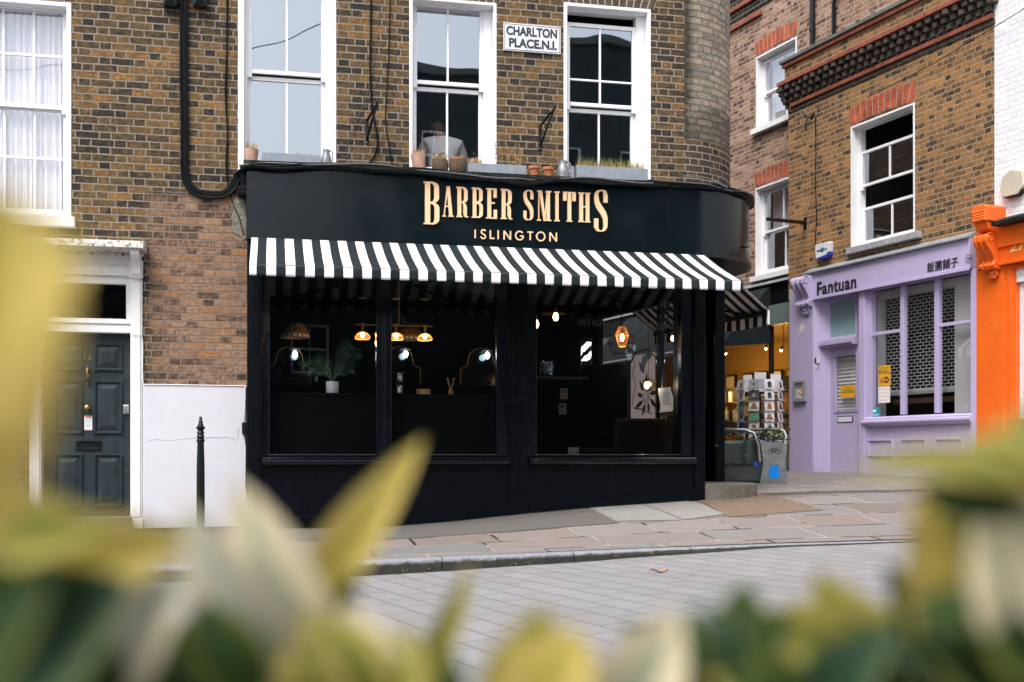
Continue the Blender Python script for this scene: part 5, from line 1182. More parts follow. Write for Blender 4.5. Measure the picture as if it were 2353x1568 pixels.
def console(parent, u0, u1, z0, z1, yb, m, depth=.26, name='console_bracket'):
    H_ = z1-z0; mb = MB(); n = 9
    prof = [(0, 1.0), (.55, 1.0), (.85, .96), (1.0, .88), (1.0, .78), (.86, .66), (.62, .52), (.46, .40), (.40, .32), (.50, .27), (.56, .21), (.48, .14), (.30, .115), (0, .11)]
    flut = 5; w_ = (u1-u0)/flut
    for k in range(flut):
        x0, x1 = u0+w_*k, u0+w_*(k+1); g_ = .92 if k % 2 else 1.0
        pts = [(yb-depth*p_*g_, z0+H_*q_) for p_, q_ in prof]; mb.prism(pts, 'x', x0+.001, x1-.001)
    c = mb.build(name, m, parent, bevel=min(.018, w_*.3))
    t = MB(); um = (u0+u1)/2
    random.seed(9)
    for k in range(14): t.ball((um+random.uniform(-.3, .3)*(u1-u0), yb-.03-random.random()*.03, z0+H_*random.uniform(-.06, .12)), .03, .03, .035, 7)
    t.build('leaf_carving', m, c)
    for (yy, zz, R_) in ((-depth*.72, z0+H_*.86, .075*H_/.55), (-depth*.40, z0+H_*.21, .05*H_/.55)):
        for sx_ in (u0-.001, u1+.001):
            sc = MB(); L_ = [(sx_, yb+yy+R_*(1-t_/16)*math.cos(t_*.75), zz+R_*(1-t_/16)*math.sin(t_*.75)) for t_ in range(15)]; sc.tube(L_, .010, 6); sc.build('scroll', m, c)
    return c
console(L, a2(1829, dP+.1), a2(1857, dP+.1), z2(1842, 716, dP+.1), z2(1842, 634, dP+.15), -dP+.02, m_lilac, .24)
pt = MB()
for (x_, y_, rx_, ry_) in ((1837, 706, 15, 8), (1842, 755, 14, 10)):
    c = F2.P(x_, y_, dP+.002); pts = []
    for k in range(14): an = k/14*6.283; rr = 1+.2*math.sin(k*2.7); pts.append((c[0]+rx_/190*rr*math.cos(an), c[2]+ry_/140*rr*math.sin(an)+.25*rx_/190*math.cos(an)))
    pt.prism(pts, 'y', -dP-.002, -dP+.001)
pt.build('filler_patch', m_patch, L)
# doorway
yd = .10
d0x, d1x = a2(1897, -yd), a2(1972.5, -yd)
dd = MB(); gx0, gx1, gz0, gz1 = a2(1919, -yd), a2(1968, -yd), z2(1940, 945, -yd), z2(1940, 818, -yd)
dd.box(d0x, gx0, yd, yd+.05, .34, z2(1935, 792, -yd)); dd.box(gx1, d1x, yd, yd+.05, .34, z2(1935, 792, -yd)); dd.box(gx0, gx1, yd, yd+.05, .34, gz0); dd.box(gx0, gx1, yd, yd+.05, gz1, z2(1935, 792, -yd))
frame_ring(dd, gx0-.02, gx1+.02, gz0-.02, gz1+.02, .022, .022, .022, .022, yd-.012, yd-.0005)
DO = dd.build('shop_door', m_lilac, L, bevel=.004)
ds = MB(); nn_ = 15
for k in range(nn_):
    z0_ = gz0+(gz1-gz0)*k/nn_; hh_ = (gz1-gz0)/nn_; ds.prism([(yd+.10, z0_), (yd+.085, z0_+hh_*.5), (yd+.10, z0_+hh_*.93), (yd+.12, z0_+hh_)], 'x', gx0-.05, gx1+.05)
ds.build('door_shutter', m_shutter, DO)
p = MB(); p.face([(gx0, yd+.02, gz0), (gx1, yd+.02, gz0), (gx1, yd+.02, gz1), (gx0, yd+.02, gz1)]); p.build('pane', g_fan, DO)
ls = MB(); ls.box(a2(1926, -yd), a2(1958, -yd), yd-.012, yd, z2(1940, 970, -yd), z2(1940, 958.5, -yd)); ls.build('letter_box', m_enamel, DO, bevel=.003)
lsb = MB(); lsb.box(a2(1924.5, -yd), a2(1960, -yd), yd-.006, yd-.0005, z2(1940, 971.5, -yd), z2(1940, 956.5, -yd)); lsb.build('letter_plate', m_iron, DO)
tr_ = MB(); t0, t1 = z2(1935, 796, -yd), z2(1935, 778, -yd); tr_.box(d0x, d1x, -.02, yd+.05, t0, t1); tr_.box(d0x, d1x, -.045, -.02, t0+.03, t1-.02)
frame_ring(tr_, d0x, d1x, t1+.001, ZFB-.002, .06, .03, .03, .08, yd-.04, yd+.03); TR = tr_.build('transom', m_lilac, L, bevel=.004)
tf = MB(); tf.box(d0x+.04, d1x-.02, yd, yd+.006, t1+.02, ZFB-.05); tf.build('transom_pane', m_frost, TR)
stp = MB(); stp.box(a2(1869, 0), a2(1985, .1), -.22, .2, GZ-.15, .335); stp.build('doorstep', m_step, L, bevel=.01)
# window
yw = .04
u0, u1 = a2(1974, dP-.02), AB
zS = z2(2100, 952, -yw); zT = ZFB
wfm = MB(); 
wfm.box(a2(1973, .08), a2(1986, .08), -.08, .1, GZ-.1, zT-.002); wfm.box(a2(1986, .08)+.0, a2(2001, .02), -.03, .1, GZ-.1, zT-.002)
wfm.box(a2(2230, .06), a2(2243, .06), -.06, .1, GZ-.1, zT-.002)
g0, g1 = a2(2001, -.0), a2(2230, .02)
wfm.box(a2(2001, .02), g1+.02, -.02, .1, zT-.03, zT-.002)
for (x0_, x1_) in ((2069.5, 2078), (2148, 2157.5)): wfm.box(a2(x0_, .0), a2(x1_, .0), -.012, .06, zS, zT-.03)
wfm.box(g0, a2(2070, 0), -.0, .05, z2(2035, 768, 0), z2(2035, 760.5, 0)); wfm.box(a2(2157, 0), g1, -.0, .05, z2(2190, 747.5, 0), z2(2190, 740, 0))
WW = wfm.build('shop_window', m_lilac, L, bevel=.004)
p = MB(); p.face([(g0, .03, zS), (g1, .03, zS), (g1, .03, zT-.02), (g0, .03, zT-.02)]); p.build('pane', g_w2, WW)
ws = MB(); ss = a2(1982, .1); ws.prism([(.1, zS-.02), (-.06, zS-.02), (-.08, zS-.05), (-.08, zS-.07), (-.115, zS-.085), (-.115, zS-.115), (-.07, zS-.15), (-.07, zS-.165), (-.02, zS-.17), (.1, zS-.17)], 'x', a2(1979, .1), a2(2228, .1)); ws.build('window_sill', m_lilac, L, bevel=.003)
sr = MB(); sr.box(a2(1986, .02), a2(2231, .02), -.02, .1, .1, zS-.171)
for (x0_, x1_) in ((1995, 2053), (2070, 2130), (2149, 2214)): frame_ring(sr, a2(x0_, .02), a2(x1_, .02), z2(2100, 1050, .02), z2(2100, 1008, .02), .028, .028, .028, .028, -.045, -.0205)
sr.box(a2(1986, .05), a2(2231, .05), -.05, -.0205, .1, .40); sr.build('stall_riser', m_lilac, L, bevel=.004)
# window interior: white lining, lattice shutter, wooden rail
wi = MB(); wi.box(g0+.0, a2(2036, -.3), .13, .30, zS, zT-.05); wi.box(a2(2214, -.3), g1+.15, .13, .30, zS, zT-.05); wi.box(a2(2036, -.3)+.001, a2(2214, -.3)-.001, .13, .30, zT-.16, zT-.05); wi.build('window_lining', m_white, L)
lat = MB(); l0, l1 = a2(2034, -.34), a2(2216, -.34); lz1 = zT-.14; lz0 = z2(2120, 893, -.34); nr = 29; rh = (lz1-lz0)/nr
for k in range(nr+1): lat.box(l0, l1, .34, .352, lz0+rh*k-.0065, lz0+rh*k+.0065)
bwid = (l1-l0)/13.0
for k in range(nr):
    x = l0+(bwid*.5 if k % 2 else 0)
    while x < l1: lat.box(x-.006, x+.006, .341, .351, lz0+rh*k+.0065, lz0+rh*(k+1)-.0065); x += bwid
lat.build('lattice_shutter', m_shutter, L)
lb_ = MB(); zl = z2(2120, 905, -.33); lb_.box(l0, l1, .325, .365, zl, lz0-.005); lb_.box(l0, l1, .318, .324, lz0-.05, lz0-.03)
for k in range(3): lb_.ball(((l0+l1)/2+.12+.09*(k-1), .324, (zl+lz0)/2-.01), .012 if k == 1 else .006, .004, .012 if k == 1 else .006, 6, 1)
lb_.build('shutter_rail', [m_shutter, m_blackink], L)
wr_ = MB(); wr_.box(l0, l1, .5, .56, zl-.13, zl-.05); wr_.build('wooden_rail', m_wood, L)
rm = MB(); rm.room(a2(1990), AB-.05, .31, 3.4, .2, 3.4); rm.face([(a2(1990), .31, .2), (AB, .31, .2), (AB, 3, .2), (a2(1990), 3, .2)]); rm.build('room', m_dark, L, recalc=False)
# notices in the window
def sheet_on(fr, x0, x1, y0, y1, d, name, label, m, cat, items):
    q0_, q1_ = fr.P(x0, (y0+y1)/2, d), fr.P(x1, (y0+y1)/2, d); zb, zt = fr.z((x0+x1)/2, y1, d), fr.z((x0+x1)/2, y0, d)
    r = thing_on(fr, (q0_[0], -d, zb), name, label, cat); s_ = MB(); s_.box(0, q1_[0]-q0_[0], -.003, 0, 0, zt-zb); s_.build('card', m, r)
    items(r, q1_[0]-q0_[0], zt-zb); return r
m_food = mat('orange_food_print', (.60,.20,.04), .6, var=.4, scale=40); m_cream2 = mat('cream_print', (.75,.62,.40), .6)
def it1(r, w_, h_):
    text_fit('ROLL', w_*.06, w_*.94, h_*.60, h_*.78, -.003, 'print', m_blackink, r, .0006, .02); text_fit('PURPLE RICE', w_*.08, w_*.92, h_*.84, h_*.92, -.003, 'print', m_blackink, r, .0006)
    for k, cx_ in enumerate((.33, .68)):
        s_ = MB(); s_.ball((w_*cx_, -.004, h_*.3), w_*.22, .003, w_*.2, 9); s_.build('roll_picture', m_blackink if k else m_food, r)
        s_ = MB(); s_.ball((w_*cx_, -.007, h_*.29), w_*.15, .003, w_*.10, 9); s_.build('roll_picture', m_food, r)
sheet_on(F2, 2019, 2046, 840, 888, -.022, 'poster', 'yellow poster reading ROLL stuck inside the lilac shop window', m_yellow, 'poster', it1)
def it2(r, w_, h_):
    s_ = MB()
    for i in range(5):
        for j in range(4): s_.ball((w_*(.14+.18*i), -.0035, h_*(.86-.23*j)), .010, .0015, .009, 6)
    s_.build('print', m_food, r)
sheet_on(F2, 2018.5, 2045, 889, 926, -.022, 'menu_sheet', 'white menu sheet with rows of small pictures below the ROLL poster', m_paper, 'menu', it2)
def it3(r, w_, h_):
    text_fit('Fantuan', w_*.12, w_*.88, h_*.15, h_*.36, -.003, 'print', m_paper, r, .0006); s_ = MB(); s_.ball((w_*.5, -.003, h_*.62), w_*.17, .002, h_*.15, 8); s_.build('logo', m_paper, r)
sheet_on(F2, 1998, 2022, 936, 958.5, -.022, 'sticker', 'teal square sticker in the lower corner of the lilac shop window', m_teal, 'sticker', it3)
def it4(r, w_, h_):
    text_fit('CLOSED', w_*.08, w_*.92, h_*.36, h_*.64, -.003, 'print', m_blackink, r, .0008, .012); text_fit('SORRY WE ARE', w_*.3, w_*.7, h_*.74, h_*.86, -.003, 'print', m_blackink, r, .0006)
    s_ = MB(); s_.tube([(w_*.2, .0, h_), (w_*.5, .004, h_*2.0), (w_*.8, 0, h_)], .0025, 5); s_.build('string', m_cable_g, r)
sheet_on(F2, 1931.5, 1964.5, 886, 913.5, -yd-.012, 'closed_sign', 'yellow CLOSED card hanging in the lilac shop door', m_yellow, 'sign', it4)
# framed menu on the pilaster
q0_, q1_ = F2.P(1826, 902, dP), F2.P(1854, 902, dP); mz0, mz1 = F2.z(1840, 924, dP), F2.z(1840, 874.5, dP); mw, mh = q1_[0]-q0_[0], mz1-mz0
r = thing_on(F2, (q0_[0], -dP, mz0), 'menu_case', 'grey framed menu case on the lilac pilaster', 'menu case')
s = MB(); frame_ring(s, 0, mw, 0, mh, .06, .06, .05, .05, -.05, 0); s.box(.06, mw-.06, -.02, 0, .05, mh-.05); s.build('case', mat('grey_green_metal', (.24,.27,.25), .5, var=.05), r, bevel=.006)
s = MB(); s.box(.07, mw-.07, -.024, -.021, .06, mh-.06); MS = s.build('menu_paper', mat('pale_lilac_print', (.55,.5,.68), .6), r)
text_fit('ROLL', .075, mw*.62, mh*.62, mh*.72, -.024, 'print', m_blackink, MS, .001, .02)
for k, (cx_, cz_) in enumerate(((.68, .78), (.5, .48), (.6, .42))): s = MB(); s.ball((mw*cx_, -.024, mh*cz_), .05, .003, .045, 9); s.ball((mw*cx_, -.027, mh*cz_), .028, .003, .022, 9, 1); s.build('dish_picture', [m_food, m_cream2], MS)
text_fit('MENU', .075, mw*.4, mh*.13, mh*.19, -.024, 'print', m_blackink, MS, .001, .01)
q0_ = F2.P(1886, 835, .0); r = thing_on(F2, (q0_[0]-.04, -.06, q0_[2]), 'key_box', 'small black and white box by the lilac door', 'box'); s = MB(); s.box(-.03, .03, -.03, .03, 0, .09); s.build('box', m_iron, r, bevel=.005); s = MB(); s.box(.031, .055, -.03, .02, 0, .09); s.box(-.01, .02, -.02, .02, -.08, -.001); s.build('cover', m_enamel, r, bevel=.004)
# alarm box, cable, hook, flagpole
q0_, q1_ = F2.P(1878, 592, .04), F2.P(1911, 592, .04); r = thing_on(F2, (q0_[0], 0, F2.z(1895, 594, .04)), 'alarm_box', 'white and blue burglar alarm box above the lilac fascia', 'alarm box'); aw_, ah = q1_[0]-q0_[0], .25
s = MB(); s.prism([(.02, .03), (.06, .0), (aw_-.06, 0), (aw_-.02, .03), (aw_, ah*.9), (aw_-.02, ah), (.02, ah), (0, ah*.9)], 'y', -.09, 0); s.build('case', m_enamel, r, bevel=.008)
m_blue = mat('royal_blue_plastic', (.02,.04,.35), .4); m_cyan = mat('cyan_print', (.03,.35,.5), .5)
s = MB(); s.prism([(.04, .02), (.07, -.008), (aw_-.06, -.008), (aw_-.015, .035), (aw_-.01, .09), (aw_-.08, .045)], 'y', -.094, .0); s.build('strobe', m_blue, r, bevel=.004)
s = MB(); s.ball((aw_*.5, -.091, ah*.55), .05, .002, .045, 8); s.build('logo', m_cyan, r); text_fit('eagle', aw_*.15, aw_*.85, ah*.42, ah*.66, -.0925, 'print', m_blackink, r, .001, .01)
cb2 = thing_on(F2, (a2(1876), -.02, 0), 'cable', 'thin black cable down the ochre brick to the alarm box', 'cable'); s = MB(); s.tube([(0, 0, z2(1873, 270)), (.01, 0, z2(1875, 350)), (.0, 0, z2(1876, 430)), (.03, 0, z2(1879, 500)), (0, 0, z2(1877, 540)), (.03, -.03, z2(1881, 572))], .008, 6); s.build('strand', m_cable, cb2)
hk = thing_on(F2, (a2(1862), 0, z2(1862, 300)), 'iron_hook', 'old black iron hook on the ochre brick below the cornice', 'hook'); s = MB(); s.tube([(.02, 0, .2), (0, -.07, .22), (-.03, -.08, .30), (-.06, -.06, .37)], .012, 6); s.tube([(.0, -.07, .22), (.02, -.09, .1), (.0, -.1, .02), (-.02, -.08, .0)], .012, 6); s.tube([(.02, -.01, .22), (.12, -.01, .26)], .012, 6); s.build('hook', m_iron, hk)
pb = F2.P(1849, 512, .02); fpz = thing_on(F2, (pb[0], 0, pb[2]), 'flagpole_bracket', 'black stub pole projecting from the ochre brick corner', 'pole'); s = MB(); s.box(-.035, .035, -.02, 0, -.09, .09); s.build('back_plate', m_iron, fpz, bevel=.006)
tgt = EZ+(HY-504)*18.3/F; pw = Vector(((1764-HX)/F*18.3, 18.3, tgt)); lx_, ly_ = F2.loc(pw.x, pw.y)
s = MB(); s.tube([(0, -.01, 0), (lx_-pb[0], ly_, pw.z-pb[2])], .032, 12); s.tube([(0, -.01, -.05), ((lx_-pb[0])*.12, ly_*.12, 0)], .02, 8); s.build('pole', m_iron, fpz)

# ------------------------------------------------------------------ ORANGE SHOP with white upper wall
O = thing('orange_shop_house', 'white painted brick house with an orange shopfront numbered 27', 'building', F2.W((AB, 0, 0)), F2.rot)
g = lambda x, d=0.: a2(x, d)-AB
wm = MB(); wall(wm, AE-AB, 6, 3.0, 10, []); wm.build('wall', m_whitebrick, O, recalc=False)
wm = MB(); wm.face([(AE-AB, 0, 10), (AE-AB, 5, 10), (AE-AB, 5, PTOP), (AE-AB, 0, PTOP)]); wm.build('gable', m_whitebrick, O)
OB = .10; zOb = z2(2300, 610, OB); zOt = z2(2300, 520, OB)
o_ = MB(); o_.box(g(2243, OB), g(2353, OB)*1+2.5, -OB, .1, zOb, zOt-.02); o_.box(g(2285, OB+.02), g(2353)+2.5, -OB-.02, -OB, zOb-.0, zOb+.05); o_.box(g(2285, OB), 6, -OB-.04, -OB, zOb+.235, zOt-.021); OF = o_.build('fascia', m_orange, O, bevel=.006)
o_ = MB(); o_.prism([(-OB-.20, zOt-.02), (-OB-.20, zOt+.03), (-.01, zOt+.13), (-.01, zOt-.02)], 'x', g(2277, OB+.2), 6); o_.build('cornice', m_ledge, O, bevel=.006)
m_cream3 = mat('cream_numerals', (.75,.50,.20), .5)
text_fit('27', g(2320, OB), g(2354, OB)+.02, z2(2335, 578, OB), z2(2335, 553.5, OB), -OB, 'house_number', m_cream3, OF, .004, .02)
o_ = MB(); o_.box(g(2243, .06), g(2305, .06), -.06, .1, .1, zOb-.002); o_.box(g(2300, .03), g(2326, .03), -.035, .1, .1, zOb-.002); frame_ring(o_, g(2305, .06), 4, z2(2340, 1000, 0), zOb-.002, g(2336, .0)-g(2305, .06), .1, .06, .07, -.02, .08); frame_ring(o_, g(2322, .0), 4.1, z2(2340, 972, 0), zOb-.05, .03, .1, .05, .02, -.045, -.021); o_.box(g(2300, 0), 4, -.02, .1, .1, z2(2340, 1000, 0)-.002); OW = o_.build('shop_window', m_orange, O, bevel=.005)
o_ = MB(); o_.box(g(2337, 0), 3.9, .05, .06, z2(2340, 968, 0), zOb-.06); o_.build('window_blind', m_enamel, OW)
console(O, g(2252, .22), g(2282, .22), z2(2264, 632, .22), z2(2264, 537, .24), -.06, m_orange, .30)
o_ = MB(); c0_, c1_ = g(2252, .22), g(2281, .22); cz0, cz1 = z2(2264, 536, .24), z2(2264, 474, .24); ch_ = cz1-cz0
o_.box(c0_-.02, c1_+.02, -.36, .02, cz0+ch_*.38, cz1-ch_*.12); o_.prism([(c0_-.02, cz1-ch_*.12), (c1_+.02, cz1-ch_*.12), ((c0_+c1_)/2+.1, cz1), ((c0_+c1_)/2-.1, cz1)], 'y', -.36, .02); o_.prism([(-.05, cz0), (-.20, cz0), (-.30, cz0+ch_*.12), (-.33, cz0+ch_*.37), (-.05, cz0+ch_*.37)], 'x', c0_, c1_); CB = o_.build('console_block', m_orange, O, bevel=.012)
o_ = MB(); random.seed(6)
for i in range(5):
    for j in range(4): o_.ball((c0_+.02+(c1_-c0_-.04)*i/4, -.362, cz0+ch_*(.46+.1*j)), .022+.008*random.random(), .012, .016+.008*random.random(), 6)
o_.build('leaf_carving', m_orange, CB)
ab = F2.P(2304, 458, .03); r = thing_on(F2, (ab[0], 0, ab[2]), 'alarm_box', 'beige hexagonal alarm box on the white painted brick', 'alarm box'); s = MB(); s.prism([(.08, 0), (.30, 0), (.40, .10), (.36, .30), (.18, .36), (.04, .28), (.0, .10)], 'y', -.09, 0); s.build('case', mat('aged_beige_plastic', (.52,.46,.36), .5, var=.08), r, bevel=.012); s = MB(); s.prism([(.09, -.012), (.29, -.012), (.37, .06), (.05, .06)], 'y', -.085, 0); s.build('base', m_iron, r)
zw0, zw1 = z2(2200, 115, .05), z2(2353, 25, .05)
cb3 = thing_on(F2, (a2(2000), -.05, 0), 'cable', 'thin black cable crossing from the ochre brick onto the white painted brick', 'cable'); s = MB(); s.tube([(0, 0, z2(2000, 225)), (a2(2150)-a2(2000), -.02, z2(2150, 150)), (a2(2285)-a2(2000), -.03, z2(2285, 70)), (a2(2353)-a2(2000)+.3, -.03, z2(2353, 22))], .006, 5); s.build('strand', m_cable, cb3)

# ------------------------------------------------------------------ PINK BRICK HOUSE up the passage
a4, z4 = F4.a, F4.z
K = thing('pink_brick_house', 'pinkish brick house with red window arches behind the card rack', 'building', (F4.ox, F4.oy, 0), F4.rot)
WA = (a4(1738), a4(1830), z4(1760, 288), z4(1740, 133)); WB = (a4(1736.5), a4(1826), z4(1760, 634)+.03, z4(1737, 435))
WC = (a4(1738)-1.75, a4(1738)-.93, WA[2], WA[3]); WD = (WC[0], WC[1], WB[2], WB[3])
ZK = z4(1750, 652)
km = MB(); wall(km, -22, .3, ZK-.3, 12, [WA, WB, WC, WD]); wall(km, .3, 7, PTOP-1.5, 12, []); km.build('wall', m_brick_pink, K, recalc=False)
km = MB(); km.box(-8, -.2, -.03, .0, z4(1740, 97)+.62, z4(1740, 97)+1.9); km.build('sooty_band', m_brick_sooty, K)
km = MB()
for k, zz in enumerate((z4(1690, 70), z4(1690, 30), z4(1690, 0)+.1)): km.box(-8, -1.2, -.06-.03*k, 0, zz, zz+.07)
km.build('string_course', m_redbrick, K, bevel=.004)
for Wx, zz in ((WA, 0), (WB, 1), (WC, 0), (WD, 1)):
    ww = sash(K, Wx, ((Wx[2]+Wx[3])/2-.02, Wx[3]-.07), (Wx[2]+.05, (Wx[2]+Wx[3])/2+.02), [(Wx[0]+Wx[1])/2+.06], [], [], g_upper if zz == 0 else g_w2, rl=.12, reveal_w=.02, box=(.03, .03), st=.04, bar=.022, sill=(.11, .10))
    flat_arch(K, Wx[0]-.0, Wx[1]+.0, Wx[3]+.012, .27, m_arch, m_archmort, n=10, lean=.06, rise=.05)
bl = MB(); bl.box(WA[0]+.05, WA[1]-.05, .33, .335, WA[2]+.05, WA[3]-.05); bl.box(WC[0]+.05, WC[1]-.05, .33, .335, WC[2]+.05, WC[3]-.05); bl.build('white_blind', m_curtain, K)
bl = MB(); bl.box(WB[0]+.05, WB[1]-.05, .36, .365, (WB[2]+WB[3])/2, WB[3]-.05); bl.build('white_blind', m_curtain, K)
rm = MB(); rm.room(-7.9, -.02, .3, 3, ZK, 8); rm.build('room', m_room, K, recalc=False)
mo = thing_on(F4, ((WB[0]+WB[1])/2+.05, .42, WB[2]), 'computer_monitor', 'back of a pale monitor inside the lower window of the pink brick house', 'monitor'); s = MB(); s.box(-.32, .32, 0, .03, .10, .50); s.build('screen_back', mat('pale_aluminium', (.55,.58,.6), .4, var=.03), mo, bevel=.01); s = MB(); s.prism([(-.09, 0), (.09, 0), (.06, .2), (-.06, .2)], 'y', -.06, -.002); s.build('stand', m_enamel, mo)
dpn = thing_on(F4, (a4(1873, 0), -.06, PTOP-.4), 'downpipe', 'black downpipe on the pink brick above the lilac house parapet', 'downpipe'); s = MB(); s.tube([(0, 0, 0), (0, 0, 3.4)], .045, 10); s.build('pipe', m_iron, dpn)
s = MB()
for q in range(5): s.tube([(0, 0, .25+q*.62), (0, 0, .32+q*.62)], .055, 10)
s.build('collar', m_iron, dpn)
dq_ = thing_on(F4, (a4(1922, 0), -.06, PTOP-.4), 'downpipe', 'short bent black waste pipe on the pink brick above the parapet', 'downpipe'); s = MB(); s.tube([(0, 0, 0), (0, 0, 1.15), (.05, 0, 1.27), (.22, 0, 1.36), (.45, 0, 1.45), (.6, 0, 1.7)], .035, 10); s.build('pipe', m_iron, dq_)
# card shop below
m_ochre = mat('warm_ochre_wall', (.30,.175,.04), .8, var=.15, scale=2); m_darkwood = mat('dark_shop_fitting', (.012,.010,.008), .6); m_gg = mat('grey_green_fascia', (.13,.17,.165), .55, var=.1)
m_warm = emit('warm_bulb', (1, .62, .25), 22); m_warm2 = emit('warm_filament_bulb', (1, .50, .16), 14); m_cool = emit('cool_white_bulb', (.75, .92, 1), 14)
ks = MB(); ks.box(-7.9, -.01, -.04, .1, ZK-.42, ZK+.0); ks.build('shop_fascia', m_iron, K, bevel=.01)
ks = MB(); ks.prism([(-.02, ZK+.02), (-.10, ZK-.02), (-.12, ZK-.06), (-.02, ZK-.05)], 'x', -7.9, -.01); ks.build('lead_strip', m_lead, K)
zg1, zg0 = z4(1780, 703), z4(1780, 748); ks = MB(); ks.box(-7.9, -.01, -.10, .02, zg0, zg1); ks.build('grey_band', m_gg, K)
ks = MB(); ks.box(-7.9, -.01, -.02, .1, zg1+.001, ZK-.421); ks.build('dark_panel', m_darkwood, K)
ks = MB(); ks.box(-7.9, -.01, 0, .12, .3, .82); ks.box(-.32, -.01, -.005, .1, .82, zg0); ks.build('shop_frame', m_gg, K, bevel=.005)
p = MB(); p.face([(-7.9, .04, .82), (-.3, .04, .82), (-.3, .04, zg0), (-7.9, .04, zg0)]); p.build('pane', g_card, K)
ki = MB(); ki.room(-11, -.02, .15, 3.6, .3, zg0+.25); ki.build('shop_room', m_ochre, K, recalc=False)
kf = MB(); kf.box(-4.2, -1.15, 1.6, 1.8, 1.95, 2.28); kf.box(-4.2, -1.15, 1.3, 1.9, 1.45, 1.5); kf.box(-1.9, -1.8, 1.4, 1.5, .3, 1.95); kf.box(-2.9, -2.82, 1.4, 1.5, .3, 1.95); kf.box(-4.2, -1.15, 1.3, 1.9, 1.0, 1.05); kf.box(-4.2, -1.0, 1.3, 1.9, .3, .7); kf.box(-10.9, -1.2, 2.9, 3.0, .3, 1.7); kf.box(-6.6, -4.6, 2.6, 2.9, 1.9, 2.25); kf.build('shelving', m_darkwood, K)
random.seed(3)
kp = MB()
for x in (-8.1, -7.4, -6.7, -6.2, -5.6, -5.0, -4.3): kp.box(x, x+.40, 3.5, 3.55, 2.18, 2.66); kp.box(x+.04, x+.36, 3.49, 3.5, 2.22, 2.62, 1)
kp.build('framed_pictures', [m_darkwood, m_cream2], K)
kp = MB()
for k in range(22): x = -5.2+k*.19; kp.box(x, x+.13, 1.5, 1.52, 1.51 if k % 2 else 1.06, 1.73 if k % 2 else 1.26, k % 2)
kp.build('display_cards', [m_cream2, m_straw], K)
ks = MB(); ks.box(-1.02, -.97, 0, .08, .82, zg0); ks.build('glazing_bar', m_darkwood, K)
ks = MB(); ks.box(-3.9, -3.2, .75, .95, 1.38, 1.40); ks.box(-3.9, -3.2, .75, .95, 1.75, 1.77); ks.build('lit_shelf', m_brass, K)
kp = MB()
for k in range(5): kp.box(-3.86+.14*k, -3.76+.14*k, .82, .86, 1.77 if k % 2 else 1.40, 1.99 if k % 2 else 1.62)
kp.build('lit_cards', m_cream2, K); point_later = (-3.5, .62, 1.98)
# its dark folded-out awning
KA = thing('awning', 'plain black awning over the card shop, behind the striped one', 'awning', (F4.ox, F4.oy, 0), F4.rot)
zf4 = EZ+(HY-762)*17.6/F; ks = MB(); ks.face([(-6, -.05, ZK-.08), (-.9, -.05, ZK-.08), (-.9, -1.15, zf4), (-6, -1.15, zf4)]); ks.face([(-.9, -.05, ZK-.08), (-.9, -1.15, zf4), (-.9, -.05, zf4+.1)])
c = ks.build('cloth', m_awn_b, KA, recalc=False); mm = c.modifiers.new('t', 'SOLIDIFY'); mm.thickness = .004
ks = MB(); ks.tube([(-6, -1.17, zf4), (-.9, -1.17, zf4)], .045, 10); ks.build('front_bar', m_steel, KA)
# lamps in the card shop
lamps = []
def point(loc, col, e, r=.05):
    ld = bpy.data.lights.new('bulb_light', 'POINT'); ld.energy = e; ld.color = col; ld.shadow_soft_size = r; o = bpy.data.objects.new('bulb_light', ld); COL.objects.link(o); o.location = loc; return o
for k, (x_, y_, dd_) in enumerate(((1712, 781, -1.6), (1765, 800, -1.0), (1800, 804, -.7), (1672, 812, -2.4))):
    q = F4.P(x_, y_, dd_); zc4 = zg0+.25; r = thing_on(F4, (q[0], q[1], q[2]), 'spotlight', ['round ceiling downlight in the card shop, leftmost in its ceiling', 'small ceiling spotlight in the card shop, second from the lilac pilaster', 'small ceiling spotlight in the card shop nearest the lilac pilaster', 'glowing warm lamp deep inside the card shop'][k], 'spotlight', 'card shop spotlights')
    s = MB(); s.tube([(0, 0, zc4-q[2]), (0, 0, .05)], .006, 6); s.tube([(0, 0, .06), (-.03, -.02, .0)], .035, 10); s.build('housing', m_darkwood, r); s = MB(); s.ball((-.035, -.025, -.012), .022, n=8); s.build('bulb', m_warm, r)
    w_ = F4.W((q[0], q[1], q[2]-.12)); point(w_, (1, .62, .25), 10)
point(F4.W(point_later), (1, .7, .3), 5, .03); point(F4.W((-6.0, 2.0, 2.2)), (1, .62, .2), 22); point(F4.W((-2.0, 2.1, 1.75)), (1, .6, .18), 18); point(F4.W((-3.8, 2.1, 1.75)), (1, .6, .18), 18)
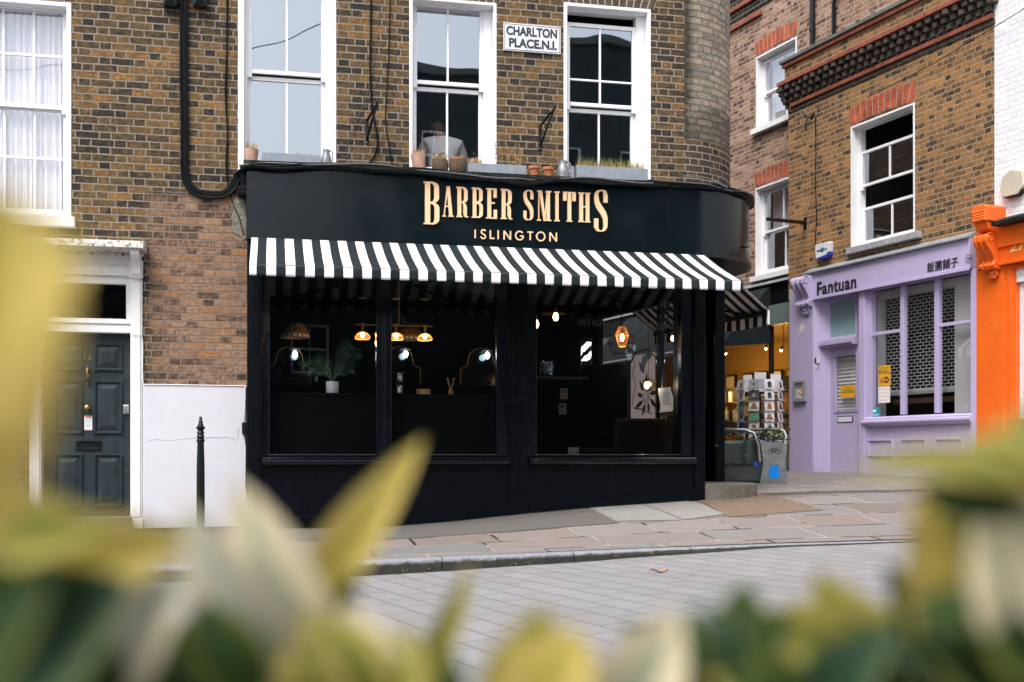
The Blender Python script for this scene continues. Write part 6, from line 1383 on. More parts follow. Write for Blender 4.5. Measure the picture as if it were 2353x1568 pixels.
# ------------------------------------------------------------------ inside the barber shop
ZCEIL = 2.9
def drop(r, top, rad=.004): 
    s_ = MB(); s_.tube([(0, 0, 0), (0, 0, top)], rad, 6); return s_.build('cord', m_cable, r)
m_amber = mat('amber_stained_glass', (.30,.15,.03), .35, var=.4, scale=30); m_pearl = mat('pearl_glass', (.62,.60,.58), .3, var=.1, scale=30); m_leadline = mat('lead_came', (.02,.018,.015), .6)
for k, (x, yt, yb, lb) in enumerate(((677.5, 741, 777, 'amber stained glass dome lamp above the potted palm'), (942, 751, 782, 'amber stained glass dome lamp behind the brass three-arm lamp'))):
    d = -1.2 if k == 0 else -1.9; q = F1.P(x, yb, d); R = (F1.a(x+34 if k == 0 else x+31, d)-F1.a(x, d)); H_ = F1.z(x, yt, d)-q[2]
    r = thing_on(F1, q, 'dome_lamp', lb, 'lamp', 'stained glass dome lamps'); rows = 6; n = 18; s = MB()
    for i in range(rows):
        t0, t1 = i/rows, (i+1)/rows
        for j in range(n):
            a0_, a1_ = 2*math.pi*(j+(i % 2)*.5)/n, 2*math.pi*(j+1+(i % 2)*.5)/n; f = lambda t, an, k_=1.: (R*math.cos(t*1.45)*math.cos(an)*k_, R*math.cos(t*1.45)*math.sin(an)*k_, H_*math.sin(t*1.5)*k_)
            e = .008/R; s.face([f(t0+.012, a0_+e), f(t0+.012, a1_-e), f(t1-.012, a1_-e), f(t1-.012, a0_+e)], 1 if i == 0 else 0)
            s.face([f(t0, a0_, .985), f(t0, a1_, .985), f(t1, a1_, .985), f(t1, a0_, .985)], 2)
    s.build('shade', [m_amber, m_pearl, m_leadline], r, recalc=False); drop(r, ZCEIL+.2-q[2]); s = MB(); s.ball((0, 0, .05), .03, n=8); s.build('bulb', m_warm2, r)
# palm
d = -.22; q = F1.P(763.5, 903, d); R = (F1.a(778, d)-F1.a(749, d))/2; H_ = F1.z(763, 875, d)-q[2]
r = thing_on(F1, (q[0], .22, bz), 'potted_palm', 'small green palm in a white ribbed pot on the window board', 'plant')
s = MB(); s.lathe([(R*.85, 0), (R*.95, .01), (R, H_*.5), (R, H_), (R*.9, H_), (R*.88, H_*.9)], n=28, wob=lambda k_, z_: 1+.015*math.sin(k_*3.1+z_*90)); s.build('pot', m_pot_w, r)
s = MB(); s.lathe([(R*.9, H_*.9), (0, H_*.92)], n=16); s.build('soil', m_soil, r)
random.seed(12); s = MB(); t_ = MB()
for (ex_, ez_, cz_) in ((-.36, .22, .30), (-.30, .14, .24), (-.20, .10, .16), (-.16, .28, .30), (.30, .32, .28), (.20, .42, .34), (.15, .33, .26), (.24, .16, .18), (.10, .12, .14), (-.08, .22, .2)):
    yy = random.uniform(-.10, .10); ctrl = [Vector((0, 0, H_*.9)), Vector((ex_*.3, yy*.3, H_+cz_*.7)), Vector((ex_*.7, yy*.8, H_+max(cz_, ez_)*1.02)), Vector((ex_, yy, H_+ez_-.05*(ex_ < 0)))]
    def bez(t): return ctrl[0]*(1-t)**3+ctrl[1]*3*t*(1-t)**2+ctrl[2]*3*t*t*(1-t)+ctrl[3]*t**3
    t_.tube([bez(i/8) for i in range(9)], [.004-.0003*i for i in range(9)], 5)
    for i in range(15):
        t = .25+.75*i/15; p_ = bez(t); tn = (bez(min(1, t+.03))-bez(t-.03)).normalized(); L_ = .085*math.sin(math.pi*min(1, (t-.2)/.85))+.02
        for sd_ in (-1, 1):
            o_ = Vector((tn.z*sd_, .5*sd_, -tn.x*sd_)).normalized(); tip = p_+o_*L_+tn*L_*.75+Vector((0, 0, -.012)); w_ = .0027; md = p_+(tip-p_)*.45
            wv = tn*w_
            s.face([p_, md-wv, tip, md+wv])
s.build('fronds', m_palm, r, recalc=False, weld=False); t_.build('stem', m_palm, r)
# three-arm brass pendant
d = -.7; q = F1.P(905, 748, d); xa, xb = F1.a(816, d)-q[0], F1.a(994, d)-q[0]
r = thing_on(F1, (q[0], -d, q[2]), 'pendant_lamp', 'brass bar pendant with three ribbed glass shades behind the shop window', 'lamp')
s = MB(); s.tube([(xa, 0, .0), (xb, 0, .0)], .008, 8); s.tube([(.06, 0, ZCEIL+.2-q[2]), (.06, 0, .0)], .007, 8); s.tube([(.10, 0, .1), (.14, 0, .03), (.2, 0, .02), (xb-.05, 0, .02)], .006, 6); s.build('bar', m_brass, r)
m_ribglass = mat('warm_ribbed_glass', (.75,.45,.20), .25, var=.3, scale=30)
for x in (833, 910, 976.5):
    px_ = F1.a(x, d)-q[0]; s = MB(); s.tube([(px_, 0, .02), (px_, 0, -.09)], .014, 10); s.build('stem', m_brass, r)
    s = MB()
    for j in range(24):
        an = 2*math.pi*j/24; pr = [(.022, -.085), (.045, -.095), (.075, -.12), (.092, -.145), (.084, -.165)]
        s.tube([(px_+a_*math.cos(an), a_*math.sin(an), z_) for a_, z_ in pr], .0035, 4)
    s.tube([(px_+.084*math.cos(t*.2618), .084*math.sin(t*.2618), -.166) for t in range(25)], .004, 4); s.tube([(px_+.092*math.cos(t*.2618), .092*math.sin(t*.2618), -.146) for t in range(25)], .003, 4)
    s.build('shade', m_ribglass, r); s = MB(); s.ball((px_, 0, -.125), .026, .026, .034, 10); s.build('bulb', m_warm2, r)
    point(F1.W((q[0]+px_, -d-.02, q[2]-.22)), (1, .55, .22), 1.6, .03)
# ceiling downlights
for k, x in enumerate((831, 908, 975)):
    q = F1.P(x, 686+k*1.5, -.35); r = thing_on(F1, q, 'downlight', ['recessed warm downlight above the palm, left end of the window ceiling', 'recessed warm downlight just right of the window mullion', 'recessed warm downlight, right end of its row of three'][k], 'downlight', 'row of warm downlights'); s = MB(); s.lathe([(.05, .012), (.055, 0), (.035, 0)], n=16); s.build('rim', m_brass, r); s = MB(); s.lathe([(.034, .004), (0, .006)], n=14); s.build('lens', m_warm2, r)
# bare bulb pendants and friends in the right window
def bulb_pendant(x, yb, d, name, label, disc=False, h=.10, grp=None):
    q = F1.P(x, yb, d); r = thing_on(F1, q, name, label, 'lamp', grp); s = MB(); s.lathe([(0, -h*.5), (.018, -h*.45), (.032, -h*.2), (.034, 0), (.026, h*.25), (.013, h*.5)], n=16); s.build('bulb', m_warm2, r)
    s = MB(); s.tube([(0, 0, h*.48), (0, 0, h*.48+.06)], .015, 10); s.build('holder', m_brass, r)
    if disc: s = MB(); s.lathe([(.014, h*.5+.02), (.06, h*.5+.006), (.125, h*.5-.012), (.128, h*.5-.018), (.06, h*.5+.0), (.014, h*.5+.012)], n=28); s.build('shade', m_brass, r)
    drop(r, ZCEIL+.2-q[2]); return r
bulb_pendant(1231.5, 745, -.5, 'bulb_pendant', 'bare filament bulb hanging beside the middle pilaster')
bulb_pendant(1277, 728, -.7, 'bulb_pendant', 'filament bulb under a flat brass disc shade', True)
point(F1.W((F1.a(1255, -.5), .5, 2.2)), (1, .5, .18), 1.5)
bulb_pendant(1547, 778, -1.3, 'bulb_pendant', 'small warm bulb glowing near the right edge of the shop window', h=.07)
q = F1.P(1429.5, 776, -.6); r = thing_on(F1, q, 'cage_pendant', 'faceted amber cage pendant lamp in the right shop window', 'lamp'); s = MB(); N_ = 20
for j in range(N_):
    an = 2*math.pi*j/N_; s.tube([(.045*math.cos(an), .045*math.sin(an), .13), (.082*math.cos(an), .082*math.sin(an), .03), (.042*math.cos(an), .042*math.sin(an), -.11)], .004, 4)
for (R_, zz) in ((.045, .13), (.082, .03), (.042, -.11)): s.tube([(R_*math.cos(t*.314), R_*math.sin(t*.314), zz) for t in range(21)], .004, 4)
s.build('cage', m_ribglass, r); s = MB(); s.ball((0, 0, 0), .028, .028, .05, 10); s.build('bulb', m_warm2, r); drop(r, ZCEIL+.2-q[2]); point(F1.W((q[0], q[1]-.02, q[2]-.2)), (1, .55, .22), 1.5)
q = F1.P(1427, 795, -.95); r = thing_on(F1, q, 'wire_pendant', 'black wire basket pendant behind the amber cage lamp', 'lamp'); s = MB()
for j in range(30):
    an = 2*math.pi*j/30; s.tube([(.17*math.cos(an), .17*math.sin(an), .12), (.165*math.cos(an), .165*math.sin(an), .03), (.12*math.cos(an), .12*math.sin(an), -.09)], .0025, 4)
for (R_, zz) in ((.17, .12), (.165, .03), (.12, -.09)): s.tube([(R_*math.cos(t*.2094), R_*math.sin(t*.2094), zz) for t in range(31)], .004, 4)
s.build('cage', m_iron, r); drop(r, ZCEIL+.2-q[2])
q = F1.P(1490, 884, -.9); r = thing_on(F1, q, 'globe_lamp', 'glass globe lamp with a bright bulb beside the clipped paper', 'lamp'); s = MB(); s.ball((0, 0, 0), .085, n=14)
gm_ = glass('smoked_globe_glass', .08, (.75, .68, .35)); s.build('globe', gm_, r); s = MB(); s.ball((-.02, 0, -.01), .034, .034, .045, 10); s.build('bulb', emit('soft_white_bulb', (1, .93, .65), 12), r); drop(r, ZCEIL+.2-q[2], .003); point(F1.W((q[0], q[1]-.14, q[2])), (1, .9, .7), 1.5)
# barber pole light on the back wall
q = F1.P(1347, 809, -3.6); r = thing_on(F1, q, 'barber_pole', 'small lit black and white barber pole deep in the shop', 'barber pole'); s = MB()
s.tube([(0, 0, .14), (0, 0, .20)], .09, 16); s.tube([(0, 0, -.20), (0, 0, -.14)], .09, 16); s.build('cap', m_iron, r)
m_lit = emit('lit_white_cylinder', (.8, .9, 1), 1.3); s = MB(); n1, n2 = 24, 14
for i in range(n1):
    for j in range(n2):
        a0_, a1_ = 2*math.pi*i/n1, 2*math.pi*(i+1)/n1; z0_, z1_ = -.14+.28*j/n2, -.14+.28*(j+1)/n2
        s.face([(.075*math.cos(a0_), .075*math.sin(a0_), z0_), (.075*math.cos(a1_), .075*math.sin(a1_), z0_), (.075*math.cos(a1_), .075*math.sin(a1_), z1_), (.075*math.cos(a0_), .075*math.sin(a0_), z1_)], 0 if ((i-j*1.3) % 12) < 6 else 1, None, True)
s.build('cylinder', [m_lit, m_blackink], r)
# hourglass, candle, diffuser on the board
q = F1.P(919, 904, -.2); r = thing_on(F1, (q[0], .22, bz), 'hourglass', 'hourglass in a black stand on the window board', 'hourglass'); hh = F1.z(919, 855, -.2)-bz
s = MB(); s.lathe([(.055, 0), (.055, .012)], n=18); s.lathe([(.055, hh-.012), (.055, hh)], n=18)
for an in (0, 1.57, 3.14, 4.71): s.tube([(.045*math.cos(an+.6), .045*math.sin(an+.6), .01), (.045*math.cos(an+.6), .045*math.sin(an+.6), hh-.01)], .004, 6)
s.build('stand', m_iron, r); s = MB(); s.lathe([(.0, .014), (.032, .02), (.036, hh*.28), (.006, hh*.5), (.036, hh*.72), (.032, hh-.02), (0, hh-.014)], n=18); s.build('bulb', glass('clear_glass', .25), r); s = MB(); s.lathe([(.028, .02), (.028, hh*.12), (0, hh*.2)], n=14); s.build('sand', m_pot_w, r)
q = F1.P(974, 905, -.2); r = thing_on(F1, (q[0], .22, bz), 'candle', 'wide amber candle jar on the window board', 'candle'); Rc = (F1.a(990, -.2)-F1.a(958, -.2))/2; s = MB(); s.lathe([(Rc, .0), (Rc, .012)], n=24); s.build('base', m_pot_w, r); s = MB(); s.lathe([(Rc, .013), (Rc, .062), (Rc*.9, .062), (Rc*.9, .05), (0, .05)], n=24); s.build('jar', mat('amber_wax', (.42,.19,.05), .35), r)
q = F1.P(1036.5, 905, -.2); r = thing_on(F1, (q[0], .22, bz), 'reed_diffuser', 'small glass reed diffuser with five sticks on the window board', 'diffuser'); s = MB(); s.lathe([(.028, 0), (.028, .05), (.012, .06), (.012, .075)], n=14); s.build('bottle', m_amber, r); s = MB()
for (x, y) in ((-.05, 0), (-.03, .01), (-.04, -.01), (.03, 0), (.05, .01)): s.tube([(0, 0, .04), (x, y, .20)], .0022, 4)
s.build('stick', m_straw, r)
# arched gilt mirrors with bulbs on the far wall
m_mirror = mat('dark_mirror', (.03,.035,.035), .08, metal=1)
for k, (x, yb) in enumerate(((665, 833), (918, 831), (1105, 833))):
    dm = -4.6; q = F1.P(x, yb+60, dm); r = thing_on(F1, (q[0], 4.6, q[2]), 'wall_mirror', ['arched gilt mirror behind the palm', 'arched gilt mirror behind the hourglass', 'arched gilt mirror at the right of the left window'][k], 'mirror', 'arched gilt mirrors on the far wall')
    s = MB(); out = [(-.32, .05), (-.32, .3), (-.22, .34), (-.20, .42)]+[(-.2*math.cos(t*.3927), .44+.18*math.sin(t*.3927)) for t in range(1, 8)]+[(.20, .42), (.22, .34), (.32, .3), (.32, .05)]
    s.tube([(x_, 0, z_) for x_, z_ in out], .007, 6); s.build('frame', m_brass, r); s = MB(); s.face([(x_, .01, z_) for x_, z_ in out]); s.build('mirror_glass', m_mirror, r)
    s = MB(); s.ball((-.02+.1, -.12, .50), .035, .035, .05, 10); s.build('bulb', m_cool, r); s = MB(); s.tube([(.08, 0, .62), (.08, -.12, .62), (.08, -.12, .55)], .012, 8); s.lathe([(.02, 0), (.09, -.03)], n=16, cx=.08, cy=-.12, z0=.60); s.build('wall_lamp', m_iron, r)
    point(F1.W((q[0]+.08, 4.3, q[2]+.5)), (.75, .92, 1), 1.0)
# shelf with a glass jar; papers on a column; armchair; paper on a lamp stand
q = F1.P(1257, 866, -.9); r = thing_on(F1, q, 'glass_jar', 'square glass jar on a shelf near the middle pilaster', 'jar'); s = MB(); s.box(-.07, .07, -.07, .07, 0, .19); s.build('jar', glass('jar_glass', .22), r, bevel=.01); s = MB(); s.box(-.06, .06, -.06, .06, .0, .05); s.build('contents', m_mirror, r); s = MB(); s.ball((.03, -.07, .03), .016, .008, .01, 8); s.build('lid', m_pot_w, r)
r = thing_on(F1, (q[0]-.25, .8, q[2]-.03), 'shelf', 'black wall shelf carrying the glass jar', 'shelf'); s = MB(); s.box(-.1, .75, 0, .3, 0, .028); s.build('board', m_iron, r)
for k, (x, y) in enumerate(((1296, 905), (1293, 940))):
    q = F1.P(x, y, -1.4); r = thing_on(F1, q, 'paper_notice', ['small white notice on the dark column, upper of the two', 'small white notice on the dark column, lower of the two'][k], 'notice', 'white notices on the dark column'); s = MB(); s.box(-.05, .05, 0, .003, -.07, .07); s.build('sheet', mat('grey_paper'+str(k), (.085,.09,.095), .8), r); s = MB(); s.box(-.035, .02, -.001, -.0002, .01, .05); s.box(-.035, .03, -.001, -.0002, -.04, -.03); s.build('print', m_blackink, r)
m_chair = mat('brown_leather', (.010,.006,.002), .7, spec=.08, var=.4, scale=6)
q = F1.P(1450, 1060, -1.0); r = thing_on(F1, (q[0], 1.2, .12), 'armchair', 'low brown armchair behind the right shop window', 'armchair', None); r.rotation_euler = (0, 0, F1.rot+.25)
zt_ = F1.z(1450, 965, -1.3)-.12
s = MB(); s.box(-.42, .42, -.42, .42, .16, .42); s.build('seat', m_chair, r, bevel=.05)
s = MB(); s.prism([(-.42, .42), (-.30, .42), (-.38, zt_), (-.47, zt_)], 'x', -.42, .42); s.build('backrest', m_chair, r, bevel=.04)
for sx_ in (-1, 1): s = MB(); s.box(sx_*.43, sx_*.53, -.44, .42, .18, .66); s.build('armrest', m_chair, r, bevel=.04)
for (x, y) in ((-.4, -.38), (.4, -.38), (-.4, .38), (.4, .38)): s = MB(); s.tube([(x, y, 0), (x, y, .18)], [.015, .022], 8); s.build('leg', m_wood, r)
q = F1.P(1523, 918, -.9); zf_ = .12; r = thing_on(F1, (q[0], .9, zf_), 'lamp_stand', 'ornate black stand with a white sheet of paper clipped to it', 'stand'); hs_ = q[2]-zf_
s = MB(); s.lathe([(.14, 0), (.12, .03), (.05, .06), (.03, .2), (.028, hs_-.35), (.06, hs_-.32), (.09, hs_-.28), (.05, hs_-.24), (.03, hs_-.2), (.02, hs_+.3)], n=18); s.tube([(0, 0, hs_+.3), (-.05, 0, hs_+.5), (-.2, 0, hs_+.62), (-.36, 0, hs_+.58), (-.42, 0, hs_+.45)], .01, 6); s.build('stand', m_iron, r)
s = MB(); s.grid(lambda i, j: (-.08+.17*i+.02*math.sin(j*5), -.10+.02*math.sin(i*3+j*4), hs_-.17+.30*j+.02*i), 6, 10); s.build('sheet', m_paper, r, recalc=False); s = MB()
for k in range(7): s.box(-.05, .06-.01*(k % 3), -.122, -.121, hs_+.08-.025*k, hs_+.086-.025*k)
s.build('print', m_greyink, r)
q = F1.P(1318, 1045, -1.2); r = thing_on(F1, (q[0], 1.2, q[2]), 'wall_socket', 'small metal wall socket low in the dark shop', 'socket'); s = MB(); s.box(-.07, .07, 0, .01, 0, .09); s.build('plate', m_steel, r)

# ------------------------------------------------------------------ card rack, planter, board by the card shop
RX, RY = (1746-HX)/F*16.6, 16.6; rz0 = zworld(RX, RY)
r = thing('card_rack', 'white wire rack full of greeting cards outside the shop', 'card rack', (RX, RY, rz0), 0)
toph = EZ+(HY-862)*16.6/F-rz0; s = MB(); s.tube([(0, 0, .05), (0, 0, toph-.1)], .02, 10); s.build('pole', m_iron, r)
s = MB()
for an in (0.3, 1.87, 3.44, 5.01): s.tube([(0, 0, .1), (.3*math.cos(an), .3*math.sin(an), .02)], .015, 8)
s.build('foot', m_iron, r)
cardm = [mat('white_card', (.66,.66,.70), .5, var=.04), mat('dark_card', (.05,.055,.06), .5), mat('green_card', (.10,.25,.15), .5, var=.4, scale=40), mat('red_patterned_card', (.30,.05,.06), .5, var=.6, scale=60), mat('blue_card', (.03,.09,.25), .5, var=.3), mat('grey_card', (.30,.31,.31), .5)]
m_pr = [mat('slate_blue_print', (.07,.10,.17), .5), mat('brown_print', (.25,.13,.06), .5), mat('black_print', (.02,.02,.02), .5)]
random.seed(8); nF = 9; RR = .30; rowh = (100/157*1.0)
zrow = [EZ+(HY-y)*16.6/F-rz0 for y in (899, 923.5, 948, 972, 996, 1020)]
wire = MB(); nc = 0
for f_ in range(nF):
    an = -math.pi/2+(f_-4)*2*math.pi/nF+.22; ca, sa = math.cos(an), math.sin(an); tx, ty = -sa, ca
    for k, zz in enumerate(zrow):
        cx_, cy_ = RR*ca, RR*sa; W_ = .092; h_ = .155
        pt3 = lambda u_, o_, z_: (cx_+tx*u_+ca*o_, cy_+ty*u_+sa*o_, z_)
        wire.tube([pt3(-W_, .03, zz), pt3(-W_, .06, zz+.02), pt3(W_, .06, zz+.02), pt3(W_, .03, zz)], .003, 4); wire.tube([pt3(-W_, .055, zz+.055), pt3(W_, .055, zz+.055)], .002, 4)
        wire.tube([pt3(-W_, 0, zz), pt3(-W_, .02, zz+.14)], .002, 4)
        if sa < .45:
            ci = random.choices(range(6), (9, 2, 1, 1, 1, 2))[0] if f_ not in (4, 5) else 0
            cm = MB(); A_, B_, C_, D_ = pt3(-.075, .035, zz+.008), pt3(.075, .035, zz+.008), pt3(.075, .01, zz+h_), pt3(-.075, .01, zz+h_); A2_, B2_, C2_, D2_ = pt3(-.075, .028, zz+.008), pt3(.075, .028, zz+.008), pt3(.075, .003, zz+h_), pt3(-.075, .003, zz+h_)
            for qd in ((A_, B_, C_, D_), (A2_, B2_, C2_, D2_), (A_, B_, B2_, A2_), (C_, D_, D2_, C2_), (B_, C_, C2_, B2_), (A_, D_, D2_, A2_)): cm.face(list(qd))
            # a printed motif: band, spot and ring
            def onc(u_, v_): o_ = .0365-.025*v_; return pt3(u_*.075, o_, zz+.008+v_*(h_-.008))
            sz = random.uniform(.4, .8); pi_ = 1
            if ci == 0: cm.face([onc(-sz, .18), onc(sz, .18), onc(sz*.8, .45), onc(-sz*.8, .45)], 1); cm.face([onc(.45*math.cos(t), .55+.26*math.sin(t)) for t in [x_*.785 for x_ in range(8)]], 1)
            elif ci in (1, 5): cm.face([onc(.3*math.cos(t), .5+.2*math.sin(t)) for t in [x_*.785 for x_ in range(8)]], 1)
            cm.build('card', [cardm[ci], random.choice(m_pr) if ci != 1 else cardm[5]], r, recalc=False)
wire.build('wire_pockets', m_steel, r)
s = MB()
for (x, y_, w_, h_, rt) in ((-.20, -.10, .13, .18, .1), (-.02, -.12, .17, .22, -.05), (.22, -.05, .15, .20, .05)): s.box(x-w_/2, x+w_/2, y_, y_+.008, toph-.25, toph-.25+h_+.06)
s.build('header_sign', cardm[0], r)
s = MB()
for k in range(12): s.box(-.05+random.uniform(-.005, .02), .02+random.uniform(0, .03), -.1215, -.1205, toph-.07-.012*k, toph-.066-.012*k)
s.build('header_print', m_greyink, r)
# A-board left of the rack
ax, ay = (1672-HX)/F*16.2, 16.2; r = thing('easel', 'black folding easel beside the planter, left of the card rack', 'easel', (ax, ay, zworld(ax, ay)), 0)
for (x0, x1, y0) in ((-.02, .10, -.12), (-.18, -.06, -.12)): s = MB(); s.tube([(x0, .0, .85), (x1, y0, 0)], .014, 6); s.build('leg', m_iron, r)
s = MB(); s.tube([(-.17, -.05, .45), (.05, -.05, .45)], .012, 6); s.tube([(-.09, -.02, .66), (.02, -.02, .66)], .012, 6); s.build('brace', m_iron, r)
# zinc planter
gx0, gx1 = (1745-HX)/F*15.3, (1812-HX)/F*15.3
r = thing('street_planter', 'steel street planter with bicycle symbol and blue dot, filled with flowers', 'planter', ((gx0+gx1)/2, 15.3, zworld((gx0+gx1)/2, 15.3)), 0)
W_ = (gx1-gx0)/2; zt_ = EZ+(HY-1012)*15.3/F-r.location.z; n = 10
def waist(t): return W_*(1.0-.22*math.sin(math.pi*min(1, (t*.95+.02)))**1.3)
fr_pts = [(waist(i/n)*1.0, zt_*i/n) for i in range(n+1)]; poly = [(-p_[0], p_[1]) for p_ in fr_pts]+[(p_[0], p_[1]) for p_ in reversed(fr_pts)]
s = MB(); s.prism(poly, 'y', -.012, .012); s.build('front_panel', m_steel, r, bevel=.004)
LL = 1.7
s = MB()
for i in range(n):
    (w0_, z0_), (w1_, z1_) = fr_pts[i], fr_pts[i+1]
    for sg_ in (-1, 1):
        # side sheet runs back to the left, along the passage mouth
        o_ = 0 if sg_ > 0 else -.0
        s.face([(sg_*w0_, .0, z0_), (sg_*w1_, .0, z1_), (sg_*w1_-LL*.80, .55, z1_), (sg_*w0_-LL*.80, .55, z0_)], 0, None, True)
c = s.build('side_panel', mat('dark_brushed_steel', (.085,.105,.10), .4, metal=.6, var=.2, scale=5), r, recalc=False, sharp=60); mm = c.modifiers.new('t', 'SOLIDIFY'); mm.thickness = .008
s = MB()
for (x, z_) in ((-.17, zt_-.06), (.17, zt_-.06), (-.05, zt_*.42), (.05, zt_*.42)): s.ball((x*W_/.2, -.013, z_), .010, .006, .010, 7)
s.build('rivets', m_iron, r)
s = MB(); s.lathe([(W_*.40, 0), (W_*.40, .003), (0, .004)], n=28); s.xf(Matrix.Translation((0, -.0125, zt_*.26)) @ Matrix.Rotation(math.radians(90), 4, 'X') @ Matrix.Diagonal((1, 1.2, 1, 1))); s.build('blue_dot', mat('bright_blue_vinyl', (.0,.22,.72), .4, var=.02), r)
s = MB(); bx, bzz, k_ = 0, zt_*.73, W_*.30
for sg_ in (-1, 1): s.ribbon([(bx+sg_*k_*.75+k_*.5*math.cos(t*.3927), bzz+k_*.5*math.sin(t*.3927)) for t in range(17)], .007, -.0155, -.0125)
for k, (p_, q_) in enumerate((((-.75, 0), (-.35, .75)), ((-.35, .75), (.45, .75)), ((-.30, .68), (.0, 0)), ((.0, 0), (.45, .72)), ((.75, 0), (.40, 1.0)), ((.40, 1.0), (.62, 1.02)), ((-.35, .7), (-.40, .95)), ((-.55, .96), (-.25, .96)), ((-.75, 0), (0, 0)))): s.ribbon([(bx+p_[0]*k_, bzz+p_[1]*k_), (bx+q_[0]*k_, bzz+q_[1]*k_)], .007, -.0160-.0003*k, -.0125)
s.build('bicycle_symbol', m_blackink, r); text_fit('angel london', -W_*.42, W_*.42, zt_*.10, zt_*.13, -.0125, 'small_print', m_greyink, r, .001)
# lettering on the side sheet, laid on its slope
s = MB(); ang = math.atan2(.55, -LL*.80); tl = text_fit('angel london', -.66, -.13, 0, .075, 0, '', None, None, depth=.002, offset=.02, mirror=False, keep=s)
Ms = Matrix.Translation((-W_*.80, .0, zt_*.36)) @ Matrix.Rotation(math.atan2(-.55, LL*.80), 4, 'Z') @ Matrix.Translation((0, -.016, 0)); s.xf(Ms); s.build('side_lettering', m_blackink, r)
s = MB(); s.lathe([(.04, 0), (.04, .003), (0, .004)], n=20); s.xf(Ms @ Matrix.Translation((-.08, -.0, .05)) @ Matrix.Rotation(math.radians(90), 4, 'X')); s.build('side_blue_dot', mat('blue_vinyl', (.02,.10,.45), .4), r)
hz_ = EZ+(HY-992)*15.3/F-r.location.z
s = MB(); s.tube([(-W_, -.0, zt_*.5), (-W_-.02, .0, zt_*.9), (-W_-.07, .02, hz_-.02), (-W_-.18, .06, hz_+.02), (-W_-.5, .2, hz_+.03), (-W_-1.4, .5, hz_+.02)], .026, 10); s.build('rail', m_steel, r)
s = MB(); s.tube([(W_-.06, .0, zt_*.9), (W_-.03, .02, zt_+.04), (W_-.05, .05, hz_-.0), (W_-.14, .1, hz_+.03), (W_-.3, .2, hz_+.03), (W_-.9, .45, hz_+.02)], .026, 10); s.build('rail', m_steel, r)
s = MB(); s.prism([(-W_*.95, .02), (W_*.95, .02), (W_*.95-LL*.8, .54), (-W_*.95-LL*.8, .54)], 'z', zt_-.12, zt_-.05); s.build('soil', m_soil, r)
random.seed(21); s = MB(); s2 = MB(); s3 = MB(); s4 = MB()
m_leafy = mat('yellow_green_leaf', (.30,.36,.10), .6, var=.5, scale=30); m_flower = mat('orange_pansy', (.75,.30,.02), .7); m_pansy = mat('violet_pansy', (.06,.04,.25), .7)
for _ in range(520): 
    t = random.random(); cx_ = random.gauss(.0, .11) if t < .55 else random.gauss(-.48, .14); cy_ = random.gauss(.1 if t < .55 else .28, .07); leaf2q(s if random.random() < .55 else s2, (cx_, cy_, zt_+abs(random.gauss(0, .10 if t < .55 else .05))-.02), .05)
for _ in range(50): leaf2q(s3, (random.gauss(-.55, .06), .18, zt_+random.uniform(0, .07)), .045)
for _ in range(40): leaf2q(s4, (random.gauss(-.03, .12), -.02, zt_+random.uniform(-.02, .04)), .04)
for q_ in range(3):
    x0_ = -.38-.28*q_
    for _ in range(45): h_ = random.uniform(-.32, .0); leaf2q(s2, (x0_+random.gauss(0, .02), .08+.14*(q_)-.02, zt_+h_), .035)
s.build('pale_foliage', m_leafy, r, recalc=False, weld=False); s2.build('dark_foliage', m_leafg, r, recalc=False, weld=False); s3.build('orange_flowers', m_flower, r, recalc=False, weld=False); s4.build('violet_flowers', m_pansy, r, recalc=False, weld=False)

# ------------------------------------------------------------------ fallen leaf and litter
m_dry = mat('dry_brown_leaf', (.42,.24,.08), .8, var=.3, scale=40)
def litter(x, y, L_, label, seed, col=None):
    u_, v_ = ground_px(x, y); p_ = F1.W((u_, -v_, zg(u_, v_)+.006)); r = thing('fallen_leaf', label, 'leaf', p_, random.random()*.5, 'dry leaves on the ground'); random.seed(seed); s_ = MB()
    s_.grid(lambda i, j: (L_*(i-.5), (j-.5)*L_*.35*math.sin(math.pi*min(.98, max(.03, i)))*(1+.15*math.sin(i*30)), .012*abs(j-.5)*2+.01*math.sin(i*6+seed)+.006), 14, 4); s_.build('blade', col or m_dry, r, recalc=False)
    s_ = MB(); s_.tube([(-L_*.5, 0, .008), (-L_*.62, .01, .006)], .0015, 4); s_.build('stalk', m_dry, r)
litter(1514, 1317, .14, 'curled brown leaf lying alone out on the grey road', 1)
for k, (x, y, lb) in enumerate(((980, 1303, 'small dry leaf against the kerb under the fascia middle'), (1180, 1297, 'pair-like dry leaf below the kerb joint, left of the rest'), (1212, 1293.5, 'dry leaf by the kerb just right of the kerb joint'), (1418, 1283, 'pale curled leaf at the kerb in front of the right window'), (1500, 1277, 'tiny orange leaf at the foot of the dark kerb face'), (930, 1310, 'dry leaf at the kerb, leftmost of the scattered ones'))): litter(x, y, .055, lb, k+3)

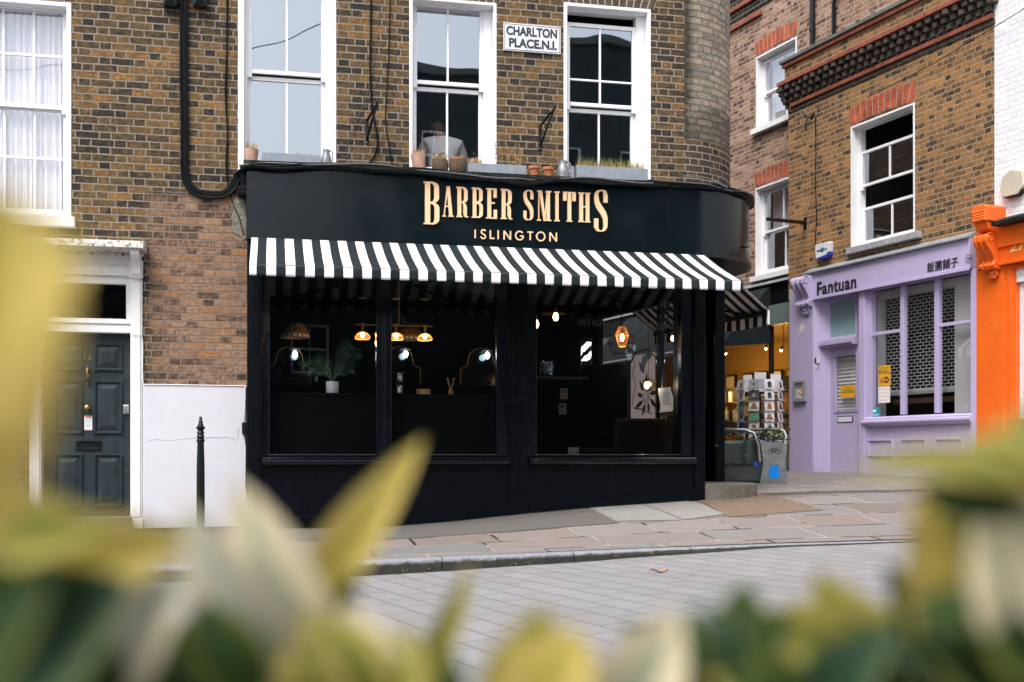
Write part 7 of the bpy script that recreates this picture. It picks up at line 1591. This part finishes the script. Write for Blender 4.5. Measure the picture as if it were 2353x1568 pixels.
# ------------------------------------------------------------------ houses on the camera's side of the street (seen mirrored in the glass)
def opp_house(x0, x1, y, h, name, label, wins, m=m_brick_opp, sign=None):
    r = thing(name, label, 'building', (x0, y, -.4), 0); s_ = MB(); W_ = x1-x0; holes = []
    for (fx, z0_, z1_, w_) in wins: holes.append((fx, fx+w_, z0_, z1_))
    wall(s_, 0, W_, 0, h, holes, thick=-.18)
    for f in (((0, 0, 0), (0, -7, 0), (0, -7, h), (0, 0, h)), ((W_, 0, 0), (W_, -7, 0), (W_, -7, h), (W_, 0, h)), ((0, 0, h), (W_, 0, h), (W_, -7, h), (0, -7, h)), ((0, -7, 0), (W_, -7, 0), (W_, -7, h), (0, -7, h))): s_.face(list(f))
    s_.build('wall', m, r, recalc=False)
    s_ = MB(); s_.box(-.02, W_+.02, -.25, .12, h, h+.18); s_.build('parapet', m_coping, r)
    for hl in holes:
        s_ = MB(); frame_ring(s_, hl[0], hl[1], hl[2], hl[3], .07, .07, .07, .07, -.15, -.08); s_.box(hl[0]+.07, hl[1]-.07, -.14, -.09, (hl[2]+hl[3])/2-.03, (hl[2]+hl[3])/2+.03); s_.box((hl[0]+hl[1])/2-.015, (hl[0]+hl[1])/2+.015, -.14, -.1, hl[2]+.07, hl[3]-.07)
        wn = s_.build('window', m_white, r); s_ = MB(); s_.face([(hl[0], -.12, hl[2]), (hl[1], -.12, hl[2]), (hl[1], -.12, hl[3]), (hl[0], -.12, hl[3])]); s_.build('pane', m_dark, wn)
    if sign:
        s_ = MB(); s_.box(.3, W_-.3, .0, .12, 4.9, 5.9); fa_ = s_.build('fascia', m_iron, r)
        vs = MB(); text_fit(sign, -5.0, -1.55, 5.15, 5.45, 0, '', None, None, depth=.02, keep=vs); vs.xf(Matrix.Translation((0, .12, 0)) @ Matrix.Rotation(math.pi, 4, 'Z')); vs.build('sign_lettering', m_cream2, fa_)
    return r
wn_ = [(x, z0_, z0_+1.7, 1.0) for x in (.6, 2.6) for z0_ in (6.6, 9.3)]
opp_house(9.4, 20, -7.25, 14.3, 'terrace_house', 'taller dark brick house across the street with beans from home on its black fascia', [(x, z0_, z0_+1.7, 1.0) for x in (1.0, 3.4, 5.8, 8.2) for z0_ in (6.6, 9.3)], sign='beans from home')
opp_house(5.3, 9.38, -7.2, 12.6, 'terrace_house', 'narrower dark brick house across the street between the taller house and the low shop row', wn_)
oc = thing('overhead_cable', 'overhead cable across the street, mirrored in the left sash window', 'cable', (-9, -3, 8.9)); s = MB(); s.tube([(0, 0, 0), (4, 0, .55), (9, 0, 1.7), (11, 0, 2.65), (17, 0, 4.6)], .014, 6); s.build('strand', m_cable, oc)
opp_house(-14, 4.6, -7.2, 5.6, 'terrace_house', 'low dark brick shop row across the street, opposite the green door', [(x, 3.4, 4.8, 1.1) for x in (1, 4, 7, 10, 13, 16)])
# ------------------------------------------------------------------ variegated shrubs in front of the lens
def leaf_mat(name, inner, edge, ew=.25, trans=.45):
    t = NT(name); uv = t.uv(); x, y, _ = t.sep(uv)
    o = t.noise(t.obj(), 30, 4, .6)
    dist = t.M('ABSOLUTE', t.M('SUBTRACT', x, .5)); e = t.M('ADD', dist, t.M('MULTIPLY', t.M('SUBTRACT', o, .5), .35)); e = t.M('ADD', e, t.M('MULTIPLY', y, .10))
    c = t.mix(t.map(e, .5-ew-.04, .5-ew+.04, 0, 1), inner, edge)
    c = t.mix(t.map(t.noise(t.obj(), 60, 3), .35, .7, 0, .25), c, tuple(v*.6 for v in inner))
    t.set(Base_Color=c, Roughness=.6, Specular_IOR_Level=.14)
    tr = t.n('BsdfTranslucent'); t.lk(c, tr.inputs[0]); ms = t.n('MixShader'); ms.inputs[0].default_value = trans; t.lk(t.bsdf.outputs[0], ms.inputs[1]); t.lk(tr.outputs[0], ms.inputs[2]); t.lk(ms.outputs[0], t.out.inputs[0])
    return t.m
LM = {'yellow': leaf_mat('yellow_leaf', (.38,.31,.06), (.60,.47,.14), .24),
      'vary': leaf_mat('yellow_edged_green_leaf', (.08,.12,.02), (.44,.33,.06), .24),
      'cream': leaf_mat('cream_edged_leaf', (.36,.39,.27), (.80,.70,.48), .27),
      'olive': leaf_mat('olive_leaf', (.16,.175,.03), (.44,.38,.11), .2),
      'green': leaf_mat('deep_green_leaf', (.018,.040,.008), (.09,.11,.018), .08, .12),
      'blue': leaf_mat('blue_green_leaf', (.018,.045,.022), (.08,.11,.045), .10, .12),
      'pale': leaf_mat('pale_grey_green_leaf', (.40,.42,.34), (.55,.50,.36), .2)}
KEYS = list(LM)
def RP(x, y, D): return Vector(((x-HX)/F*D, D, EZ+(HY-y)*D/F))
def add_leaf(mb, base, tip, width, roll=0.0, key='vary', bend=.15, cup=.18, nose=None):
    base, tip = Vector(base), Vector(tip); ax = tip-base; L_ = ax.length; t = ax.normalized()
    ref = Vector((0, -1, .25)); nrm = (ref-t*ref.dot(t)).normalized(); side = t.cross(nrm)
    nrm = (nrm*math.cos(roll)+side*math.sin(roll)).normalized(); side = t.cross(nrm); nu, nv = 6, 10; mi = KEYS.index(key)
    def pt(i, j):
        w_ = width*.5*(math.sin(math.pi*min(1, max(0, j))**.85)**.8)*(1 if j < .999 else 0); s_ = (i-.5)*2
        return base+t*(L_*j)+side*(s_*w_)+nrm*(bend*L_*math.sin(math.pi*j)+cup*width*s_*s_*math.sin(math.pi*j))
    mb.grid(pt, nu, nv, mi, uvs=lambda i, j: (i, j))
def shrub(name, label, leaves, seed, fill, stems, root):
    """leaves: (base x,y,depth, tip x,y,depth, width m, roll, key); fill: (x0,x1,ytop,ybottom,d0,d1,n,keys)"""
    r = thing(name, label, 'shrub', root); mb = MB(); rt = Vector(root); random.seed(seed); st = MB()
    for (bx, by, bd, tx, ty, td, w_, ro, key) in leaves:
        b_, t_ = RP(bx, by, bd), RP(tx, ty, td); add_leaf(mb, b_, t_, w_, ro, key)
        st.tube([b_, b_+(b_-t_)*.15+Vector((0, .01, -.03)), Vector((b_.x*.9+rt.x*.1, b_.y+.02, rt.z+.1))], [.0015, .002, .003], 5)
    for (x0, x1, yt, yb, d0, d1, n, keys) in fill:
        for _ in range(n):
            D_ = random.uniform(d0, d1); x, y = random.uniform(x0, x1), random.uniform(yt, yb); b_ = RP(x, y, D_); an = random.uniform(.2, 2.9); L_ = random.uniform(.05, .085)
            tip = b_+Vector((math.cos(an)*L_, random.uniform(-.03, .03), math.sin(an)*L_*.8)); add_leaf(mb, b_, tip, L_*random.uniform(.38, .55), random.uniform(-.9, .9), random.choice(keys))
    mb.xf(Matrix.Translation(-rt)); st.xf(Matrix.Translation(-rt))
    mb.build('leaves', [LM[k_] for k_ in KEYS], r, recalc=False, sharp=0); 
    for (x, y, D_) in stems:
        b_ = RP(x, y, D_)-rt; st.tube([(b_.x*.5, b_.y*.6, 0), (b_.x*.8, b_.y*.9, b_.z*.5), b_], [.008, .006, .003], 6)
    st.build('branches', mat('green_brown_bark', (.10,.09,.04), .8), r); return r
left = [
  (-190, 1180, .34, 150, 500, .33, .075, .1, 'yellow'), (-260, 1000, .30, 60, 430, .30, .06, .3, 'yellow'), (-60, 900, .36, 210, 600, .36, .032, -.2, 'yellow'), (-160, 1300, .34, 60, 800, .33, .05, .1, 'yellow'),
  (-260, 1380, .50, 440, 1235, .55, .050, .2, 'yellow'), (-240, 1330, .46, 250, 1215, .50, .045, -.3, 'olive'),
  (-160, 1640, .50, 300, 1330, .50, .080, .1, 'blue'), (-60, 1700, .56, 250, 1420, .55, .07, .4, 'green'), (-200, 1560, .42, 120, 1330, .42, .06, .0, 'green'), (150, 1620, .56, 430, 1320, .54, .060, .1, 'pale'), (60, 1720, .60, 380, 1450, .60, .05, .3, 'olive'),
  (715, 1610, .62, 545, 1100, .60, .050, .15, 'cream'), (715, 1590, .60, 420, 1150, .58, .040, -.2, 'pale'), (600, 1640, .57, 440, 1370, .57, .034, .2, 'green'),
  (655, 1490, .68, 975, 1005, .66, .034, .1, 'yellow'), (700, 1560, .64, 815, 1300, .62, .022, .5, 'green'), (690, 1600, .60, 770, 1380, .60, .03, -.3, 'olive'),
  (905, 1660, .66, 1085, 1290, .66, .020, .3, 'olive'), (860, 1680, .60, 800, 1385, .60, .050, .1, 'cream'), (880, 1690, .58, 945, 1440, .60, .045, -.3, 'olive'), (1060, 1720, .6, 1040, 1490, .60, .022, -.3, 'green')]
midl = [(1180, 1720, .55, 1250, 1390, .56, .050, .1, 'olive'), (1180, 1720, .52, 1340, 1450, .54, .045, -.2, 'yellow'), (1340, 1720, .56, 1560, 1400, .57, .045, .2, 'cream'), (1400, 1740, .58, 1500, 1450, .58, .04, .0, 'cream')]
right = [(1990, 1640, .62, 1870, 1310, .62, .052, .1, 'olive'), (2010, 1560, .60, 1720, 1420, .60, .045, .2, 'olive'), (2090, 1550, .64, 2050, 1330, .66, .034, .2, 'pale'),
  (2150, 1520, .56, 2110, 1120, .56, .044, .1, 'yellow'), (2230, 1480, .54, 2170, 1130, .54, .034, -.1, 'yellow'), (2380, 1460, .50, 2240, 1200, .50, .058, .0, 'cream'), (2470, 1420, .48, 2330, 1180, .48, .06, .1, 'cream'),
  (2440, 1130, .50, 1950, 1085, .56, .020, .2, 'olive'), (2480, 1250, .50, 2100, 1120, .54, .026, -.3, 'green'), (2500, 1180, .46, 2210, 1010, .50, .036, .3, 'olive'), (2520, 1060, .44, 2310, 960, .46, .03, .0, 'olive'),
  (2150, 1720, .58, 1900, 1490, .60, .06, .1, 'green'), (2380, 1650, .52, 2100, 1430, .54, .055, .2, 'green'), (2480, 1560, .48, 2250, 1390, .50, .055, .1, 'green'), (2440, 1500, .50, 2080, 1390, .52, .03, .4, 'green')]
shrub('variegated_shrub', 'blurred yellow-edged shrub close to the lens at the left', left, 2, [(-150, 330, 1560, 1760, .5, .75, 30, ['blue', 'green', 'green', 'olive']), (480, 940, 1640, 1760, .55, .85, 16, ['olive', 'green'])], [(200, 1560, .6), (640, 1600, .65), (880, 1660, .66)], (-.14, .7, -.32))
shrub('variegated_shrub', 'blurred cream and yellow sprig at the bottom between the two larger shrubs', midl, 3, [(1150, 1500, 1640, 1740, .52, .8, 8, ['olive', 'green'])], [(1200, 1640, .6), (1400, 1660, .6)], (.04, .68, -.30))
shrub('variegated_shrub', 'blurred dark green shrub with yellow leaves close to the lens at the right', right, 4, [(1600, 2450, 1545, 1720, .55, .9, 90, ['green', 'green', 'green', 'blue']), (2060, 2450, 1500, 1640, .55, .8, 22, ['green', 'green', 'blue', 'olive'])], [(2000, 1580, .65), (2250, 1540, .6), (2400, 1300, .5)], (.22, .7, -.28))
